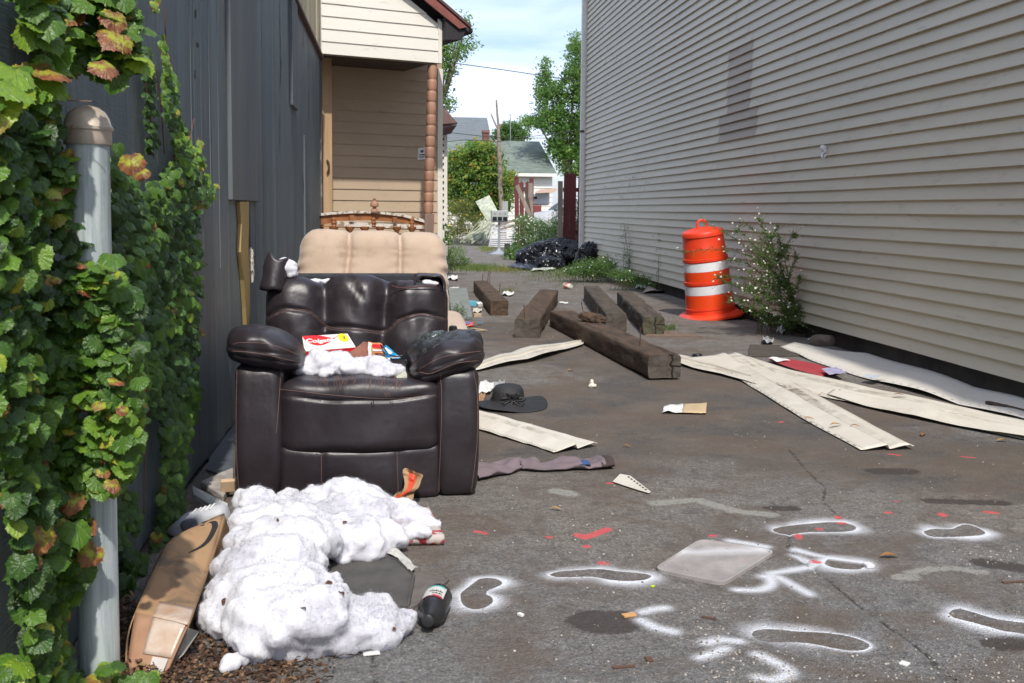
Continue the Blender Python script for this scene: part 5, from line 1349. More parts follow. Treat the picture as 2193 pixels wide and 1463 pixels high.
# ---------------- little bits on the asphalt
def flake(name, label, px, py, w, h, mt, rot=0, th=.004, cat='litter', grp=None, z=0.0):
    c_ = G(px, py); m = MB(); m.box((c_.x, c_.y, z + th/2 + .001), (w, h, th), (0, 0, R(rot))); return tag(m.build(name, mt, None, bevel=min(w, h, th)*.2), label, cat, grp)
flake('paper_tag', 'small white paper rectangle at the lower tip of the heap', 795, 1400, .044, .028, WHITEP, 8)
flake('cracker', 'small orange cracker piece on the round brown oil stain', 1347, 1320, .04, .022, plain('orange_cracker', (.62, .34, .14), .8, 0, .4), 15, .006)
flake('plastic_chip', 'tiny lime yellow plastic bit beside the grey car mat', 1398, 1258, .012, .008, plain('lime_plastic', (.60, .75, .02), .4), 30, .005)
flake('paper_tag', 'white folded scrap of card near the lower right corner', 1937, 1424, .022, .022, WHITEP, 40, .005)
flake('metal_clip', 'square white clip on the sprayed outline at the right', 1860, 1215, .028, .03, WHITEPL, 5, .012)
flake('wood_chip', 'flat rusty brown chip near the bottom edge', 1336, 1430, .06, .009, WOODOR if False else plain('brown_chip', (.12, .065, .045), .9), 4)
flake('wood_chip', 'short upright brown chip beside the flat one at the bottom edge', 1390, 1414, .018, .028, plain('brown_chip', (.12, .065, .045), .9), 4)
flake('wood_chip', 'brown sliver lying between the brown stain and the lower outlines', 1518, 1325, .042, .010, plain('brown_chip', (.12, .065, .045), .9), -35)
flake('wood_chip', 'dark brown wood sliver at the right edge above the last outline', 2170, 1248, .075, .011, plain('brown_chip', (.12, .065, .045), .9), 2)
flake('tissue_scrap', 'tiny white crumpled scrap below the small round outline', 1115, 1320, .012, .02, WHITEP, 35, .008)
m = MB(); m.tube(smooth_path([G(2112, 862, .035), G(2140, 868, .035), G(2170, 876, .03), G(2215, 888, .03)], 4), [.010, .012, .014, .013, .014, .013, .016, .015, .017, .016, .017, .018, .018][:13], 8)
tag(m.build('fallen_branch', mat('bark_stick', (.11, .075, .055), (.06, .04, .03), 20, .9, .8, 40, .006), smooth=True), 'broken brown stick on the siding at the right edge', 'branch')
# dead leaves lying on the siding and ground
DLEAF = leafmat('dead_leaf', [(0, (.14, .055, .02)), (.5, (.36, .16, .05)), (1, (.48, .30, .10))], .15, .7)
def dead_leaf(px, py, ln, rot, label, z=.012, grp='dry fallen leaves on the lot', val=None):
    c_ = G(px, py, z); m = MB(); rr = random.Random(int(px*7+py)); M = Matrix.Translation(c_) @ Matrix.Rotation(R(rot), 4, 'Z')
    def fn(u, v):
        w = .34*math.sin(PI*u)**.8*ln; x = (u-.5)*ln; y_ = (v-.5)*w
        return M @ Vector((x, y_, abs(v-.5)*w*.35 + .003*u*(1-u)*4*(rr.random()*.01+.5) + .004*math.sin(u*4+rr.random()*.01) + .004))
    m.grid(fn, 8, 4, val=rr.random() if val is None else val); return tag(m.build('dead_leaf', DLEAF, None, smooth=True), label, 'leaf', grp)
dead_leaf(1731, 898, .075, -35, 'largest curled brown leaf on the wide cream siding panel', .03)
dead_leaf(1790, 911, .075, 12, 'curved orange leaf lower down on the wide cream panel', .03, val=.6)
dead_leaf(1832, 914, .06, -8, 'thin straw brown leaf beside the curved orange leaf', .03, val=.4)
dead_leaf(1762, 845, .04, 0, 'small orange leaf on the split siding panel near the lilac film', .03, val=.7)
dead_leaf(1925, 847, .07, -12, 'long brown leaf on the split siding panel', .04, val=.3)
dead_leaf(1978, 932, .08, 50, 'pinkish brown torn leaf on asphalt right of the wide panel', .004, val=.3)
dead_leaf(2147, 945, .07, 5, 'tan leaf on asphalt near the right edge', .004, val=.8)
dead_leaf(1342, 957, .045, -20, 'small orange leaf on the bare asphalt past the trouser leg', .004, val=.5)
dead_leaf(1222, 794, .06, 20, 'pale tan leaf between the timber and the curled strip', .004, val=.9)
dead_leaf(1255, 756, .05, 0, 'reddish leaf beside the curled strip by the long timber', .004, val=.2)
dead_leaf(1190, 1092, .05, -15, 'tan leaf between the recliner foot and the red paint blob', .004, val=.9)
dead_leaf(1905, 1193, .07, 0, 'orange brown leaf near the pale smear at the right', .004, val=.5)
# loose pebbles in the worn patches
m = MB(); rr = random.Random(5)
for (x0, x1, y0, y1, n) in ((1500, 1700, 1395, 1463, 150), (1480, 1560, 1290, 1380, 60), (1800, 2193, 1400, 1463, 130), (2040, 2180, 1170, 1210, 60), (1220, 1330, 1100, 1280, 60), (1000, 2193, 900, 1463, 420), (1560, 1640, 900, 960, 20), (1000, 1300, 620, 760, 120), (380, 560, 1320, 1463, 40)):
    for _ in range(n):
        p = G(rr.uniform(x0, x1), rr.uniform(y0, y1)); s_ = rr.uniform(.0015, .0042)*(1.3 if y0 < 800 else 1)
        m.blob((s_*2, s_*1.7, s_*1.3), 2.5, 2, Matrix.Translation((p.x, p.y, s_*.4)) @ Matrix.Rotation(rr.random()*6, 4, 'Z'), val=rr.random())
t = NT('loose_pebbles'); t.fin(t.ramp(t.attr('v'), [(0, (.10, .08, .07)), (.5, (.32, .28, .24)), (1, (.55, .52, .47))]), .9)
tag(m.build('pebbles', t.m, None), 'loose pale pebbles and grit scattered over the asphalt', 'gravel', kind='stuff')
# leaf litter at the foot of the boards
m = MB(); rr = random.Random(11); n = 0
while n < 4200:
    px = rr.uniform(200, 760); py = rr.uniform(1290, 1500)
    if px > 300 + (py-1290)*.0 + 260 and py < 1392 + (px-500)*.06: continue
    if px > 560 and rr.random() < (px-560)/160: continue
    if py < 1380 and px > 460: continue
    if px > 420 and rr.random() < .35: continue
    p = G(px, py); h = .03*rr.random()**2*max(0, 1-(px-250)/300); s_ = rr.uniform(.003, .014)
    M = Matrix.Translation((p.x, p.y, .003+h)) @ Euler((rr.gauss(0, .5), rr.gauss(0, .5), rr.random()*6)).to_matrix().to_4x4()
    m.add([M @ Vector(q) for q in ((-s_, -s_*.3, 0), (0, -s_*.45, s_*.2), (s_, 0, 0), (0, s_*.4, s_*.25), (-s_*.8, s_*.3, 0))], [(0, 1, 2, 3, 4)], rr.random()); n += 1
for _ in range(60):
    p = G(rr.uniform(330, 720), rr.uniform(1385, 1470)); a = rr.random()*PI; l = rr.uniform(.03, .1)
    m.tube([(p.x, p.y, .01), (p.x+l*math.cos(a)*.5, p.y+l*.3*math.sin(a), .016), (p.x+l*math.cos(a), p.y+l*.5*math.sin(a), .008)], .0013, 4, val=.1)
LIT = leafmat('brown_litter', [(0, (.035, .018, .012)), (.45, (.10, .052, .034)), (.8, (.19, .10, .06)), (1, (.30, .20, .10))], .1, .85)
tag(m.build('leaf_litter', LIT, None), 'brown rotted leaves and twigs along the foot of the boards', 'leaf litter', kind='stuff')
# ================================================================ TIMBERS
def timber(label, nl, nr, fl, hgt, mt, seed, endmt=ENDGRAIN, w=None, split=None, rough=.006, nails=(), zlift=(0, 0), taper=0):
    """squared timber: near end bottom corners nl nr, far end bottom left fl, all pixels on the ground"""
    a, b, c = G(*nl), G(*nr), G(*fl); ax_ = (c - a); ax_.z = 0; L = ax_.length; ax_.normalize()
    sd = Vector((ax_.y, -ax_.x, 0)); wd = w or abs((b-a).dot(sd))
    th = thing('timber', label, 'timber', tuple(a + sd*wd/2), 0, 'old rough timbers lying on the lot')
    nu, k = 70, 6
    ring_ = []
    n4 = 10
    for side in range(4):
        for i in range(n4):
            t = i/n4; x, z = [(t, 0), (1, t), (1-t, 1), (0, 1-t)][side]; ring_.append((x, z))
    N = len(ring_)
    def P(u, i):
        x, z = ring_[i % N]; s_ = u*L
        px_, pz_ = (x-.5), (z-.5)
        cr_ = max(abs(px_), abs(pz_)); rad = math.hypot(px_, pz_)
        f = 1 - .10*max(0, rad-.62)/.09*.5   # worn arrises
        q = Vector((px_*f*wd*(1-taper*u), 0, pz_*f*hgt))
        p = a + sd*(wd/2) + ax_*s_ + sd*q.x + Vector((0, 0, hgt/2 + q.z + lerp(zlift[0], zlift[1], u)))
        nv = Vector((p.x*3, p.y*2.2, p.z*9 + seed)); d_ = (sd*px_ + Vector((0, 0, pz_)))
        amt = rough*nn(nv*1.2) + rough*.7*nn(Vector((p.x*14, p.y*5, p.z*22 + seed)))
        if split and side_of(i) == 2:
            sx_ = split[0]*wd - wd/2 + .02*math.sin(s_*4); 
            if u < split[1]:
                g = gs((px_*wd) - sx_, .010); amt -= .10*g*(1-u/split[1])
        r_ = p + d_.normalized()*amt if d_.length > 0 else p
        if r_.z < .001: r_.z = .001
        return r_
    def side_of(i): return (i % N)//n4
    m = MB(); m.grid(lambda u, v: P(u, int(round(v*N))), nu, N); m.build('beam', mt, th, smooth=True)
    for u, nm in ((0, 'end_face'), (1, 'end_face')):
        m = MB(); ctr = sum((P(u, i) for i in range(N)), Vector())/N; R1 = [P(u, i) for i in range(N)]
        vs = [ctr] + [ctr.lerp(r_, .5) - ax_*(.012*nn(r_*20)) for r_ in R1] + R1
        fs = [(0, 1+(i+1) % N, 1+i) for i in range(N)] + [(1+i, 1+(i+1) % N, 1+N+(i+1) % N, 1+N+i) for i in range(N)]
        m.add(vs, fs); m.build(nm, endmt, th, smooth=True)
    if split:
        m = MB(); sx_ = split[0]*wd - wd/2; c0 = a + sd*(wd/2 + sx_) - ax_*.004
        pts = [(0, 1.0), (.004, .8), (-.012, .62), (.006, .45), (0, .2), (.008, .0)]
        for (x0, z0), (x1, z1) in zip(pts, pts[1:]):
            A_, B_ = c0 + sd*x0 + Vector((0, 0, z0*hgt+zlift[0])), c0 + sd*x1 + Vector((0, 0, z1*hgt+zlift[0])); m.quad(A_-sd*.006, A_+sd*.007, B_+sd*.006, B_-sd*.006)
        pt2 = [(0, .62), (.03, .60), (wd*(1-split[0]), .58)]
        for (x0, z0), (x1, z1) in zip(pt2, pt2[1:]):
            A_, B_ = c0 + sd*x0 + Vector((0, 0, z0*hgt)), c0 + sd*x1 + Vector((0, 0, z1*hgt)); m.quad(A_-Vector((0, 0, .004)), B_-Vector((0, 0, .004)), B_+Vector((0, 0, .004)), A_+Vector((0, 0, .004)))
        cr_ = [P(u, int(2.0*n4 + (1-split[0])*n4)) for u in [i/40*split[1] for i in range(41)]]
        for p, q in zip(cr_, cr_[1:]):
            k_ = .010*(1 - cr_.index(p)/41); off = Vector((0, 0, .004)); m.quad(p - sd*k_ + off, p + sd*k_ + off, q + sd*k_ + off, q - sd*k_ + off)
        m.build('split_crack', plain('black_split', (.006, .005, .004)), th)
    for (px, py, tx, ty, r) in nails:
        # pixel of the nail foot and of its tip; foot is on the top face
        p = G(px, py, hgt*.97 + zlift[0]); h = PY(tx, ty, p.y); m = MB(); m.tube([p - Vector((0, 0, .02)), p.lerp(h, .5), h], r, 6)
        m.lathe([(r*1.7, 0), (r*1.7, .005)], 8, Matrix.Translation(h)); m.build('nail', RUST, th)
    return th
timber('longest dark timber with a split near end, lying diagonally across the lot', (1388, 815), (1452, 813), (1178, 700), .165, TIMBER, 1, split=(.72, .20), w=.235, nails=[(1370, 742, 1372, 704, .004)], zlift=(.012, .0))
timber('short dark timber with four nails standing up, leftmost of the old timbers', (1050, 676), (1090, 675), (1014, 626), .165, TIMBER, 7, TIMBER, w=.20, nails=[(1033, 604, 1034, 588, .005), (1044, 603, 1047, 580, .005), (1048, 606, 1050, 583, .004), (1069, 626, 1071, 609, .005)], rough=.009)
timber('thick dark timber pointing away to the right, second from the recliner', (1101, 723), (1152, 723), (1155, 650), .175, TIMBER, 13, w=.235, nails=[(1124, 682, 1122, 655, .004)], rough=.008)
timber('grey topped timber with a squared pale end behind the longest timber', (1297, 712), (1336, 711), (1250, 642), .185, TIMBERG, 19, w=.20)
timber('rotten timber with a round mossy cracked end beside the traffic drum', (1378, 718), (1416, 718), (1321, 655), .175, TIMBERG, 25, mat('mossy_end', (.10, .095, .055), (.05, .04, .03), 9, .95, .8, 50, .01), w=.20, rough=.014, split=(.55, .35))
m = MB(); c_ = G(1268, 690, .165); m.blob((.24, .12, .09), 3.2, 16, Matrix.Translation(c_ + Vector((0, 0, .04))) @ Matrix.Rotation(R(-25), 4, 'Z') @ Matrix.Rotation(R(8), 4, 'Y'), lambda v: v*(1+.3*nn(v*22)+.15*nn(v*50)))
ck = m.build('rotten_wood_chunk', TIMBER, smooth=True); tag(ck, 'small rotten wood chunk resting on top of the longest timber', 'wood chunk')
m = MB(); m.tube([G(1256, 678, .19), PY(1248, 665, G(1256, 678, .19).y), PY(1245, 646, G(1256, 678, .19).y)], .004, 6); m.build('nail', RUST, ck)
m = MB(); m.tube([G(1278, 690, .18), PY(1279, 657, G(1278, 690, .18).y)], .004, 6); m.build('nail', RUST, ck)
m = MB(); m.tube(smooth_path([G(1322, 620, .165), PY(1325, 611, G(1322, 620, .165).y), PY(1320, 607, G(1322, 620, .165).y), PY(1313, 611, G(1322, 620, .165).y)], 5), .006, 7)
tag(m.build('bent_spike', RUST, smooth=True), 'bent rusty hook standing at the far end of the mossy timber', 'spike')

# ================================================================ TRAFFIC DRUM
bc = G(1523, 680); 
dr = thing('traffic_drum', 'orange traffic drum with white bands and loop handle, leaning by the taupe wall', 'traffic drum', tuple(bc))
tilt = Matrix.Translation(bc + Vector((.0, 0, .012))) @ Matrix.Rotation(R(-8.0), 4, 'Y') @ Matrix.Rotation(R(2), 4, 'X') @ Matrix.Scale(1.045, 4)
ORG = None
t = NT('orange_polyethylene'); v = t.coord(); col = t.mix(t.ramp(t.noise(4, v, 6), [(.35, 0), (.65, 1)]), (.86, .062, .016), (.72, .045, .013)); col = t.mix(t.ramp(t.noise(18, v, 6, .7), [(.6, 0), (.75, .3)]), col, (.20, .10, .08))
ORG = t.fin(col, .42, t.bump(t.noise(60, v, 4), .15, .002)); 
t = NT('orange_reflective'); v = t.coord(); vo = t.voro(75, v, 'DISTANCE_TO_EDGE'); col = t.mix(t.ramp(vo, [(.02, .5), (.06, 0)]), (.88, .075, .012), (.62, .035, .012)); ORR = t.fin(col, .30, None)
t = NT('white_reflective'); v = t.coord(); vo = t.voro(75, v, 'DISTANCE_TO_EDGE'); col = t.mix(t.ramp(vo, [(.02, .35), (.06, 0)]), (.80, .80, .82), (.6, .6, .63)); col = t.mix(t.ramp(t.noise(6, v, 6, .7), [(.5, 0), (.75, .4)]), col, (.35, .31, .28)); WHR = t.fin(col, .35, None)
prof = [(.262, .035), (.258, .10), (.263, .103), (.263, .118), (.252, .121), (.247, .255), (.245, .26), (.243, .36), (.238, .365), (.250, .368), (.250, .40), (.236, .405), (.236, .50), (.234, .505), (.228, .60), (.224, .605), (.237, .608), (.237, .64), (.222, .645), (.222, .735), (.22, .74), (.214, .84), (.212, .86), (.222, .866), (.222, .905), (.212, .918), (.16, .938), (.09, .952), (.001, .957)]
sc_d = 1.0
m = MB(); m.lathe([(a_, b_*sc_d) for a_, b_ in prof], 64, tilt, caps=False); m.build('shell', ORG, dr, smooth=True, auto=True)
m = MB(); m.lathe([(.30, .0), (.312, .008), (.312, .032), (.298, .046), (.262, .052)], 8, tilt @ Matrix.Rotation(R(22), 4, 'Z'), square=0); 
m2 = MB(); m2.lathe([(.30, .0), (.315, .006), (.315, .028), (.292, .045), (.262, .060)], 48, tilt, square=3.2); m2.build('base_flange', ORG, dr, smooth=True, auto=True)
for z0, z1, r0, r1, mt, nm in ((.125, .25, .2535, .249, ORR, 'orange_band'), (.264, .356, .2465, .2445, WHR, 'white_band'), (.41, .50, .2385, .2375, ORR, 'orange_band'), (.508, .598, .2355, .2295, WHR, 'white_band') , (.65, .732, .2240, .2236, ORR, 'orange_band'),):
    m = MB(); m.lathe([(r0, z0), (r1, z1)], 64, tilt, caps=False); m.build(nm, mt, dr, smooth=True)
m = MB(); hd = [tilt @ Vector(q) for q in ((-.05, 0, .945), (-.05, 0, .985), (-.035, 0, 1.015), (0, 0, 1.03), (.035, 0, 1.015), (.05, 0, .985), (.05, 0, .945))]
m.tube(smooth_path(hd, 6), .014, 10); m.build('handle', ORG, dr, smooth=True)

# ================================================================ MIDDLE GROUND LITTER
cup = thing('paper_cup', 'white paper cup with red print lying behind the timbers', 'cup', tuple(G(1222, 614)))
c0 = G(1210, 612, .045); c1 = G(1238, 616, .035); dd = (c1-c0); dd.z = 0; dd.normalize(); cm = Matrix.Translation(c0) @ dd.to_track_quat('Z', 'Y').to_matrix().to_4x4()
m = MB(); m.lathe([(.045, 0), (.033, .135)], 24, cm, caps=False); m.lathe([(.032, .13), (.001, .13)], 24, cm, caps=False); m.lathe([(.047, -.003), (.047, .003)], 20, cm, caps=False); m.build('cup', plain('cup_white', (.78, .72, .66), .5), cup, smooth=True, solid=.001)
m = MB()
for a0 in (0.3, 1.7, 3.2, 4.8):
    m.grid(lambda u, v: cm @ Vector(((.0465-.01*lerp(.25, .7, v))*math.cos(a0+u*.8), (.0465-.01*lerp(.25, .7, v))*math.sin(a0+u*.8), lerp(.02, .1, v*(.6+.4*math.sin(u*3))))), 6, 4)
m.build('red_print', plain('cup_red', (.65, .10, .07), .5), cup)
tag(scrap('paper_sheet', '', [(1075, 634), (1095, 636), (1102, 630), (1080, 626)], WHITEP, amp=.03), 'white paper sheet against the right side of the nailed timber', 'paper')
scrap('paper_scrap', 'white scrap lying between the two middle timbers', [(1198, 650), (1216, 652), (1217, 649), (1198, 647)], WHITEP, amp=.006)
scrap('paper_scrap', 'cream folded paper left of the nailed timber', [(1012, 672), (1028, 672), (1034, 664), (1014, 664)], plain('cream_paper', (.66, .60, .50), .8), amp=.03)
m = MB(); m.box(G(1022, 675, .02), (.085, .05, .04), (0, 0, R(12))); tag(m.build('tan_box', plain('tan_card', (.50, .38, .26), .8), bevel=.003), 'little tan card box under the cream folded paper', 'box')
bb = thing('blue_carton', 'crushed turquoise blue and white carton left of the nailed timber', 'carton', tuple(G(1020, 652)))
m = MB(); m.box(G(1014, 650, .03), (.11, .07, .06), (0, R(6), R(-8))); m.build('carton', plain('turquoise_card', (.12, .42, .55), .5), bb, bevel=.004)
m = MB(); m.box(G(1027, 652, .025), (.06, .06, .045), (R(15), R(-10), R(20))); m.build('flap', CWH, bb, bevel=.003)
rbx = thing('red_pouch', 'flat red pouch with blue and white print beside the tan recliner arm', 'pouch', tuple(G(992, 697)))
q = gp([(970, 693), (1012, 702), (1015, 695), (980, 689)], .012)
m = MB(); m.poly_prism(q, (0, 0, .022)); m.build('pouch', RED, rbx, bevel=.008); q2 = [Vector(p)+Vector((0, 0, .0235)) for p in q]
m = MB(); c_ = sum(q2, Vector())/4; m.add([c_.lerp(p, .62) for p in q2], [(0, 1, 2, 3)]); m.build('blue_print', plain('print_blue', (.10, .13, .42), .4), rbx, solid=.001)
m = MB(); m.add([c_.lerp(q2[0], .78), c_.lerp(q2[1], .35), c_.lerp(q2[1], .2) + Vector((0, -.02, 0)), c_.lerp(q2[0], .6) + Vector((0, -.02, 0))], [(0, 1, 2, 3)]); m.build('white_print', CWH, rbx, solid=.002)
m = MB(); m.box(G(1028, 691, .004), (.05, .015, .006), (0, 0, .2)); tag(m.build('blue_scrap', BLU), 'tiny bright blue scrap beyond the red pouch', 'litter')
for i, (a_, b_, lab) in enumerate((((985, 703), (1043, 708), 'long thin straw stick beside the red pouch'), ((998, 712), (1040, 708), 'pale flat stick crossing below the straw stick'), ((990, 702), (1030, 694), 'short pale stick crossing over the red pouch corner'))):
    p, q = G(*a_, .03 if i == 2 else .008), G(*b_, .01); m = MB(); m.tube([p, p.lerp(q, .5) + Vector((0, 0, .01)), q], .006, 6); tag(m.build('wood_stick', plain('straw_wood', (.52, .40, .26), .8), smooth=True), lab, 'stick', 'pale sticks by the red pouch')
m = MB(); q = gp([(960, 622), (1000, 622), (1012, 684), (968, 688)], .0); m.poly_prism(q, (0, 0, .035)); tag(m.build('paving_block', mat('greenish_slab', (.24, .265, .25), (.17, .19, .18), 8, .85, .3), bevel=.006), 'greenish grey flat slab beside the tan recliner', 'slab')
scrap('paper_scrap', 'crumpled white litter past the tan recliner', [(958, 600), (980, 603), (980, 594), (962, 594)], WHITEP, amp=.05)
scrap('paper_scrap', 'flat white scrap at the edge of the greenish slab', [(962, 622), (978, 621), (984, 617), (964, 617)], WHITEP, amp=.02)
scrap('fabric_scrap', 'pale brown cloth rag by the wall beyond the traffic drum', [(1375, 629), (1440, 629), (1450, 618), (1395, 615)], plain('dirty_rag', (.42, .36, .31), .9, 0, .4), amp=.06, fr_=5, cat='rag')
scrap('paper_scrap', 'small pale scrap on the asphalt left of the rag', [(1360, 620), (1385, 620), (1384, 611), (1366, 612)], WHITEP, amp=.04)
m = MB(); m.blob((.07, .05, .04), 2.6, 8, Matrix.Translation(G(1324, 598, .02))); tag(m.build('plastic_bit', BLU, smooth=True), 'bright blue plastic bit in the weeds under the far wall', 'litter')
scrap('plastic_bottle_scrap', 'squashed clear plastic bottle on the asphalt before the dark offcut', [(1630, 738), (1652, 742), (1658, 732), (1636, 726)], plain('cloudy_plastic', (.50, .50, .52), .15), amp=.04, cat='bottle')
scrap('white_wrapper', 'white crumpled wrapper at the foot of the aster plant', [(1662, 716), (1680, 718), (1684, 708), (1668, 706)], WHITEPL, amp=.05, cat='wrapper')
bw = scrap('blue_wrapper', 'blue and white wrapper left of the brown rock', [(1722, 722), (1738, 724), (1742, 712), (1726, 710)], plain('wrapper_blue', (.02, .17, .42), .3), amp=.06, cat='wrapper')
q = gp([(1728, 728), (1750, 726), (1752, 718), (1740, 718)], .01); m = MB(); m.add(q, [(0, 1, 2, 3)]); m.build('white_corner', WHITEPL, bw, solid=.002)
m = MB(); m.blob((.24, .15, .11), 3.0, 16, Matrix.Translation(G(1768, 731, .035)), lambda v: v*(1+.22*nn(v*9)+.08*nn(v*25))); tag(m.build('rock', mat('brown_rock', (.20, .155, .12), (.11, .09, .075), 10, .9, .6)), 'brown angular rock under the wall between wrapper and small plant', 'rock')
m = MB(); m.blob((.07, .05, .03), 2.6, 12, Matrix.Translation(G(1494, 761, .015)), lambda v: v*(1+.4*nn(v*30))); tag(m.build('black_clod', plain('black_foil', (.02, .018, .025), .3, 0, .5)), 'crumpled black foil lump behind the near end of the longest timber', 'litter')
m = MB(); q = gp([(1380, 722), (1505, 722), (1440, 712), (1400, 708)]); m.poly_prism(q, (0, 0, .012)); tag(m.build('plywood_offcut', mat('brown_ply', (.20, .14, .10), (.15, .10, .075), 12, .85, .3), bevel=.002), 'triangular brown plywood offcut beside the mossy timber end', 'board')
scrap('paper_scrap', 'grey white scrap on the asphalt near the wrapper by the plant', [(1640, 698), (1656, 699), (1657, 694), (1642, 693)], WHITEPL, amp=.02)
scrap('cardboard_flap', 'flattened pale green and white card in front of the bin bags', [(1135, 583), (1190, 580), (1184, 572), (1150, 573)], plain('pale_card', (.52, .55, .48), .8), amp=.05, cat='card')
# ================================================================ BIN BAGS
t = NT('black_bin_bag'); v = t.coord(); n_ = t.bump(t.noise(5, t.coord((1, 1, .35), rot=(.4, .5, 0)), 3, .5, 1.5), .6, .06); BAG = t.fin((.006, .007, .010), .16, n_); t.p.inputs['Specular IOR Level'].default_value = .4
def bag(label, px, py, wpx, hgt, dep, seed, lean=0, rot=0, basez=0.0):
    c_ = G(px, py, basez); ppm = FL/c_.y; w = wpx/ppm; m = MB(); M = Matrix.Translation(c_ + Vector((0, dep*.45, hgt*.45))) @ Matrix.Rotation(R(lean), 4, 'Y') @ Matrix.Rotation(R(rot), 4, 'Z')
    def fn(v):
        d_ = v.normalized(); a = math.atan2(d_.y, d_.x)
        k_ = 1 + .22*nn(d_*2.2 + Vector((seed, 0, 0))) + .10*abs(nn(Vector((a*2.5+seed, d_.z*1.2, seed))))*1.6 - .09*abs(math.sin(a*9 + 5*nn(d_*2)))*(1-.4*abs(d_.z)) - .05*abs(nn(d_*7))
        v = v*k_; v.z = max(v.z, -hgt*.44); return v
    m.blob((w, dep, hgt), 2.5, 44, M, fn)
    return tag(m.build('bin_bag', BAG, None, smooth=True), label, 'bin bag', 'black bin bags dumped against the end of the taupe wall')
bag('tall slumped black bin bag nearest the signpost, its neck trailing on the ground', 1150, 573, 84, .50, .7, 1, -28)
bag('largest puffed black bin bag at the corner of the taupe wall', 1213, 570, 100, .60, .9, 4, 8)
bag('small round black bin bag in front of the two big ones', 1182, 577, 60, .26, .5, 8)
bag('black bin bag half hidden in weeds along the taupe wall', 1272, 586, 66, .60, .6, 12, 10)
m = MB(); A_ = gp([(1085, 575), (1120, 562), (1150, 560)]); B_ = gp([(1100, 577), (1130, 580), (1160, 577)]); m.grid(sheet(A_, B_, 20, 12, None, lambda u, v: .02 + .16*u*math.sin(v*PI) + .06*abs(nn((u*5, v*5, 3)))), 20, 12)
tag(m.build('torn_bag', BAG, None, smooth=True, solid=.004), 'torn flat end of black plastic spread on the asphalt before the bags', 'plastic sheet')
# ================================================================ PORCH HOUSE
HA = R(22); HU = Vector((math.cos(HA), math.sin(HA), 0)); HN = Vector((-math.sin(HA), math.cos(HA), 0)); HO = Vector((XL+.02, YC, 0))
def HP(px, py, v=0.0): return PP(px, py, HO + HN*v, HN)
def loc(p, v=0.0): q = Vector(p) - HO; return q.dot(HU), q.z
def HL(u, z, v=0.0): return HO + HU*u + HN*v + Vector((0, 0, z))
ph = thing('porch_house', 'cream clapboard house end with a recessed porch and red brown gable trim', 'house', tuple(HO))
u_r, z_b = loc(HP(945, 136)); zr0 = loc(HP(945, 57))[1]
uA, zA = loc(HP(945, 57)); uB, zB_ = loc(HP(878, 0)); slp = (zB_-zA)/(uB-uA)
def rake(z): return uA + (z - zA)/slp
def laps(mb, u0, ufn, z0, z1, e, v, prot=.016, wv=.003, steps=10):
    z = z0; b = 0
    while z < z1 - 1e-4:
        zt = min(z+e, z1); vv = rnd.random()*.5
        ua0, ua1 = u0, ufn(z); ub1 = max(u0+.001, ufn(zt))
        if ua1 <= u0: break
        P0 = []
        for i in range(steps+1):
            t_ = i/steps; w = wv*nn(Vector((t_*3, b*2.3, v*3)))
            P0 += [HL(lerp(ua0, ua1, t_), z + w, v-.001), HL(lerp(ua0, ua1, t_), z + w, v-prot), HL(lerp(ua0, ub1, t_), zt + w + .001, v-.003)]
        fs = []
        for i in range(steps):
            a = i*3; fs += [(a, a+3, a+4, a+1), (a+1, a+4, a+5, a+2)]
        mb.add(P0, fs, vv); z = zt; b += 1
m = MB(); laps(m, 0, lambda z: min(u_r-.05, rake(z)), z_b, z_b+1.7, .148, 0.0); m.build('gable_siding', CREAM, ph)
m = MB(); tri = [HL(0, z_b+.0, .004), HL(u_r, z_b, .004), HL(u_r, zA, .004), HL(0, zA - slp*uA, .004)]; m.poly_prism(tri, HN*.06); m.build('gable_wall', CREAM, ph)
m = MB(); c = [HL(u_r-.05, z_b, -.022), HL(u_r, z_b, -.022), HL(u_r, zA+.05, -.022), HL(u_r-.05, zA+.09, -.022)]; m.poly_prism(c, HN*.03); m.build('corner_board', CREAM, ph)
# roof slab, fascia, eave
OV = -.13
ue, ze = loc(HP(1006, 60, OV), OV); 
def rl(u, dz=0): return ze + (u-ue)*slp + dz
ridge_u = -.6
m = MB(); m.poly_prism([HL(ue, ze, OV), HL(ue-.02, ze-.05, OV), HL(ridge_u, rl(ridge_u)-.05, OV), HL(ridge_u, rl(ridge_u), OV)], HN*2.75); m.build('roof', ROOFDK, ph)
m = MB(); m.poly_prism([HL(ue+.02, ze+.03, OV-.02), HL(ue, ze+.004, OV-.02), HL(ridge_u, rl(ridge_u, .004), OV-.02), HL(ridge_u, rl(ridge_u, .04), OV-.02)], HN*2.8); m.build('roof_shingles', ROOFBR, ph)
m = MB(); m.poly_prism([HL(ue-.05, rl(ue-.05)-.03, OV-.025), HL(ue-.155, rl(ue-.155)-.13, OV-.025), HL(ridge_u, rl(ridge_u)-.20, OV-.025), HL(ridge_u, rl(ridge_u)-.02, OV-.025)], HN*.022); m.build('fascia', REDBR, ph)
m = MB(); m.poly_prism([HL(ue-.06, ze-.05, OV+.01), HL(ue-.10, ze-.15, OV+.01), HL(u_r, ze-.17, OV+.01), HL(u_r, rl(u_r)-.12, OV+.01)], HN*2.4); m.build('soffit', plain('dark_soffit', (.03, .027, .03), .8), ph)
m = MB(); m.tube([HL(ue+.01, ze-.03, OV+.02), HL(ue+.01, ze-.03, OV+2.7)], .045, 10); m.build('gutter', ROOFDK, ph, smooth=True)
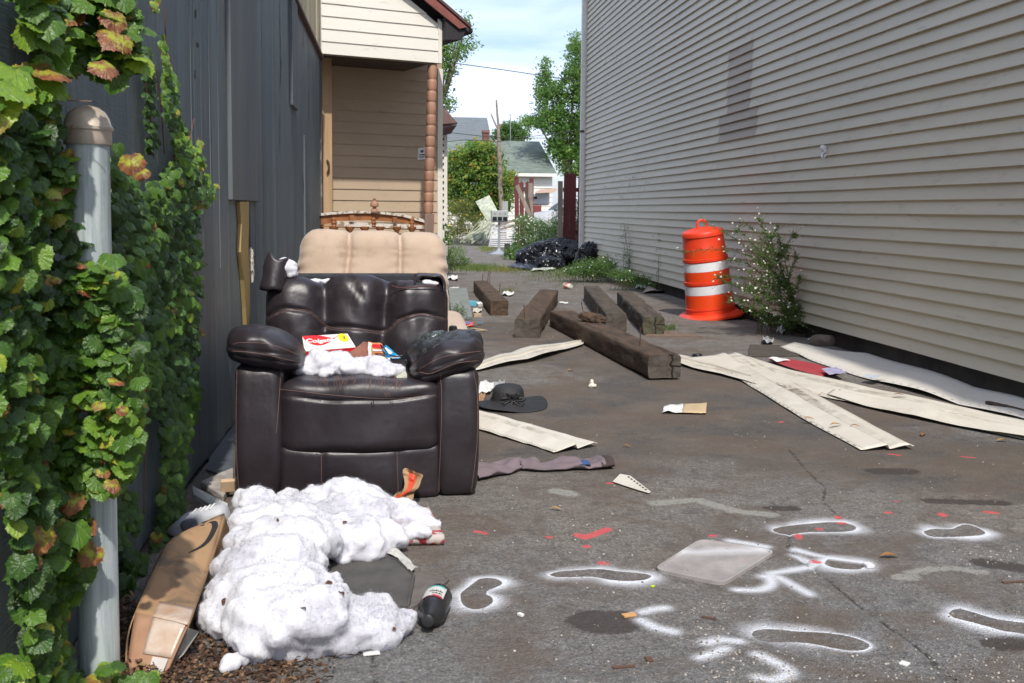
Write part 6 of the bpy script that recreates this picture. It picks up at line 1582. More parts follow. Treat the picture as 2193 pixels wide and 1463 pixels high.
# porch recess
VI = 1.15
ui, _ = loc(HP(946, 400, VI), VI); u0i = 0.02
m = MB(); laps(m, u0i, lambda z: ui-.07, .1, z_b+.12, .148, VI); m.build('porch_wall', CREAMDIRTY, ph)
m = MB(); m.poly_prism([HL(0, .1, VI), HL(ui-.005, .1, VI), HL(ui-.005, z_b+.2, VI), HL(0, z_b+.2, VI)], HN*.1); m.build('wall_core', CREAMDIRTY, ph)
m = MB(); m.poly_prism([HL(ui-.075, .05, VI-.03), HL(ui, .05, VI-.03), HL(ui, z_b+.1, VI-.03), HL(ui-.075, z_b+.1, VI-.03)], HN*.08); m.build('corner_board', CREAM, ph)
m = MB(); m.poly_prism([HL(-.02, z_b+.03, .06), HL(u_r-.02, z_b+.03, .06), HL(u_r-.02, z_b+.07, .06), HL(-.02, z_b+.07, .06)], HN*1.08); m.build('porch_ceiling', mat('dark_brown_ceiling', (.085, .055, .04), (.05, .035, .03), 8, .8, .2), ph)
m = MB(); m.poly_prism([HL(-.02, z_b, .035), HL(u_r, z_b, .035), HL(u_r, z_b+.03, .035), HL(-.02, z_b+.03, .035)], HN*.06); m.build('lintel', CREAM, ph)
uj0, _ = loc(HP(692, 300, .05), .05); uj1, _ = loc(HP(710, 300, .45), .45)
m = MB(); m.poly_prism([HL(uj0, .1, .03), HL(uj0+.02, .1, .03), HL(uj0+.02, z_b+.03, .03), HL(uj0, z_b+.03, .03)], HN*.6 ); 
m = MB(); uj0 = loc(HP(691, 300, .5), .5)[0]; uj1 = loc(HP(711, 300, .5), .5)[0]; m.poly_prism([HL(uj0, .1, .5), HL(uj1, .1, .5), HL(uj1, z_b+.03, .5), HL(uj0, z_b+.03, .5)], HN*.62); m.build('door_jamb', WOODPALE, ph)
m = MB(); p_ = [HP(699, 343, .50), HP(703, 350, .48), HP(703, 362, .48), HP(700, 372, .50)]; m.tube(smooth_path([q - HN*.02 for q in p_], 5), .012, 6); m.build('door_handle', RUST, ph, smooth=True)
m = MB(); m.poly_prism([HL(-.1, -.0, .0), HL(u_r, 0, .0), HL(u_r, .12, .0), HL(-.1, .12, .0)], HN*1.2); m.build('porch_floor', CONC, ph)
m = MB(); m.poly_prism([HL(-3, 0, VI+.12), HL(ui-.02, 0, VI+.12), HL(ui-.02, 3.15, VI+.12), HL(-3, 3.15, VI+.12)], HN*6); m.build('house_body', CREAM, ph)
m = MB(); m.poly_prism([HL(-3.3, 3.1, VI+.9), HL(ui+.2, 3.1, VI+.9), HL(-1.3, 5.1, VI+.9)], HN*5.8); m.build('main_roof', ROOFDK, ph)
# turned post
def subgroup(name, loc_, parent, label=None):
    o = bpy.data.objects.new(name, None); COL.objects.link(o); o.empty_display_size = .1; o.parent = parent; o.location = pmat(parent).inverted() @ Vector(loc_)
    if label: o['label'] = label
    return o
post = subgroup('porch_post', HP(915, 535, .05), ph, 'orange brown turned post with barrel shaped beads')
pt_, pb_ = HP(926, 137, .06), HP(915, 532, .06); ysx = [362, 445, 508, 570, 640, 700, 760, 820, 882, 955, 1010, 1075, 1130, 1195]; Lp = (pt_-pb_).length
def ty(y): return 1 - (y/2.612 - 137)/(532-137)
pm = frame_m(pb_, HU, HN); axp = (pt_-pb_).normalized(); pm = Matrix((HU, HN, axp)).transposed().to_4x4(); pm = Matrix.Translation(pb_) @ pm
prof = []
for a_, b_ in zip(ysx[::-1], ysx[::-1][1:]):
    z0, z1 = ty(a_)*Lp, ty(b_)*Lp; ball = (a_-b_) > 68; 
    for k in range(9):
        t_ = k/8; r = .049 + .011*math.sin(PI*lerp(.0, 1., t_))**(.3 if not ball else .6)
        prof.append((r, lerp(z0, z1, t_)))
    prof.append((.0465, z1 + .001))
m = MB(); m.lathe(prof, 20, pm, square=2.7); m.build('shaft', POSTW, post, smooth=True, auto=True)
zb1 = ty(1195)*Lp
m = MB(); m.box((0, 0, 0), (.125, .125, zb1+.5)); m.v = [tuple(pm @ (Vector(q) + Vector((-.005, 0, zb1/2-.25)))) for q in m.v]; m.build('base_block', mat('grey_brown_block', (.27, .19, .15), (.20, .13, .10), 10, .8, .3, 60, .003, (1, 1, .15)), post, bevel=.006)
# notice card
nc = thing('notice_card', 'small white notice card pinned to the porch wall next to the turned post', 'notice', tuple(HP(904, 342, VI-.02)))
q = [HP(894, 343, VI-.022), HP(913, 341, VI-.022), HP(912, 315, VI-.022), HP(895, 317, VI-.022)]
m = MB(); m.poly_prism(q, HN*.004); m.build('card', WHITEP, nc); m = MB()
for s0, s1, t0, t1 in ((.35, .5, .62, .78), (.52, .68, .62, .78), (.45, .58, .56, .64)): decal(m, q, [(s0, t0), (s1, t0), (s1, t1), (s0, t1)], .003)
for s0, s1, t0, t1 in ((.22, .82, .36, .44), (.12, .9, .24, .27), (.2, .8, .16, .19)): decal(m, q, [(s0, t0), (s1, t0), (s1, t1), (s0, t1)], .003)
m.build('print', INK, nc)
# gallery rail
gr = thing('gallery_rail', 'carved orange wooden rail with turned finial and spindles behind the tan recliner', 'railing', tuple(HP(800, 500, -.15)))
def rail(name, top, bot, th, mt, v=-.15, off=0):
    T_ = [HP(x, y, v) for x, y in top]; B_ = [HP(x, y, v) for x, y in bot]; n = len(top); m = MB()
    for i in range(n-1): m.hexa([B_[i], B_[i+1], B_[i+1]+HN*th, B_[i]+HN*th, T_[i], T_[i+1], T_[i+1]+HN*th, T_[i]+HN*th])
    return m.build(name, mt, gr)
rail('top_rail', [(688, 462), (720, 458), (752, 456), (801, 456), (863, 463), (909, 476)], [(688, 482), (720, 475), (752, 472), (801, 472), (863, 477), (909, 486)], .035, WOODOR)
rail('cap_rail', [(688, 457), (720, 454), (752, 452), (801, 452), (863, 458), (909, 470)], [(688, 462), (720, 459), (752, 457), (801, 457), (863, 464), (909, 477)], .08, PEELW, -.18)
rail('lower_rail', [(714, 473), (801, 478), (863, 480), (909, 483)], [(714, 484), (801, 487), (863, 489), (909, 490)], .03, PEELW, -.175)
rail('bottom_rail', [(688, 484), (801, 488), (909, 491)], [(688, 486), (801, 490), (909, 493)], .05, WOODOR, -.16)
def turned(px, y0, y1, prof, name, v=-.17, mt=WOODOR):
    b = HP(px, y1, v); t_ = HP(px, y0, v); h = (t_-b).length; m = MB(); m.lathe([(r, z*h) for r, z in prof], 16, Matrix.Translation(b)); return m.build(name, mt, gr, smooth=True, auto=True)
for px in (715, 800, 882): turned(px, 465, 486, [(.022, 0), (.03, .08), (.024, .2), (.034, .45), (.026, .55), (.03, .8), (.018, .92), (.001, 1)], 'spindle')
for px in (715, 749, 781, 814, 850, 882): turned(px, 485, 506, [(.03, 0), (.032, .2), (.024, .28), (.028, .5), (.052, .75), (.055, .98), (.001, 1)], 'baluster')
for px, py in ((753, 467), (845, 471)): m = MB(); c = HP(px, py, -.19); m.box(c, (.055, .05, .06), (0, 0, HA)); m.build('block', WOODOR, gr, bevel=.006)
turned(802, 424, 455, [(.07, 0), (.07, .08), (.045, .12), (.04, .2), (.022, .26), (.02, .34), (.05, .42), (.052, .56), (.036, .74), (.016, .80), (.014, .85), (.022, .90), (.018, .98), (.001, 1)], 'finial', -.15, POSTW)
# bay window further back
BV = 2.9
by = subgroup('bay_window', HP(948, 540, BV), ph, 'narrow cream bay with a dark lattice window under a brown hip roof')
def bpoly(pts, v, th, name, mt): m = MB(); m.poly_prism([HP(x, y, v) for x, y in pts], HN*th); return m.build(name, mt, by)
bpoly([(920, 548), (958, 548), (958, 268), (920, 268)], BV, 1.5, 'bay_wall', CREAM)
w_ = bpoly([(930, 474), (944.5, 474), (944.5, 285), (930, 285)], BV-.02, .02, 'window', GLASSD)
m = MB()
for i in range(44):
    y_ = 366 + i*2.6; a = HP(931, y_, BV-.03); b = HP(944, y_+7, BV-.03); c = HP(944, y_-4, BV-.03)
    if y_ > 466: continue
    m.tube([a, b], .006, 4, caps=False); m.tube([a, c], .006, 4, caps=False)
m.build('lattice', mat('lattice_strips', (.32, .27, .25), None, 12, .8, 0), by)
bpoly([(928, 480), (950, 479), (950, 475), (928, 476)], BV-.06, .06, 'sill', CREAM)
bpoly([(944.5, 478), (950.5, 478), (950.5, 280), (944.5, 280)], BV-.035, .03, 'jamb_strip', CREAM)
m = MB()
for k in range(14):
    m.box(HP(949, 298 + k*13.2, BV-.04), (.03, .02, .03))
m.build('bolt_row', plain('dark_bolt', (.03, .028, .027)), by)
r0 = [HP(925, 268, BV-.35), HP(979, 262, BV-.35)]; 
m = MB(); A_, B_ = HP(900, 270, BV-.30), HP(979, 265, BV-.30); ap = HP(925, 205, BV+.6); ap2 = HP(900, 195, BV+.6); C_ = B_ + HN*2.0
m.add([A_, B_, ap, ap2, C_], [(0, 1, 2, 3), (1, 4, 2)]); m.build('hip_roof', ROOFBR, by, solid=.03)
m = MB(); m.poly_prism([A_ - Vector((0, 0, .02)), B_ - Vector((0, 0, .02)), B_ - Vector((.10, 0, .16)), A_ - Vector((0, 0, .12))], HN*1.6); m.build('eave', plain('dark_maroon_eave', (.045, .022, .025), .7), by)
m = MB(); m.tube([G(962, 552), PY(945, 492, G(962, 552).y)], .02, 7); tag(m.build('rusty_pipe', RUST, smooth=True), 'thin rusty pipe leaning against the corner of the cream bay', 'pipe')

# ================================================================ BACKGROUND
def bgbox(m, pa, pb, Y, z0, dep, val=None):
    a = PY(pa[0], pa[1], Y); b = PY(pb[0], pb[1], Y); x0, x1 = sorted((a.x, b.x)); z1 = max(a.z, b.z); m.box(((x0+x1)/2, Y+dep/2, (z0+z1)/2), (x1-x0, dep, z1-z0), val=val)
GREENR = mat('faded_green_shingles', (.19, .23, .19), (.13, .155, .135), 2.2, .9, .5, 30, .02, (1, 1, 5), contrast=(.4, .6))
GREYR = mat('grey_shingles', (.155, .175, .185), (.12, .135, .145), 3, .9, .4, 30, .02, (1, 1, 4))
gar = thing('garage', 'low garage with cream siding and a faded green shingle roof beyond the bushes', 'garage', tuple(PY(1140, 540, 42)))
a = PY(1188, 372, 42.3); xr = a.x - .1; zg = PY(1100, 374, 42.3).z
m = MB(); xl = -2.0; e = .19; z = 0.0
while z < zg:
    z1 = min(z+e, zg); m.add([(xl, 42.3, z), (xr, 42.3, z), (xr, 42.27, z), (xl, 42.27, z), (xl, 42.3, z1), (xr, 42.3, z1)], [(0, 1, 2, 3), (3, 2, 5, 4)], rnd.random()*.5); z = z1
m.build('siding', CREAM, gar)
m = MB(); m.box(((xl+xr)/2, 47, zg/2), (xr-xl-.05, 9.3, zg)); m.build('wall', CREAM, gar)
ez, rz_ = PY(1100, 371, 42).z, PY(1100, 304, 47.1).z; xr2 = PY(1192, 372, 42).x
m = MB(); m.add([(xl, 42, ez), (xr2, 42, ez), (xr2, 47.1, rz_), (xl, 47.1, rz_), (xr2, 52.2, ez), (xl, 52.2, ez)], [(0, 1, 2, 3), (3, 2, 4, 5)]); m.build('roof', GREENR, gar, solid=.08)
m = MB(); m.box(((xl+xr2)/2, 41.97, ez-.06), (xr2-xl, .05, .13)); m.build('fascia', CREAM, gar)
m = MB(); p = PY(1095, 300, 37)
gh = thing('grey_roof_house', 'distant house gable with a blue grey shingle roof and brick chimney', 'house', tuple(PY(1000, 520, 64)))
rr_z, re_z = PY(1000, 253, 64).z, PY(1000, 345, 59).z; xR = PY(1043, 260, 64).x
m = MB(); m.add([(-6, 59, re_z), (xR+.05, 59, re_z), (xR, 64, rr_z), (-6, 64, rr_z), (xR+.1, 69, re_z), (-6, 69, re_z)], [(0, 1, 2, 3), (3, 2, 4, 5)]); m.build('roof', GREYR, gh, solid=.1)
m = MB(); m.box(((-6+xR)/2, 64, re_z/2), (xR+6-.3, 9.6, re_z)); m.build('wall', CREAM, gh)
m = MB(); bgbox(m, (1035, 283), (1047.5, 283), 57, 3.0, .7); ch_ = m.build('chimney', mat('chimney_brick', (.20, .075, .055), (.13, .055, .045), 12, .9, .4), gh)
m = MB(); bgbox(m, (1034, 279), (1048.5, 279), 56.95, PY(1040, 284, 57).z, .8); m.build('chimney_cap', plain('brick_cap', (.22, .10, .08)), ch_)
# fences
REDF = mat('weathered_red_fence', (.155, .035, .035), (.10, .028, .030), 6, .85, .4, 40, .004, (1, 1, .2))
def fence(label, pxs, ytop, Y, mt, z0=.05, jit=.05, rails=True, gap=.2, dy=0.0):
    f = thing('board_fence', label, 'fence', tuple(PY((pxs[0]+pxs[-1])/2, 540, Y)), 0, 'red board fence at the back of the lot')
    x = PY(pxs[0], 448, Y).x; x1 = PY(pxs[1], 448, Y).x; zt = PY(pxs[0], ytop, Y).z; i = 0; xs = x
    while x < x1 - .02:
        w = .14; m = MB(); h = zt + rnd.uniform(-jit, jit); t_ = rnd.uniform(-.5, .5)*jit
        m.poly_prism([(x, Y+dy*(x-xs), z0), (x+w, Y+dy*(x-xs), z0), (x+w+t_, Y+dy*(x-xs), h-.03), (x+w/2+t_, Y+dy*(x-xs), h+.02), (x+t_, Y+dy*(x-xs), h-.03)], (0, .02, 0)); m.build('board', mt, f); x += w + gap*.14; i += 1
    if rails:
        for zz in (zt*.35, zt*.83): m = MB(); m.box(((xs+x1)/2, Y+.04, zz), (x1-xs, .04, .09)); m.build('rail', mt, f)
    return f
fence('red board fence section beside the taupe house corner', (1206, 1330), 374, 22.6, REDF, gap=.12)
f2 = fence('broken red board fence section behind the aster bushes', (1104, 1140), 382, 32, REDF, gap=.1, jit=.12)
def bpost(label, p0, p1, Y, r, mt=WOODGREY, Y1=None, grp='weathered posts and boards by the broken fence', name='wooden_post'):
    a = PY(*p0, Y); b = PY(*p1, Y1 or Y); d_ = (b-a).normalized(); s_ = d_.cross(Vector((0, 1, 0))).normalized(); f_ = Vector((0, 1, 0)); m = MB()
    m.hexa([a-s_*r-f_*.03, a+s_*r-f_*.03, a+s_*r+f_*.03, a-s_*r+f_*.03, b-s_*r-f_*.03, b+s_*r-f_*.03, b+s_*r+f_*.03, b-s_*r+f_*.03]); return tag(m.build(name, mt, None), label, 'post', grp)
bpost('upright grey post ending the red fence beside the taupe house', (1200, 530), (1200, 388), 22.4, .05)
bpost('grey post leaning left to right in front of the broken fence', (1142, 478), (1107, 397), 30.5, .06)
bpost('upright grey post nearest the white car', (1137, 500), (1136, 392), 31.5, .07)
bpost('thin dark post leaning behind the grey leaning post', (1138, 470), (1124, 400), 31, .04, TIMBERG)
bpost('pale board fallen across the weeds to the slatted panel', (1062, 485), (1132, 462), 30, .035)
bpost('second pale board lying under the first in the weeds', (1066, 493), (1120, 478), 30, .03)
bpost('short pale board leaning on the foot of the leaning post', (1125, 465), (1155, 495), 29.6, .045)
# signpost / slot box
mbp = G(1069, 545)
mbx = thing('mailbox', 'three slot grey metal box on a pole with a round base', 'mailbox', tuple(mbp)); Ym = mbp.y
GM = plain('pale_grey_enamel', (.40, .42, .40), .5, 0, .1)
m = MB(); zb0, zb1_ = PY(1070, 474, Ym).z, PY(1070, 451, Ym).z; xa, xb = PY(1052.5, 460, Ym).x, PY(1088, 460, Ym).x
m.box(((xa+xb)/2, Ym+.1, (zb0+zb1_)/2), (xb-xa, .28, zb1_-zb0)); bxo = m.build('box', GM, mbx, bevel=.015)
m = MB(); bgbox(m, (1076.5, 431), (1088, 431), Ym, zb1_, .04); m.build('raised_flap', GM, mbx)
for k in range(3):
    m = MB(); x0 = lerp(xa, xb, .05 + .315*k); m.box((x0+.06, Ym-.045, lerp(zb0, zb1_, .24)), (.115, .012, .10)); m.build('slot', GLASSD, mbx)
    m = MB(); m.box((x0+.06, Ym-.043, lerp(zb0, zb1_, .70)), (.02, .01, .03)); m.build('lock', INK, mbx)
m = MB(); m.box(((xa+xb)/2, Ym+.1, zb0-.015), (xb-xa-.04, .24, .03)); m.build('tray', GREYMETAL, mbx)
m = MB(); m.lathe([(.031, .02), (.031, zb0)], 14, Matrix.Translation((mbp.x, Ym+.08, 0))); m.build('pole', GREYMETAL, mbx, smooth=True, auto=True)
m = MB(); m.lathe([(.28, 0), (.28, .02), (.20, .035), (.08, .075), (.045, .12), (.033, .16)], 28, Matrix.Translation((mbp.x, Ym+.08, 0))); m.build('base', GREYMETAL, mbx, smooth=True, auto=True)
m = MB(); c_ = G(1097, 551); m.box(c_ + Vector((0, .15, .17)), (.34, .3, .34)); tag(m.build('black_crate', BLACKRUB, bevel=.02), 'black square crate in the weeds right of the slotted box', 'crate')
m = MB(); q = [PY(1046, 478, 32), PY(1068, 456, 32), PY(1048, 418, 32.6), PY(1018, 432, 32.6)]; m.poly_prism(q, (0, .04, 0)); tag(m.build('leaning_panel', mat('peeled_green_white_panel', (.52, .54, .44), (.30, .33, .22), 9, .8, .4), bevel=.005), 'peeling pale green panel leaning in the bushes', 'panel')
lv = thing('slatted_panel', 'fallen white slatted panel behind the pole of the slotted box', 'panel', tuple(G(1075, 530)))
for k in range(11):
    t_ = k/10; m = MB(); a = PY(lerp(1056, 1046, t_), lerp(484, 528, t_)+rnd.uniform(-.7, .7), 32.2-t_*.9); b = PY(lerp(1108, 1100, t_), lerp(483, 529, t_)+rnd.uniform(-.7, .7), 32.2-t_*.9)
    m.hexa([a+Vector((0, 0, -.017)), b+Vector((0, 0, -.017)), b+Vector((0, .06, -.012)), a+Vector((0, .06, -.012)), a+Vector((0, 0, .014)), b+Vector((0, 0, .014)), b+Vector((0, .06, .02)), a+Vector((0, .06, .02))]); m.build('slat', plain('weathered_white_slat', (.60, .60, .60), .7), lv)
for px_ in (1052, 1100): m = MB(); a = PY(px_+3, 483, 32.26); b = PY(px_-4, 530, 31.4); m.tube([a, b], .02, 5); m.build('stile', plain('weathered_white_slat', (.60, .60, .60)), lv)
m = MB(); rr = random.Random(3)
for k in range(70):
    a = PY(rr.uniform(985, 1045), rr.uniform(508, 522), 33.4); b = PY(rr.uniform(1030, 1075), rr.uniform(462, 500), 33.9+rr.random()*.4); w = .014
    m.quad(a + Vector((-w, 0, 0)), a + Vector((w, 0, 0)), b + Vector((w, 0, 0)), b + Vector((-w, 0, 0)), rr.random())
t = NT('old_blind_slats'); t.fin(t.ramp(t.attr('v'), [(0, (.22, .26, .16)), (.5, (.38, .40, .28)), (1, (.55, .55, .46))]), .8)
tag(m.build('broken_blind', t.m, None, solid=.003), 'fanned out heap of thin greenish blind slats in the weeds', 'blind')
# car
car = thing('parked_car', 'white car nosing out behind the red fence and weeds', 'car', tuple(PY(1220, 540, 34)))
Yc = 34.0; nx = PY(1128, 448, Yc).x; CARW = plain('white_car_paint', (.62, .63, .66), .2)
sp_ = [(0, .45), (.02, .85), (.12, 1.0), (.5, 1.10), (.95, 1.17), (1.55, 1.60), (1.8, 1.66), (2.9, 1.66), (3.5, 1.60), (4.0, 1.15), (4.25, 1.05), (4.3, .5)]
def sec(x, ztop):
    zb_ = .28; belt = min(ztop, 1.1); w = .86 - .08*max(0, (.3-x)/.3); w2 = w if ztop < 1.12 else w - .20*(ztop-1.1)/.5
    return [(0+w*0 + -w, zb_), (-w-.01, .6), (-w+.01, belt-.03), (-w2+.05, ztop-.05), (-w2*.6, ztop), (w2*.6, ztop), (w2-.05, ztop-.05), (w-.01, belt-.03), (w+.01, .6), (w, zb_)]
m = MB(); vs = []; 
for x, zt_ in sp_: vs += [(nx + x, Yc + .9 + y_, z) for y_, z in sec(x, zt_)]
fs = [(i*10+k, i*10+k+1, (i+1)*10+k+1, (i+1)*10+k) for i in range(len(sp_)-1) for k in range(9)] + [tuple(range(9, -1, -1)), tuple((len(sp_)-1)*10+k for k in range(10))]
m.add(vs, fs); m.build('body', CARW, car, smooth=True, auto=True)
m = MB(); m.add([(nx+.98, Yc+.12, 1.19), (nx+1.52, Yc+.24, 1.55), (nx+1.52, Yc+1.56, 1.60), (nx+.98, Yc+1.68, 1.19)], [(0, 1, 2, 3)]); m.build('windscreen', glassm('blue_grey_glass', (.16, .20, .26)), car, solid=.02)
m = MB(); m.add([(nx+1.25, Yc+.045, 1.16), (nx+1.62, Yc+.19, 1.53), (nx+2.2, Yc+.19, 1.57), (nx+2.2, Yc+.045, 1.16)], [(0, 1, 2, 3)]); m.build('side_window', glassm('side_glass', (.30, .32, .34)), car, solid=.02)
for xw in (.75, 3.45):
    w_ = MB(); w_.lathe([(.20, -.10), (.31, -.09), (.33, -.04), (.33, .06), (.30, .10)], 24, Matrix.Translation((nx+xw, Yc+.12, .33)) @ Matrix.Rotation(R(90), 4, 'X')); wo_ = w_.build('wheel', BLACKRUB, car, smooth=True)
m = MB(); m.box((nx+.08, Yc+.10, .82), (.18, .12, .14)); m.build('headlight', glassm('lamp_glass', (.5, .5, .52)), car, bevel=.02)
van = thing('white_camper', 'white and red vehicle loaded with rubbish beyond the parked car', 'vehicle', tuple(PY(1160, 530, 38)))
m = MB(); bgbox(m, (1137, 411), (1178, 411), 38, 1.35, 1.8); m.build('body', CARW, van, bevel=.08)
m = MB(); bgbox(m, (1137, 438), (1160, 438), 37.97, .5, 1.8); m.build('lower_body', plain('faded_red_panel', (.25, .06, .055), .4), van, bevel=.05)
m = MB(); bgbox(m, (1141, 421), (1150, 421), 37.93, PY(1140, 426, 38).z, .04); m.build('vent', INK, van)
m = MB(); m.poly_prism([PY(1148, 414, 37.6), PY(1188, 412, 37.6), PY(1193, 406, 38.0), PY(1160, 408, 38.4)], (0, .3, .05)); m.build('load_board', plain('tan_load', (.50, .34, .24)), van)
# dead trunk
dt = thing('dead_tree', 'bare dead tree trunk with two broken forks rising from the bushes', 'tree', tuple(PY(1076, 530, 35)))
Yd = 35; BARK = mat('pale_dead_bark', (.32, .25, .20), (.19, .145, .115), 7, .9, .8, 30, .02)
m = MB(); m.tube(smooth_path([PY(1079, 530, Yd), PY(1075, 450, Yd), PY(1071, 400, Yd), PY(1070, 350, Yd), PY(1068, 300, Yd), PY(1067.5, 270, Yd)], 5), [.12, .12, .12, .115, .11, .105, .09, .085, .09, .085, .08, .08, .078, .08, .075, .072, .07, .072, .065, .06, .062, .06, .058, .056, .055, .055][:26], 10); m.build('trunk', BARK, dt, smooth=True)
for pts, r in (([(1068, 272), (1065, 245), (1063, 214)], .036), ([(1066, 276), (1059, 262), (1051, 243)], .028), ([(1069, 276), (1072, 268), (1077, 265)], .025), ([(1070, 400), (1078, 394)], .02)):
    m = MB(); P_ = smooth_path([PY(x, y, Yd) for x, y in pts], 4); m.tube(P_, [r*1.25*(1-.4*i/len(P_)) for i in range(len(P_))], 7); m.build('limb', BARK, dt, smooth=True)
def wire(label, pts, Y, r=.010):
    m = MB(); m.tube(smooth_path([PY(x, y, Y) for x, y in pts], 8), r, 5); tag(m.build('overhead_wire', INK, None), label, 'wire', 'overhead wires crossing the gap')
wire('upper overhead wire sloping down across the sky', [(900, 126), (1000, 139), (1100, 153), (1260, 177)], 24)
wire('overhead wire passing in front of the grey roof', [(920, 279), (1000, 288), (1080, 295), (1260, 296)], 30)
wire('overhead wire rising to the right through the tall tree', [(1060, 305), (1120, 295), (1180, 287), (1260, 276)], 31)
wire('thin wire drooping across the green roof', [(930, 306), (1000, 300), (1060, 303)], 31)
an = thing('tv_antenna', 'thin rooftop aerial pole above the small round tree', 'antenna', tuple(PY(1093, 305, 46)))
m = MB(); m.tube([PY(1093.5, 306, 46), PY(1093, 245, 46)], .018, 5); m.build('mast', GREYMETAL, an); m = MB(); m.tube([PY(1089, 244, 46), PY(1096, 247, 46)], .014, 5); m.tube([PY(1092, 253, 46), PY(1094, 253, 46)], .03, 5); m.build('crossbar', GREYMETAL, an)
# ================================================================ VEGETATION
LG = leafmat('bright_tree_leaf', [(0, (.035, .080, .022)), (.5, (.085, .19, .035)), (.85, (.16, .29, .05)), (1, (.30, .33, .06))], .35, .5)
LD = leafmat('shrub_leaf', [(0, (.028, .07, .015)), (.45, (.085, .19, .028)), (.75, (.20, .29, .04)), (.93, (.40, .33, .05)), (1, (.42, .20, .04))], .35, .5)
LW = leafmat('weed_leaf', [(0, (.04, .075, .02)), (.5, (.095, .155, .035)), (.8, (.19, .21, .06)), (1, (.30, .22, .09))], .35, .6)
LA = leafmat('aster_leaf', [(0, (.035, .08, .022)), (.5, (.085, .17, .045)), (1, (.17, .27, .07))], .35, .55)
FW = plain('white_petal', (.72, .72, .66), .7, 0, 0); FY = plain('yellow_petal', (.75, .55, .02), .7, 0, 0)
STEMM = plain('green_brown_stem', (.10, .085, .04), .8, 0, .2); STEMR = plain('reddish_vine_stem', (.16, .07, .045), .8, 0, .2)
def leaf(m, p, n, d_, s_, val, w=.45):
    """pointed folded leaf: 2 quads"""
    n = n.normalized(); d_ = (d_ - n*d_.dot(n)).normalized(); x = n.cross(d_)
    m.add([p - d_*s_*.5, p + x*s_*w*.5 - n*s_*.06, p + d_*s_*.5, p - x*s_*w*.5 - n*s_*.06, p + n*s_*.04], [(0, 1, 4), (1, 2, 4), (2, 3, 4), (3, 0, 4)], val)
def rv(rr): return Vector((rr.gauss(0, 1), rr.gauss(0, 1), rr.gauss(0, 1))).normalized()
def crown(m, ells, Y, n, s_, seed, dY=1.2, vb=.45, vs=.22, w=.5, clump=12, ybias=None):
    rr = random.Random(seed); areas = [e[2]*e[3] for e in ells]; tot = sum(areas)
    for e, ar in zip(ells, areas):
        k = max(2, int(n*ar/tot/clump))
        for _ in range(k):
            th = rr.random()*2*PI; r = rr.random()**.42; dy = rr.gauss(0, .45)*dY
            cx = e[0] + e[2]*r*math.cos(th); cy = e[1] + e[3]*r*math.sin(th); c = PY(cx, cy, Y+dy)
            cs = s_*rr.uniform(1.2, 3.0); base = vb + vs*rr.gauss(0, .7) + (ybias(cx, cy) if ybias else 0); dd_ = rv(rr)
            for _ in range(clump):
                q = rv(rr)*cs*rr.random()**.5; p = c + Vector((q.x*1.2, q.y, q.z*.7))
                leaf(m, p, rv(rr) + Vector((0, -.5, .9)), rv(rr) + dd_*.5 + Vector((0, 0, -.3)), s_*rr.uniform(.6, 1.3), min(1, max(0, base + rr.gauss(0, .10))), w)
def tree(name, label, ells, Y, n, s_, mt, seed, trunk, tr=.15, **kw):
    b = PY(trunk[0][0], 448, Y); t_ = thing(name, label, 'tree' if 'tree' in name else 'shrub', (b.x, Y, 0)); m = MB(); crown(m, ells, Y, n, s_, seed, **kw); m.build('crown', mt, t_)
    m = MB(); P_ = [Vector((b.x, Y, 0))] + [PY(x, y, Y) for x, y in trunk]; S_ = smooth_path(P_, 5); m.tube(S_, [tr*(1-.75*i/len(S_)) for i in range(len(S_))], 8)
    rr = random.Random(seed+1)
    for e in ells[::2]:
        q = PY(e[0], e[1], Y+rr.uniform(-.4, .4)); s0 = S_[int(len(S_)*.6)]; m.tube(smooth_path([s0, s0.lerp(q, .5) + Vector((0, 0, -.15)), q], 4), [tr*.3, tr*.28, tr*.25, tr*.2, tr*.18, tr*.15, tr*.12, tr*.1, tr*.06][:9], 5)
    m.build('trunk', BARK, t_, smooth=True); return t_
tree('tall_tree', 'tall feathery green tree rising behind the taupe house corner', [(1167, 145, 9, 20), (1166, 185, 17, 32), (1180, 225, 30, 34), (1233, 92, 10, 22), (1231, 130, 16, 40), (1228, 185, 26, 48), (1150, 262, 26, 14), (1130, 258, 14, 10), (1195, 262, 44, 26), (1215, 300, 38, 40), (1225, 345, 30, 32), (1190, 320, 18, 24), (1262, 200, 30, 90), (1265, 300, 34, 60), (1192, 190, 10, 16)], 44, 30000, .13, LG, 1, [(1222, 440), (1215, 330), (1195, 240)], .3, dY=1.6, ybias=lambda x, y: .16*math.sin(x*.11)*math.cos(y*.06))
tree('round_tree', 'small dark round treetop just over the green garage roof', [(1093, 287, 24, 20), (1110, 292, 18, 14), (1075, 292, 15, 13), (1095, 272, 14, 9)], 60, 5000, .18, LG, 2, [(1095, 320)], .2, vb=.25)
tree('walnut_tree', 'leafy tree showing between the porch roof and the sky', [(985, 45, 14, 15), (1002, 95, 14, 12), (985, 75, 16, 14), (978, 115, 18, 18), (955, 145, 16, 26), (945, 190, 14, 26), (950, 226, 16, 16), (940, 120, 18, 40), (998, 50, 6, 12), (900, 100, 60, 100), (968, 228, 6, 8)], 21, 9000, .085, LG, 3, [(930, 300), (925, 200)], .15, vb=.55, w=.35, dY=1.0)
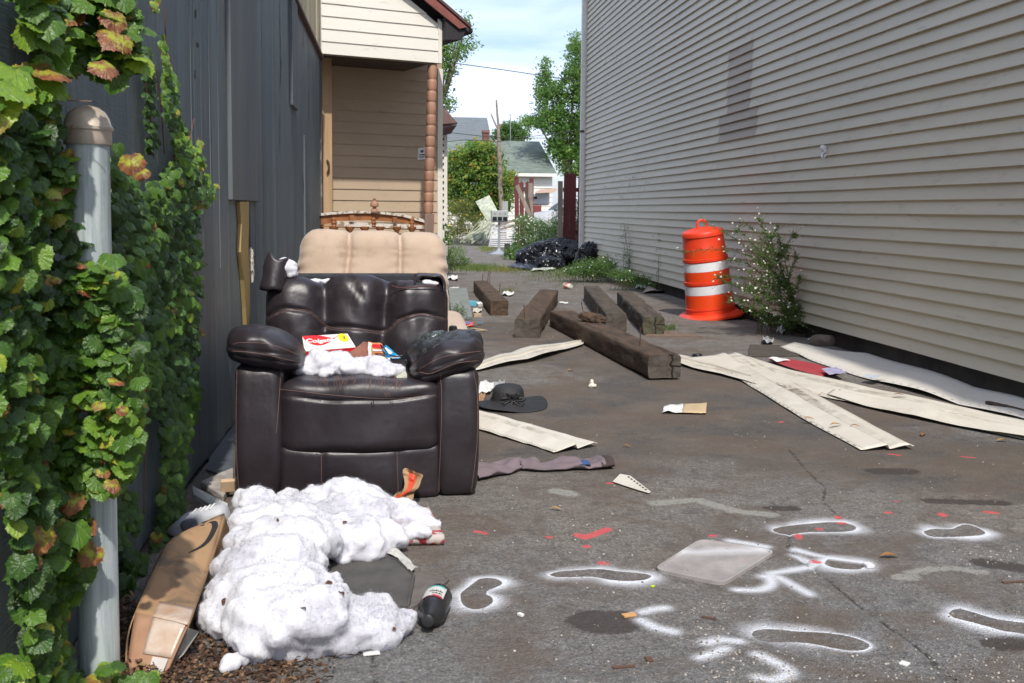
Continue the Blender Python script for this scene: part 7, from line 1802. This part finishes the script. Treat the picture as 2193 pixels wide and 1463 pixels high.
tree('flowering_shrub', 'big bush with yellowing leaves in front of the green roofed garage', [(975, 365, 22, 40), (1000, 345, 26, 34), (1030, 335, 26, 34), (1055, 345, 20, 30), (980, 420, 28, 34), (1015, 400, 36, 42), (1055, 400, 30, 38), (1085, 405, 18, 34), (1010, 315, 7, 12), (1048, 315, 7, 10), (1060, 440, 30, 25), (1020, 445, 32, 25), (1092, 378, 10, 14)], 36, 22000, .115, LD, 4, [(1020, 480), (1015, 400)], .06, dY=1.0, vb=.50, vs=.3, ybias=lambda x, y: .18*math.sin(x*.13+2)*math.cos(y*.09))
def weeds(name, label, ells, Y, n, s_, mt, seed, flowers=0, fm=None, fs=.03, kind=None, dY=.5, stems=30, vb=.45, w=.22, base_y=None, cat='weeds', fq=1.0):
    rr = random.Random(seed); c0 = PY(ells[0][0], 448, Y); t_ = thing(name, label, cat, (c0.x, Y, 0))
    m = MB()
    for _ in range(stems):
        e = rr.choice(ells); th = rr.random()*2*PI; r = rr.random()**.5; q = PY(e[0]+e[2]*r*math.cos(th), e[1]+e[3]*r*math.sin(th), Y + rr.gauss(0, .4)*dY)
        b = Vector((q.x*.93 + c0.x*.07 + rr.gauss(0, .04), q.y, 0)); m.tube([b, b.lerp(q, .5) + Vector((rr.gauss(0, .03), 0, .03)), q], [.003, .003, .002], 4, caps=False)
    m.build('stems', STEMM, t_)
    m = MB(); crown(m, ells, Y, n, s_, seed, dY=dY, vb=vb, vs=.2, w=w, clump=10); m.build('foliage', mt, t_)
    if flowers:
        m = MB()
        for _ in range(flowers):
            e = rr.choice(ells); th = rr.random()*2*PI; r = rr.random()**.4; q = PY(e[0]+e[2]*r*math.cos(th)*1.05, e[1]+e[3]*r*math.sin(th)*1.05, Y - rr.random()*dY*.7)
            n_ = (Vector((0, -1, .6)) + rv(rr)*.6).normalized(); x = n_.cross(Vector((0, 0, 1))).normalized(); y_ = n_.cross(x); s2 = fs*rr.uniform(.6, 1.2)
            m.add([q] + [q + (x*math.cos(a*PI/3.5) + y_*math.sin(a*PI/3.5))*s2*.5 for a in range(7)], [(0, 1+a, 1+(a+1) % 7) for a in range(7)])
        m.build('flowers', fm or FW, t_)
    return t_
weeds('goldenrod_plant', 'pale yellow green weeds beyond the cream bay window', [(975, 470, 22, 34), (1005, 480, 24, 28), (965, 500, 12, 18), (990, 445, 24, 18), (1035, 478, 20, 22), (1010, 505, 40, 14)], 34.6, 8000, .08, LW, 21, 60, FY, .045, vb=.7)
weeds('aster_bush', 'tall bushy weeds with white flowers in front of the white car', [(1125, 490, 24, 30), (1150, 500, 26, 32), (1178, 500, 26, 32), (1120, 525, 26, 20), (1160, 530, 36, 18)], 25.2, 11000, .06, LA, 22, 320, FW, .032, dY=.7, vb=.5)
weeds('aster_bush', 'tall bushy weeds with white flowers against the end of the taupe wall', [(1205, 480, 22, 36), (1228, 465, 16, 44), (1215, 515, 26, 26), (1238, 500, 8, 30)], 23.6, 8000, .055, LA, 23, 180, FW, .03, dY=.5, vb=.5)
weeds('broadleaf_plant', 'low leafy weeds with white flowers behind the tall slumped bag', [(1110, 545, 16, 12), (1130, 548, 18, 12)], 24.2, 1100, .11, LA, 24, 40, FW, .03, dY=.3, w=.5)
weeds('broadleaf_plant', 'dark green weeds in front of the bin bags along the wall foot', [(1255, 575, 30, 16), (1290, 580, 30, 16), (1225, 580, 18, 8), (1300, 565, 16, 16)], 16.6, 3600, .05, LA, 25, 30, FW, .02, dY=.5, w=.3, vb=.4)
weeds('broadleaf_plant', 'weeds growing between the rag and the foot of the taupe wall', [(1335, 590, 26, 12), (1365, 600, 26, 9), (1400, 612, 22, 6)], 14.8, 1800, .04, LA, 26, 20, FW, .02, dY=.3, w=.3, vb=.4)
weeds('slender_aster', 'thin tall weed with white flowers against the wall left of the drum', [(1345, 520, 14, 46), (1352, 560, 16, 28)], 16.2, 700, .035, LA, 27, 30, FW, .016, dY=.15, stems=12, w=.16)
weeds('slender_aster', 'wispy reddish weed on the wall just left of the traffic drum', [(1418, 535, 10, 40), (1424, 575, 12, 24)], 14.4, 420, .03, LW, 28, 12, FW, .013, dY=.1, stems=10, w=.16)
weeds('vine_cluster', 'sparse creeper climbing the corner of the cream bay', [(945, 500, 9, 14), (952, 520, 8, 14), (950, 485, 5, 7)], 15.2, 130, .07, LA, 29, 0, dY=.15, stems=8, w=.7, cat='creeper')
weeds('leafy_plant', 'green weeds at the foot of the cream bay behind the tan recliner', [(965, 545, 10, 16), (985, 562, 18, 9), (962, 570, 9, 8)], 18.5, 1200, .05, LA, 30, 0, dY=.2, stems=14, w=.25)
weeds('slab_weed', 'small leafy green weed growing at the edge of the greenish slab', [(975, 670, 9, 18), (990, 662, 8, 10), (970, 685, 7, 8)], 10.6, 200, .035, LA, 31, 0, dY=.06, stems=16, w=.25, cat='weed')
weeds('timber_weed', 'tiny green weed beside the mossy timber end', [(1438, 702, 9, 6)], 9.9, 120, .03, LA, 32, 0, dY=.05, stems=8, w=.3, cat='weed')
# grass along the worn edges of the asphalt
m = MB(); rr = random.Random(8)
for (x0, x1, y0, y1, n, h, vb_) in ((955, 1075, 566, 583, 2600, .06, .55), (1030, 1135, 572, 584, 1400, .05, .85), (1025, 1060, 528, 540, 700, .10, .7), (1105, 1330, 560, 606, 2600, .06, .4), (1330, 1440, 600, 620, 900, .05, .5), (1190, 1240, 604, 620, 90, .05, .8), (1060, 1110, 618, 630, 80, .05, .7), (960, 1000, 520, 560, 500, .10, .5), (1380, 1440, 690, 716, 60, .04, .6)):
    for _ in range(n):
        u = rr.gauss(.5, .24); v_ = rr.gauss(.5, .22)
        p = G(lerp(x0, x1, u), lerp(y0, y1, v_)); hh = h*rr.uniform(.4, 1.3); a = rr.random()*6.28; w = .005; tip = p + Vector((hh*.5*math.cos(a), hh*.5*math.sin(a), hh)); d_ = Vector((math.sin(a), -math.cos(a), 0))*w
        m.add([p-d_, p+d_, tip], [(0, 1, 2)], min(1, max(0, rr.gauss(vb_, .15))))
tag(m.build('grass', LW, None), 'short green and yellow grass in the cracks and edges of the lot', 'grass', kind='stuff')
# flowering aster beside the drum
ap_ = thing('aster_plant', 'sprawling aster with tiny white flowers spilling across the traffic drum', 'plant', tuple(G(1708, 715)))
base = G(1708, 716); rr = random.Random(33); stm = MB(); fol = MB(); flo = MB(); cen = MB()
def flower(q, s_, rr):
    n_ = (Vector((-.2, -1, .5)) + rv(rr)*.55).normalized(); x = n_.cross(Vector((0, 0, 1))).normalized(); y_ = n_.cross(x)
    vs = [q + n_*s_*.05]; k = 16
    for a in range(k): r_ = s_*(.5 if a % 2 else .34); vs.append(q + (x*math.cos(a*2*PI/k) + y_*math.sin(a*2*PI/k))*r_)
    flo.add(vs, [(0, 1+a, 1+(a+1) % k) for a in range(k)]); cen.add([q + n_*s_*.08 + (x*math.cos(a*PI/3) + y_*math.sin(a*PI/3))*s_*.14 for a in range(6)], [tuple(range(6))])
def branch(pts, r, nl, tw, fl_, Ys):
    P_ = smooth_path(pts, 7); n = len(P_); stm.tube(P_, [r*(1-.7*i/n) for i in range(n)], 5, caps=False)
    for k in range(nl):
        t_ = rr.uniform(.15, 1)*(n-1); i = min(int(t_), n-2); p = P_[i].lerp(P_[i+1], t_-i); d_ = (P_[i+1]-P_[i]).normalized()
        o_ = (d_ + rv(rr)*.9).normalized(); s_ = rr.uniform(.022, .055); leaf(fol, p + o_*s_*.5, rv(rr)+Vector((0, -.3, .8)), o_, s_, min(1, max(0, rr.gauss(.5, .25))), .20)
    for k in range(tw):
        t_ = rr.uniform(.35, .98)*(n-1); i = min(int(t_), n-2); p = P_[i].lerp(P_[i+1], t_-i); d_ = (P_[i+1]-P_[i]).normalized(); o_ = (d_*.8 + rv(rr)*.8 + Vector((0, 0, .25))).normalized(); L = rr.uniform(.04, .13); q = p + o_*L
        stm.tube([p, q], [.0015, .0008], 4, caps=False)
        for _ in range(5): j = rr.random(); s_ = rr.uniform(.01, .022); o2 = (o_ + rv(rr)*.8).normalized(); leaf(fol, p.lerp(q, j) + o2*s_*.5, rv(rr)+Vector((0, -.3, .8)), o2, s_, min(1, max(0, rr.gauss(.6, .2))), .22)
        if rr.random() < fl_: flower(q, rr.uniform(.013, .023), rr)
tips = [((1695, 640), (1660, 560), (1640, 500), (1622, 468)), ((1690, 620), (1650, 540), (1600, 480), (1575, 492)), ((1700, 650), (1670, 560), (1690, 510), (1702, 500)), ((1690, 630), (1640, 570), (1590, 545), (1530, 535), (1465, 540)), ((1680, 640), (1620, 600), (1570, 590), (1540, 588)), ((1690, 660), (1630, 620), (1580, 612), (1545, 600)),
        ((1690, 670), (1640, 640), (1590, 640), (1560, 645)), ((1700, 650), (1680, 580), (1660, 520), (1655, 480)), ((1700, 660), (1690, 600), (1700, 560), (1706, 545)), ((1695, 640), (1660, 590), (1610, 540), (1560, 500), (1508, 480)), ((1690, 650), (1650, 600), (1600, 570), (1560, 560)), ((1700, 670), (1700, 640), (1712, 600), (1718, 590)),
        ((1702, 680), (1690, 650), (1650, 620), (1610, 600)), ((1698, 650), (1665, 590), (1640, 545), (1605, 520)), ((1700, 660), (1680, 620), (1650, 590), (1625, 560)), ((1695, 665), (1655, 640), (1620, 630), (1590, 622)), ((1690, 640), (1660, 605), (1640, 560), (1615, 530)), ((1706, 690), (1722, 660), (1735, 640), (1732, 635)), ((1696, 640), (1676, 590), (1650, 560), (1590, 500)), ((1696, 640), (1680, 570), (1672, 530), (1668, 500))]
for k, tp in enumerate(tips):
    Yb = base.y; pts = [base + Vector((rr.gauss(0, .03), rr.gauss(0, .02), 0))]
    for j, (x, y) in enumerate(tp): pts.append(PY(x + rr.gauss(0, 3), y + rr.gauss(0, 3), Yb - .03 - .06*j - rr.random()*.10))
    branch(pts, .004, 120, 30, .24, None)
for k in range(120):
    e = rr.choice([(1655, 590, 45, 45), (1630, 640, 50, 30), (1690, 640, 22, 40), (1700, 680, 18, 20), (1660, 540, 30, 35)]); th = rr.random()*6.28; r = rr.random()**.5
    p = PY(e[0]+e[2]*r*math.cos(th), e[1]+e[3]*r*math.sin(th), base.y - .1 - rr.random()*.2); branch([p, p + rv(rr)*.06, p + rv(rr)*.05 + Vector((-.08, 0, .04))], .0014, 24, 5, .22, None)
stm.build('stems', STEMM, ap_); fol.build('foliage', LA, ap_); flo.build('flowers', FW, ap_); cen.build('flower_centres', FY, ap_)
weeds('leafy_plant', 'dark leafy weeds under the wall edge between the drum and the aster stem', [(1650, 685, 24, 12), (1690, 700, 18, 14), (1705, 690, 12, 14), (1630, 678, 12, 6)], base.y+.05, 700, .035, LA, 41, 16, FW, .016, dY=.12, stems=30, w=.3, vb=.35)
weeds('pointed_leaf_plant', 'small plant with pointed green leaves above the brown rock', [(1772, 690, 12, 12), (1764, 700, 14, 8), (1780, 700, 8, 9)], G(1768, 724).y, 70, .075, LA, 42, 0, dY=.05, stems=8, w=.22, vb=.75, cat='plant')
weeds('thin_grass_stem', 'thin yellow green stem growing at the foot of the wall above the shaded panel', [(1895, 738, 8, 8), (1893, 748, 5, 6)], G(1895, 765).y, 12, .05, LW, 43, 0, dY=.03, stems=4, w=.2, vb=.7, cat='weed')
weeds('thin_grass_stem', 'jointed weed rising over the shaded siding panel at the right', [(2085, 770, 12, 18), (2062, 782, 12, 8), (2092, 750, 4, 12)], G(2085, 815).y, 26, .05, LW, 44, 0, dY=.03, stems=8, w=.2, vb=.55, cat='weed')
# fallen twigs
m = MB(); m.tube([G(1690, 712, .01), G(1712, 716, .03), G(1728, 720, .01)], .005, 5); m.tube([G(1640, 706, .01), G(1690, 712, .02)], .004, 5); tag(m.build('dry_twigs', STEMR, None), 'dry twigs on the ground below the aster', 'twigs')

# ================================================================ IVY
IVOLD = leafmat('ivy_leaf_plain', [(0, (.016, .045, .008)), (.30, (.045, .115, .014)), (.55, (.12, .235, .022)), (.74, (.23, .36, .03)), (.82, (.42, .45, .04)), (.90, (.33, .15, .04)), (1, (.17, .045, .035))], .28, .40, .5, .5)
OUT = [(0, 0), (.14, -.11), (.33, -.10), (.46, .04), (.50, .18), (.58, .32), (.50, .46), (.47, .60), (.34, .68), (.26, .80), (.12, .86), (0, .98)]
OUT = OUT + [(-x, y) for x, y in OUT[-2:0:-1]]
OUTS = []
for (x0, y0), (x1, y1) in zip(OUT, OUT[1:] + OUT[:1]):
    OUTS.append((x0, y0)); mx_, my_ = (x0+x1)/2, (y0+y1)/2; OUTS.append((mx_*.93, .35 + (my_-.35)*.93))
t = NT('ivy_leaf'); a_ = t.n('ShaderNodeAttribute'); a_.attribute_name = 'leafuv'; sp_ = t.n('ShaderNodeSeparateXYZ'); t.l(a_.outputs['Vector'], sp_.inputs[0]); U_, V_ = sp_.outputs[0], sp_.outputs[1]
ang = t.math('ARCTAN2', U_, t.math('ADD', V_, .02)); rad = t.math('SQRT', t.math('ADD', t.math('MULTIPLY', U_, U_), t.math('MULTIPLY', V_, V_)))
k_ = t.math('DIVIDE', ang, .62); fr1 = t.math('MULTIPLY', t.math('ABSOLUTE', t.math('SUBTRACT', k_, t.math('ROUND', k_))), rad)
side = t.math('ABSOLUTE', t.math('SINE', t.math('MULTIPLY', t.math('SUBTRACT', rad, t.math('MULTIPLY', t.math('ABSOLUTE', t.math('SUBTRACT', k_, t.math('ROUND', k_))), .5)), 34.0)))
vein = t.math('MAXIMUM', t.ramp(fr1, [(.008, 1), (.035, 0)]), t.ramp(side, [(.0, .45), (.22, 0)]))
geo = t.coord(); vv_ = t.attr('v'); f = t.math('ADD', vv_, t.math('MULTIPLY_ADD', t.noise(70, geo, 4), .30, -.15), clamp=True)
gcol = t.ramp(t.math('MINIMUM', f, .84), [(0, (.016, .045, .008)), (.30, (.038, .105, .014)), (.55, (.100, .215, .020)), (.74, (.20, .34, .028)), (.84, (.40, .43, .04))])
rim = t.math('ADD', t.math('ABSOLUTE', t.math('SUBTRACT', rad, .35)), t.math('MULTIPLY_ADD', t.noise(60, geo, 5, .7), 1.2, -.6))
redm = t.math('MULTIPLY', t.ramp(vv_, [(.80, 0), (.88, 1)]), t.ramp(t.math('ADD', rim, t.math('MULTIPLY', vv_, .45)), [(.42, 0), (.66, 1)]))
col = t.mix(redm, gcol, t.ramp(t.noise(50, geo, 4, .6), [(.3, (.14, .035, .025)), (.6, (.33, .12, .05)), (.8, (.48, .30, .08))]))
col = t.mix(t.math('MULTIPLY', vein, .38), col, t.mix(.5, col, (.42, .50, .20)))
t.fin(col, t.math('MULTIPLY_ADD', t.noise(30, geo, 3), .3, .20), t.bump(t.math('ADD', t.math('MULTIPLY', vein, -.6), t.noise(130, geo, 3)), .6, .004)); t.p.inputs['Specular IOR Level'].default_value = .5
tr_ = t.n('ShaderNodeBsdfTranslucent'); t.l(t.mix(.5, col, (.35, .5, .03)), tr_.inputs[0]); mx3 = t.n('ShaderNodeMixShader'); mx3.inputs[0].default_value = .20
t.l(t.p.outputs[0], mx3.inputs[1]); t.l(tr_.outputs[0], mx3.inputs[2]); t.l(mx3.outputs[0], t.out.inputs[0]); IV = t.m
def set_uv(o, uv): at = o.data.attributes.new('leafuv', 'FLOAT_VECTOR', 'POINT'); at.data.foreach_set('vector', [c for q in uv for c in (q[0], q[1], 0.0)])
UVL = []
def ivy_leaf(m, p, n, d_, s_, val, rr, curl=.25, OUT=OUT):
    n = n.normalized(); d_ = (d_ - n*d_.dot(n)).normalized(); x = n.cross(d_); N = len(OUT); ph_ = rr.random()*6
    vs = [p + d_*s_*.02]; 
    def pt(a, b, lift): return p + x*s_*a + d_*s_*b + n*s_*(lift - curl*(a*a*1.4 + (b-.4)**2*.7) + .035*math.sin(a*9+ph_) )
    vs = [pt(0, .30, .03)] + [pt(a*.55, .30 + (b-.30)*.55, .05 if (i*22//len(OUT)) % 2 else .015) for i, (a, b) in enumerate(OUT)] + [pt(a, b, rr.uniform(-.02, .03)) for a, b in OUT]
    UVL.extend([(0, .30)] + [(a*.55, .30 + (b-.30)*.55) for a, b in OUT] + OUT)
    fs = [(0, 1+i, 1+(i+1) % N) for i in range(N)] + [(1+i, 1+N+i, 1+N+(i+1) % N, 1+(i+1) % N) for i in range(N)]
    m.add(vs, fs, val)
def inpoly(x, y, poly):
    c = False
    for (x1, y1), (x2, y2) in zip(poly, poly[1:] + poly[:1]):
        if (y1 > y) != (y2 > y) and x < (x2-x1)*(y-y1)/(y2-y1) + x1: c = not c
    return c
def wallpt(px, py, off): return PX(px, py, XL + .02 + off)
def postpt(px, py, rr, front=.06):
    p = PY(px, py, YP - front - rr.random()*.10)
    return p if p.x > XL + .03 else PX(px, py, XL + .03 + rr.random()*.08)
iv1 = thing('ivy', 'large leaved ivy climbing over the steel post at the left edge', 'ivy', (XP, YP, 0)); iv2 = thing('ivy', 'small leaved darker ivy hanging on the boards between post and recliner', 'ivy', (XL+.05, 3.4, 0))
rr = random.Random(77); m = MB(); st1 = MB()
A1 = [([(45, -60), (240, -60), (285, 20), (300, 120), (240, 170), (160, 120), (150, 170), (60, 250), (50, 190), (0, 250), (-30, 250), (-30, 180), (60, 120)], 330, .042, .085),
      ([(-30, 200), (60, 240), (120, 230), (112, 290), (140, 330), (165, 420), (170, 540), (170, 600), (-30, 600)], 620, .030, .060),
      ([(-30, 580), (60, 545), (240, 560), (290, 640), (300, 760), (300, 950), (235, 1060), (110, 1060), (20, 1000), (-20, 880)], 2100, .020, .050),
      ([(20, 980), (235, 1020), (175, 1100), (190, 1180), (160, 1250), (130, 1350), (100, 1500), (0, 1500), (60, 1380), (50, 1250), (30, 1120)], 620, .030, .060),
      ([(20, 1380), (190, 1380), (330, 1440), (300, 1500), (0, 1500)], 120, .035, .07)]
for pi_, (poly, n, s0, s1) in enumerate(A1):
    x0 = min(p[0] for p in poly); x1 = max(p[0] for p in poly); y0 = min(p[1] for p in poly); y1 = max(p[1] for p in poly); k = 0
    cl_ = [(rr.uniform(x0, x1), rr.uniform(y0, y1), rr.gauss(0, 1)) for _ in range(14)]
    while k < n:
        px, py = rr.uniform(x0, x1), rr.uniform(y0, y1)
        if not inpoly(px, py, poly): continue
        if (165 < px < 245 and 235 < py < 525) or (108 < px < 245 and 165 < py < 265) or (178 < px < 262 and 1040 < py < 1420): continue
        k += 1
        if nn(Vector((px*.018, py*.018, pi_*3.0))) < -.28: continue
        g = min(cl_, key=lambda c: (c[0]-px)**2 + (c[1]-py)**2)
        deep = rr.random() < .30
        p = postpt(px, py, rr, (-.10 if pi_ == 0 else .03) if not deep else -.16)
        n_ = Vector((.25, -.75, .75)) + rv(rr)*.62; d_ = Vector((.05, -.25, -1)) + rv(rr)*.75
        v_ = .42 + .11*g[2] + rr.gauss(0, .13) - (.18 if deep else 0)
        q_ = rr.random()
        if q_ < .045: v_ = rr.uniform(.86, 1.0)
        elif q_ < .09: v_ = rr.uniform(.74, .84)
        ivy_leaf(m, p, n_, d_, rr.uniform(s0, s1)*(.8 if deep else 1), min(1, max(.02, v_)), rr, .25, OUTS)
for px, py, s_, v_ in ((262, 95, .105, .93), (215, 150, .085, .98), (245, 45, .08, 1.0), (280, 350, .075, .99), (300, 375, .05, 1), (160, 375, .06, .95), (188, 20, .075, .5), (85, 130, .08, .35), (160, 75, .075, .5), (50, 800, .075, .62), (240, 560, .075, .45), (235, 620, .08, .5), (155, 1075, .075, .93), (160, 1140, .09, .5), (80, 1150, .09, .9), (205, 1190, .075, .97), (215, 870, .04, .86), (240, 890, .035, .84), (265, 880, .035, .9), (120, 770, .06, .4), (100, 600, .06, .5), (240, 1040, .05, .95)):
    ivy_leaf(m, postpt(px, py - s_*250, rr, .02 if py < 400 else .10), Vector((.3, -.8, .6)) + rv(rr)*.35, Vector((rr.gauss(0, .35), -.2, -1)), s_*.78, v_, rr, .5, OUTS)
set_uv(m.build('foliage', IV, iv1, smooth=True), UVL); UVL.clear()
for pts in ([(20, 560), (35, 650), (45, 760), (60, 900)], [(190, 560), (205, 640), (215, 720)], [(60, 980), (70, 1010), (55, 1080)], [(110, 1500), (130, 1400), (120, 1300), (115, 1180), (125, 1080)], [(60, 330), (75, 200), (100, 100), (120, -20)], [(95, 1440), (105, 1330), (120, 1250)]):
    st1.tube(smooth_path([postpt(x, y, rr, .03) for x, y in pts], 5), .0028, 6)
for _ in range(34):
    px, py = rr.uniform(10, 160), rr.uniform(100, 1350)
    if 176 < px < 236 and (292 < py < 545 or py > 1060): continue
    a = postpt(px, py, rr, .05); st1.tube([a, a + Vector((rr.gauss(0, .02), -.02, .02)), a + Vector((rr.gauss(0, .025), -.02, .02))], .0012, 4)
st1.build('stems', mat('yellow_green_stem', (.26, .27, .07), (.22, .09, .05), 9, .6, 0), iv1)
m = MB(); st2 = MB()
A2 = [([(250, 300), (260, 330), (300, 420), (340, 380), (400, 300), (420, 330), (440, 380), (455, 400), (425, 440), (425, 560), (430, 640), (420, 760), (425, 850), (400, 950), (385, 1090), (350, 1120), (350, 900), (300, 850), (290, 950), (250, 1060), (235, 1080), (235, 560)], 3000, .020, .042, .30, .0),
      ([(300, 95), (322, 100), (335, 220), (340, 310), (318, 330), (308, 200)], 150, .016, .026, .22, .0),
      ([(348, 60), (360, 120), (378, 180), (388, 260), (420, 330), (380, 340), (352, 230)], 330, .014, .030, .50, .0),
      ([(400, 330), (430, 300), (440, 360), (465, 395), (460, 420), (430, 445), (400, 440)], 130, .022, .034, .68, .03),
      ([(335, 0), (345, -30), (332, 22), (322, 5)], 24, .018, .024, .74, .0),
      ([(395, 520), (440, 560), (436, 568), (395, 545)], 34, .014, .022, .78, .0), ([(372, 620), (395, 640), (438, 716), (428, 712), (385, 670)], 60, .013, .026, .79, .02),
      ([(355, 1060), (400, 1060), (400, 1130), (330, 1220), (300, 1240), (290, 1200), (330, 1160)], 150, .026, .046, .32, .0), ([(262, 1150), (300, 1200), (310, 1330), (275, 1340), (262, 1250)], 60, .03, .05, .25, .0),
      ([(232, 1060), (290, 1050), (300, 1120), (262, 1180), (240, 1160)], 110, .018, .034, .3, .0), ([(230, 620), (300, 700), (300, 900), (260, 1000), (235, 1000)], 420, .026, .048, .5, .04)]
for poly, n, s0, s1, vb_, off in A2:
    x0 = min(p[0] for p in poly); x1 = max(p[0] for p in poly); y0 = min(p[1] for p in poly); y1 = max(p[1] for p in poly); k = 0
    while k < n:
        px, py = rr.uniform(x0, x1), rr.uniform(y0, y1)
        if not inpoly(px, py, poly): continue
        k += 1; p = wallpt(px, py, off + rr.random()**1.5*(.09 if n > 300 else .03))
        ivy_leaf(m, p, Vector((.8, -.75, .5)) + rv(rr)*.5, Vector((0, -.1, -1)) + rv(rr)*.6, rr.uniform(s0, s1), min(1, max(.02, vb_ + rr.gauss(0, .11) + (.15*math.sin(px*.05+py*.021) if n > 300 else 0) + (.5 if rr.random() < .02 else 0))), rr)
set_uv(m.build('foliage', IV, iv2, smooth=True), UVL)
for pts in ([(352, 20), (356, 100), (365, 220), (372, 340)], [(335, 150), (345, 230), (352, 330)], [(300, 100), (318, 220), (330, 340)], [(308, 1100), (310, 1000), (318, 900), (325, 800)], [(395, 560), (420, 555), (445, 568)], [(390, 410), (405, 420), (430, 425)], [(408, 470), (415, 520), (400, 600)], [(415, 255), (405, 310), (395, 360)], [(425, 295), (420, 330), (415, 370)], [(265, 1180), (262, 1090), (275, 1000)]):
    st2.tube(smooth_path([wallpt(x, y, .015) for x, y in pts], 5), .0022, 5)
st2.build('stems', STEMR, iv2)
# yellow daisies bottom left
yf = thing('yellow_flowers', 'two small yellow flowers poking in at the bottom left corner', 'flower', tuple(PY(10, 1463, 2.35)))
m = MB(); sm_ = MB(); lf = MB()
for px, py in ((24, 1416), (6, 1445)):
    c = PY(px, py, 2.3); c.x = max(c.x, XL+.02)
    for a in range(9):
        an_ = a*2*PI/9; dd_ = Vector((math.cos(an_), -.3, math.sin(an_))); m.add([c, c + dd_*.013 + Vector((-dd_.z, 0, dd_.x))*.005, c + dd_*.017, c + dd_*.013 - Vector((-dd_.z, 0, dd_.x))*.005], [(0, 1, 2, 3)])
    sm_.tube([c, c + Vector((.01, 0, -.06)), c + Vector((0, 0, -.2))], .0015, 5); leaf(lf, c + Vector((.01, 0, -.03)), Vector((0, -1, .3)), Vector((1, 0, .3)), .035, .8, .4)
m.build('petals', FY, yf); sm_.build('stems', STEMM, yf); lf.build('leaves', LA, yf)
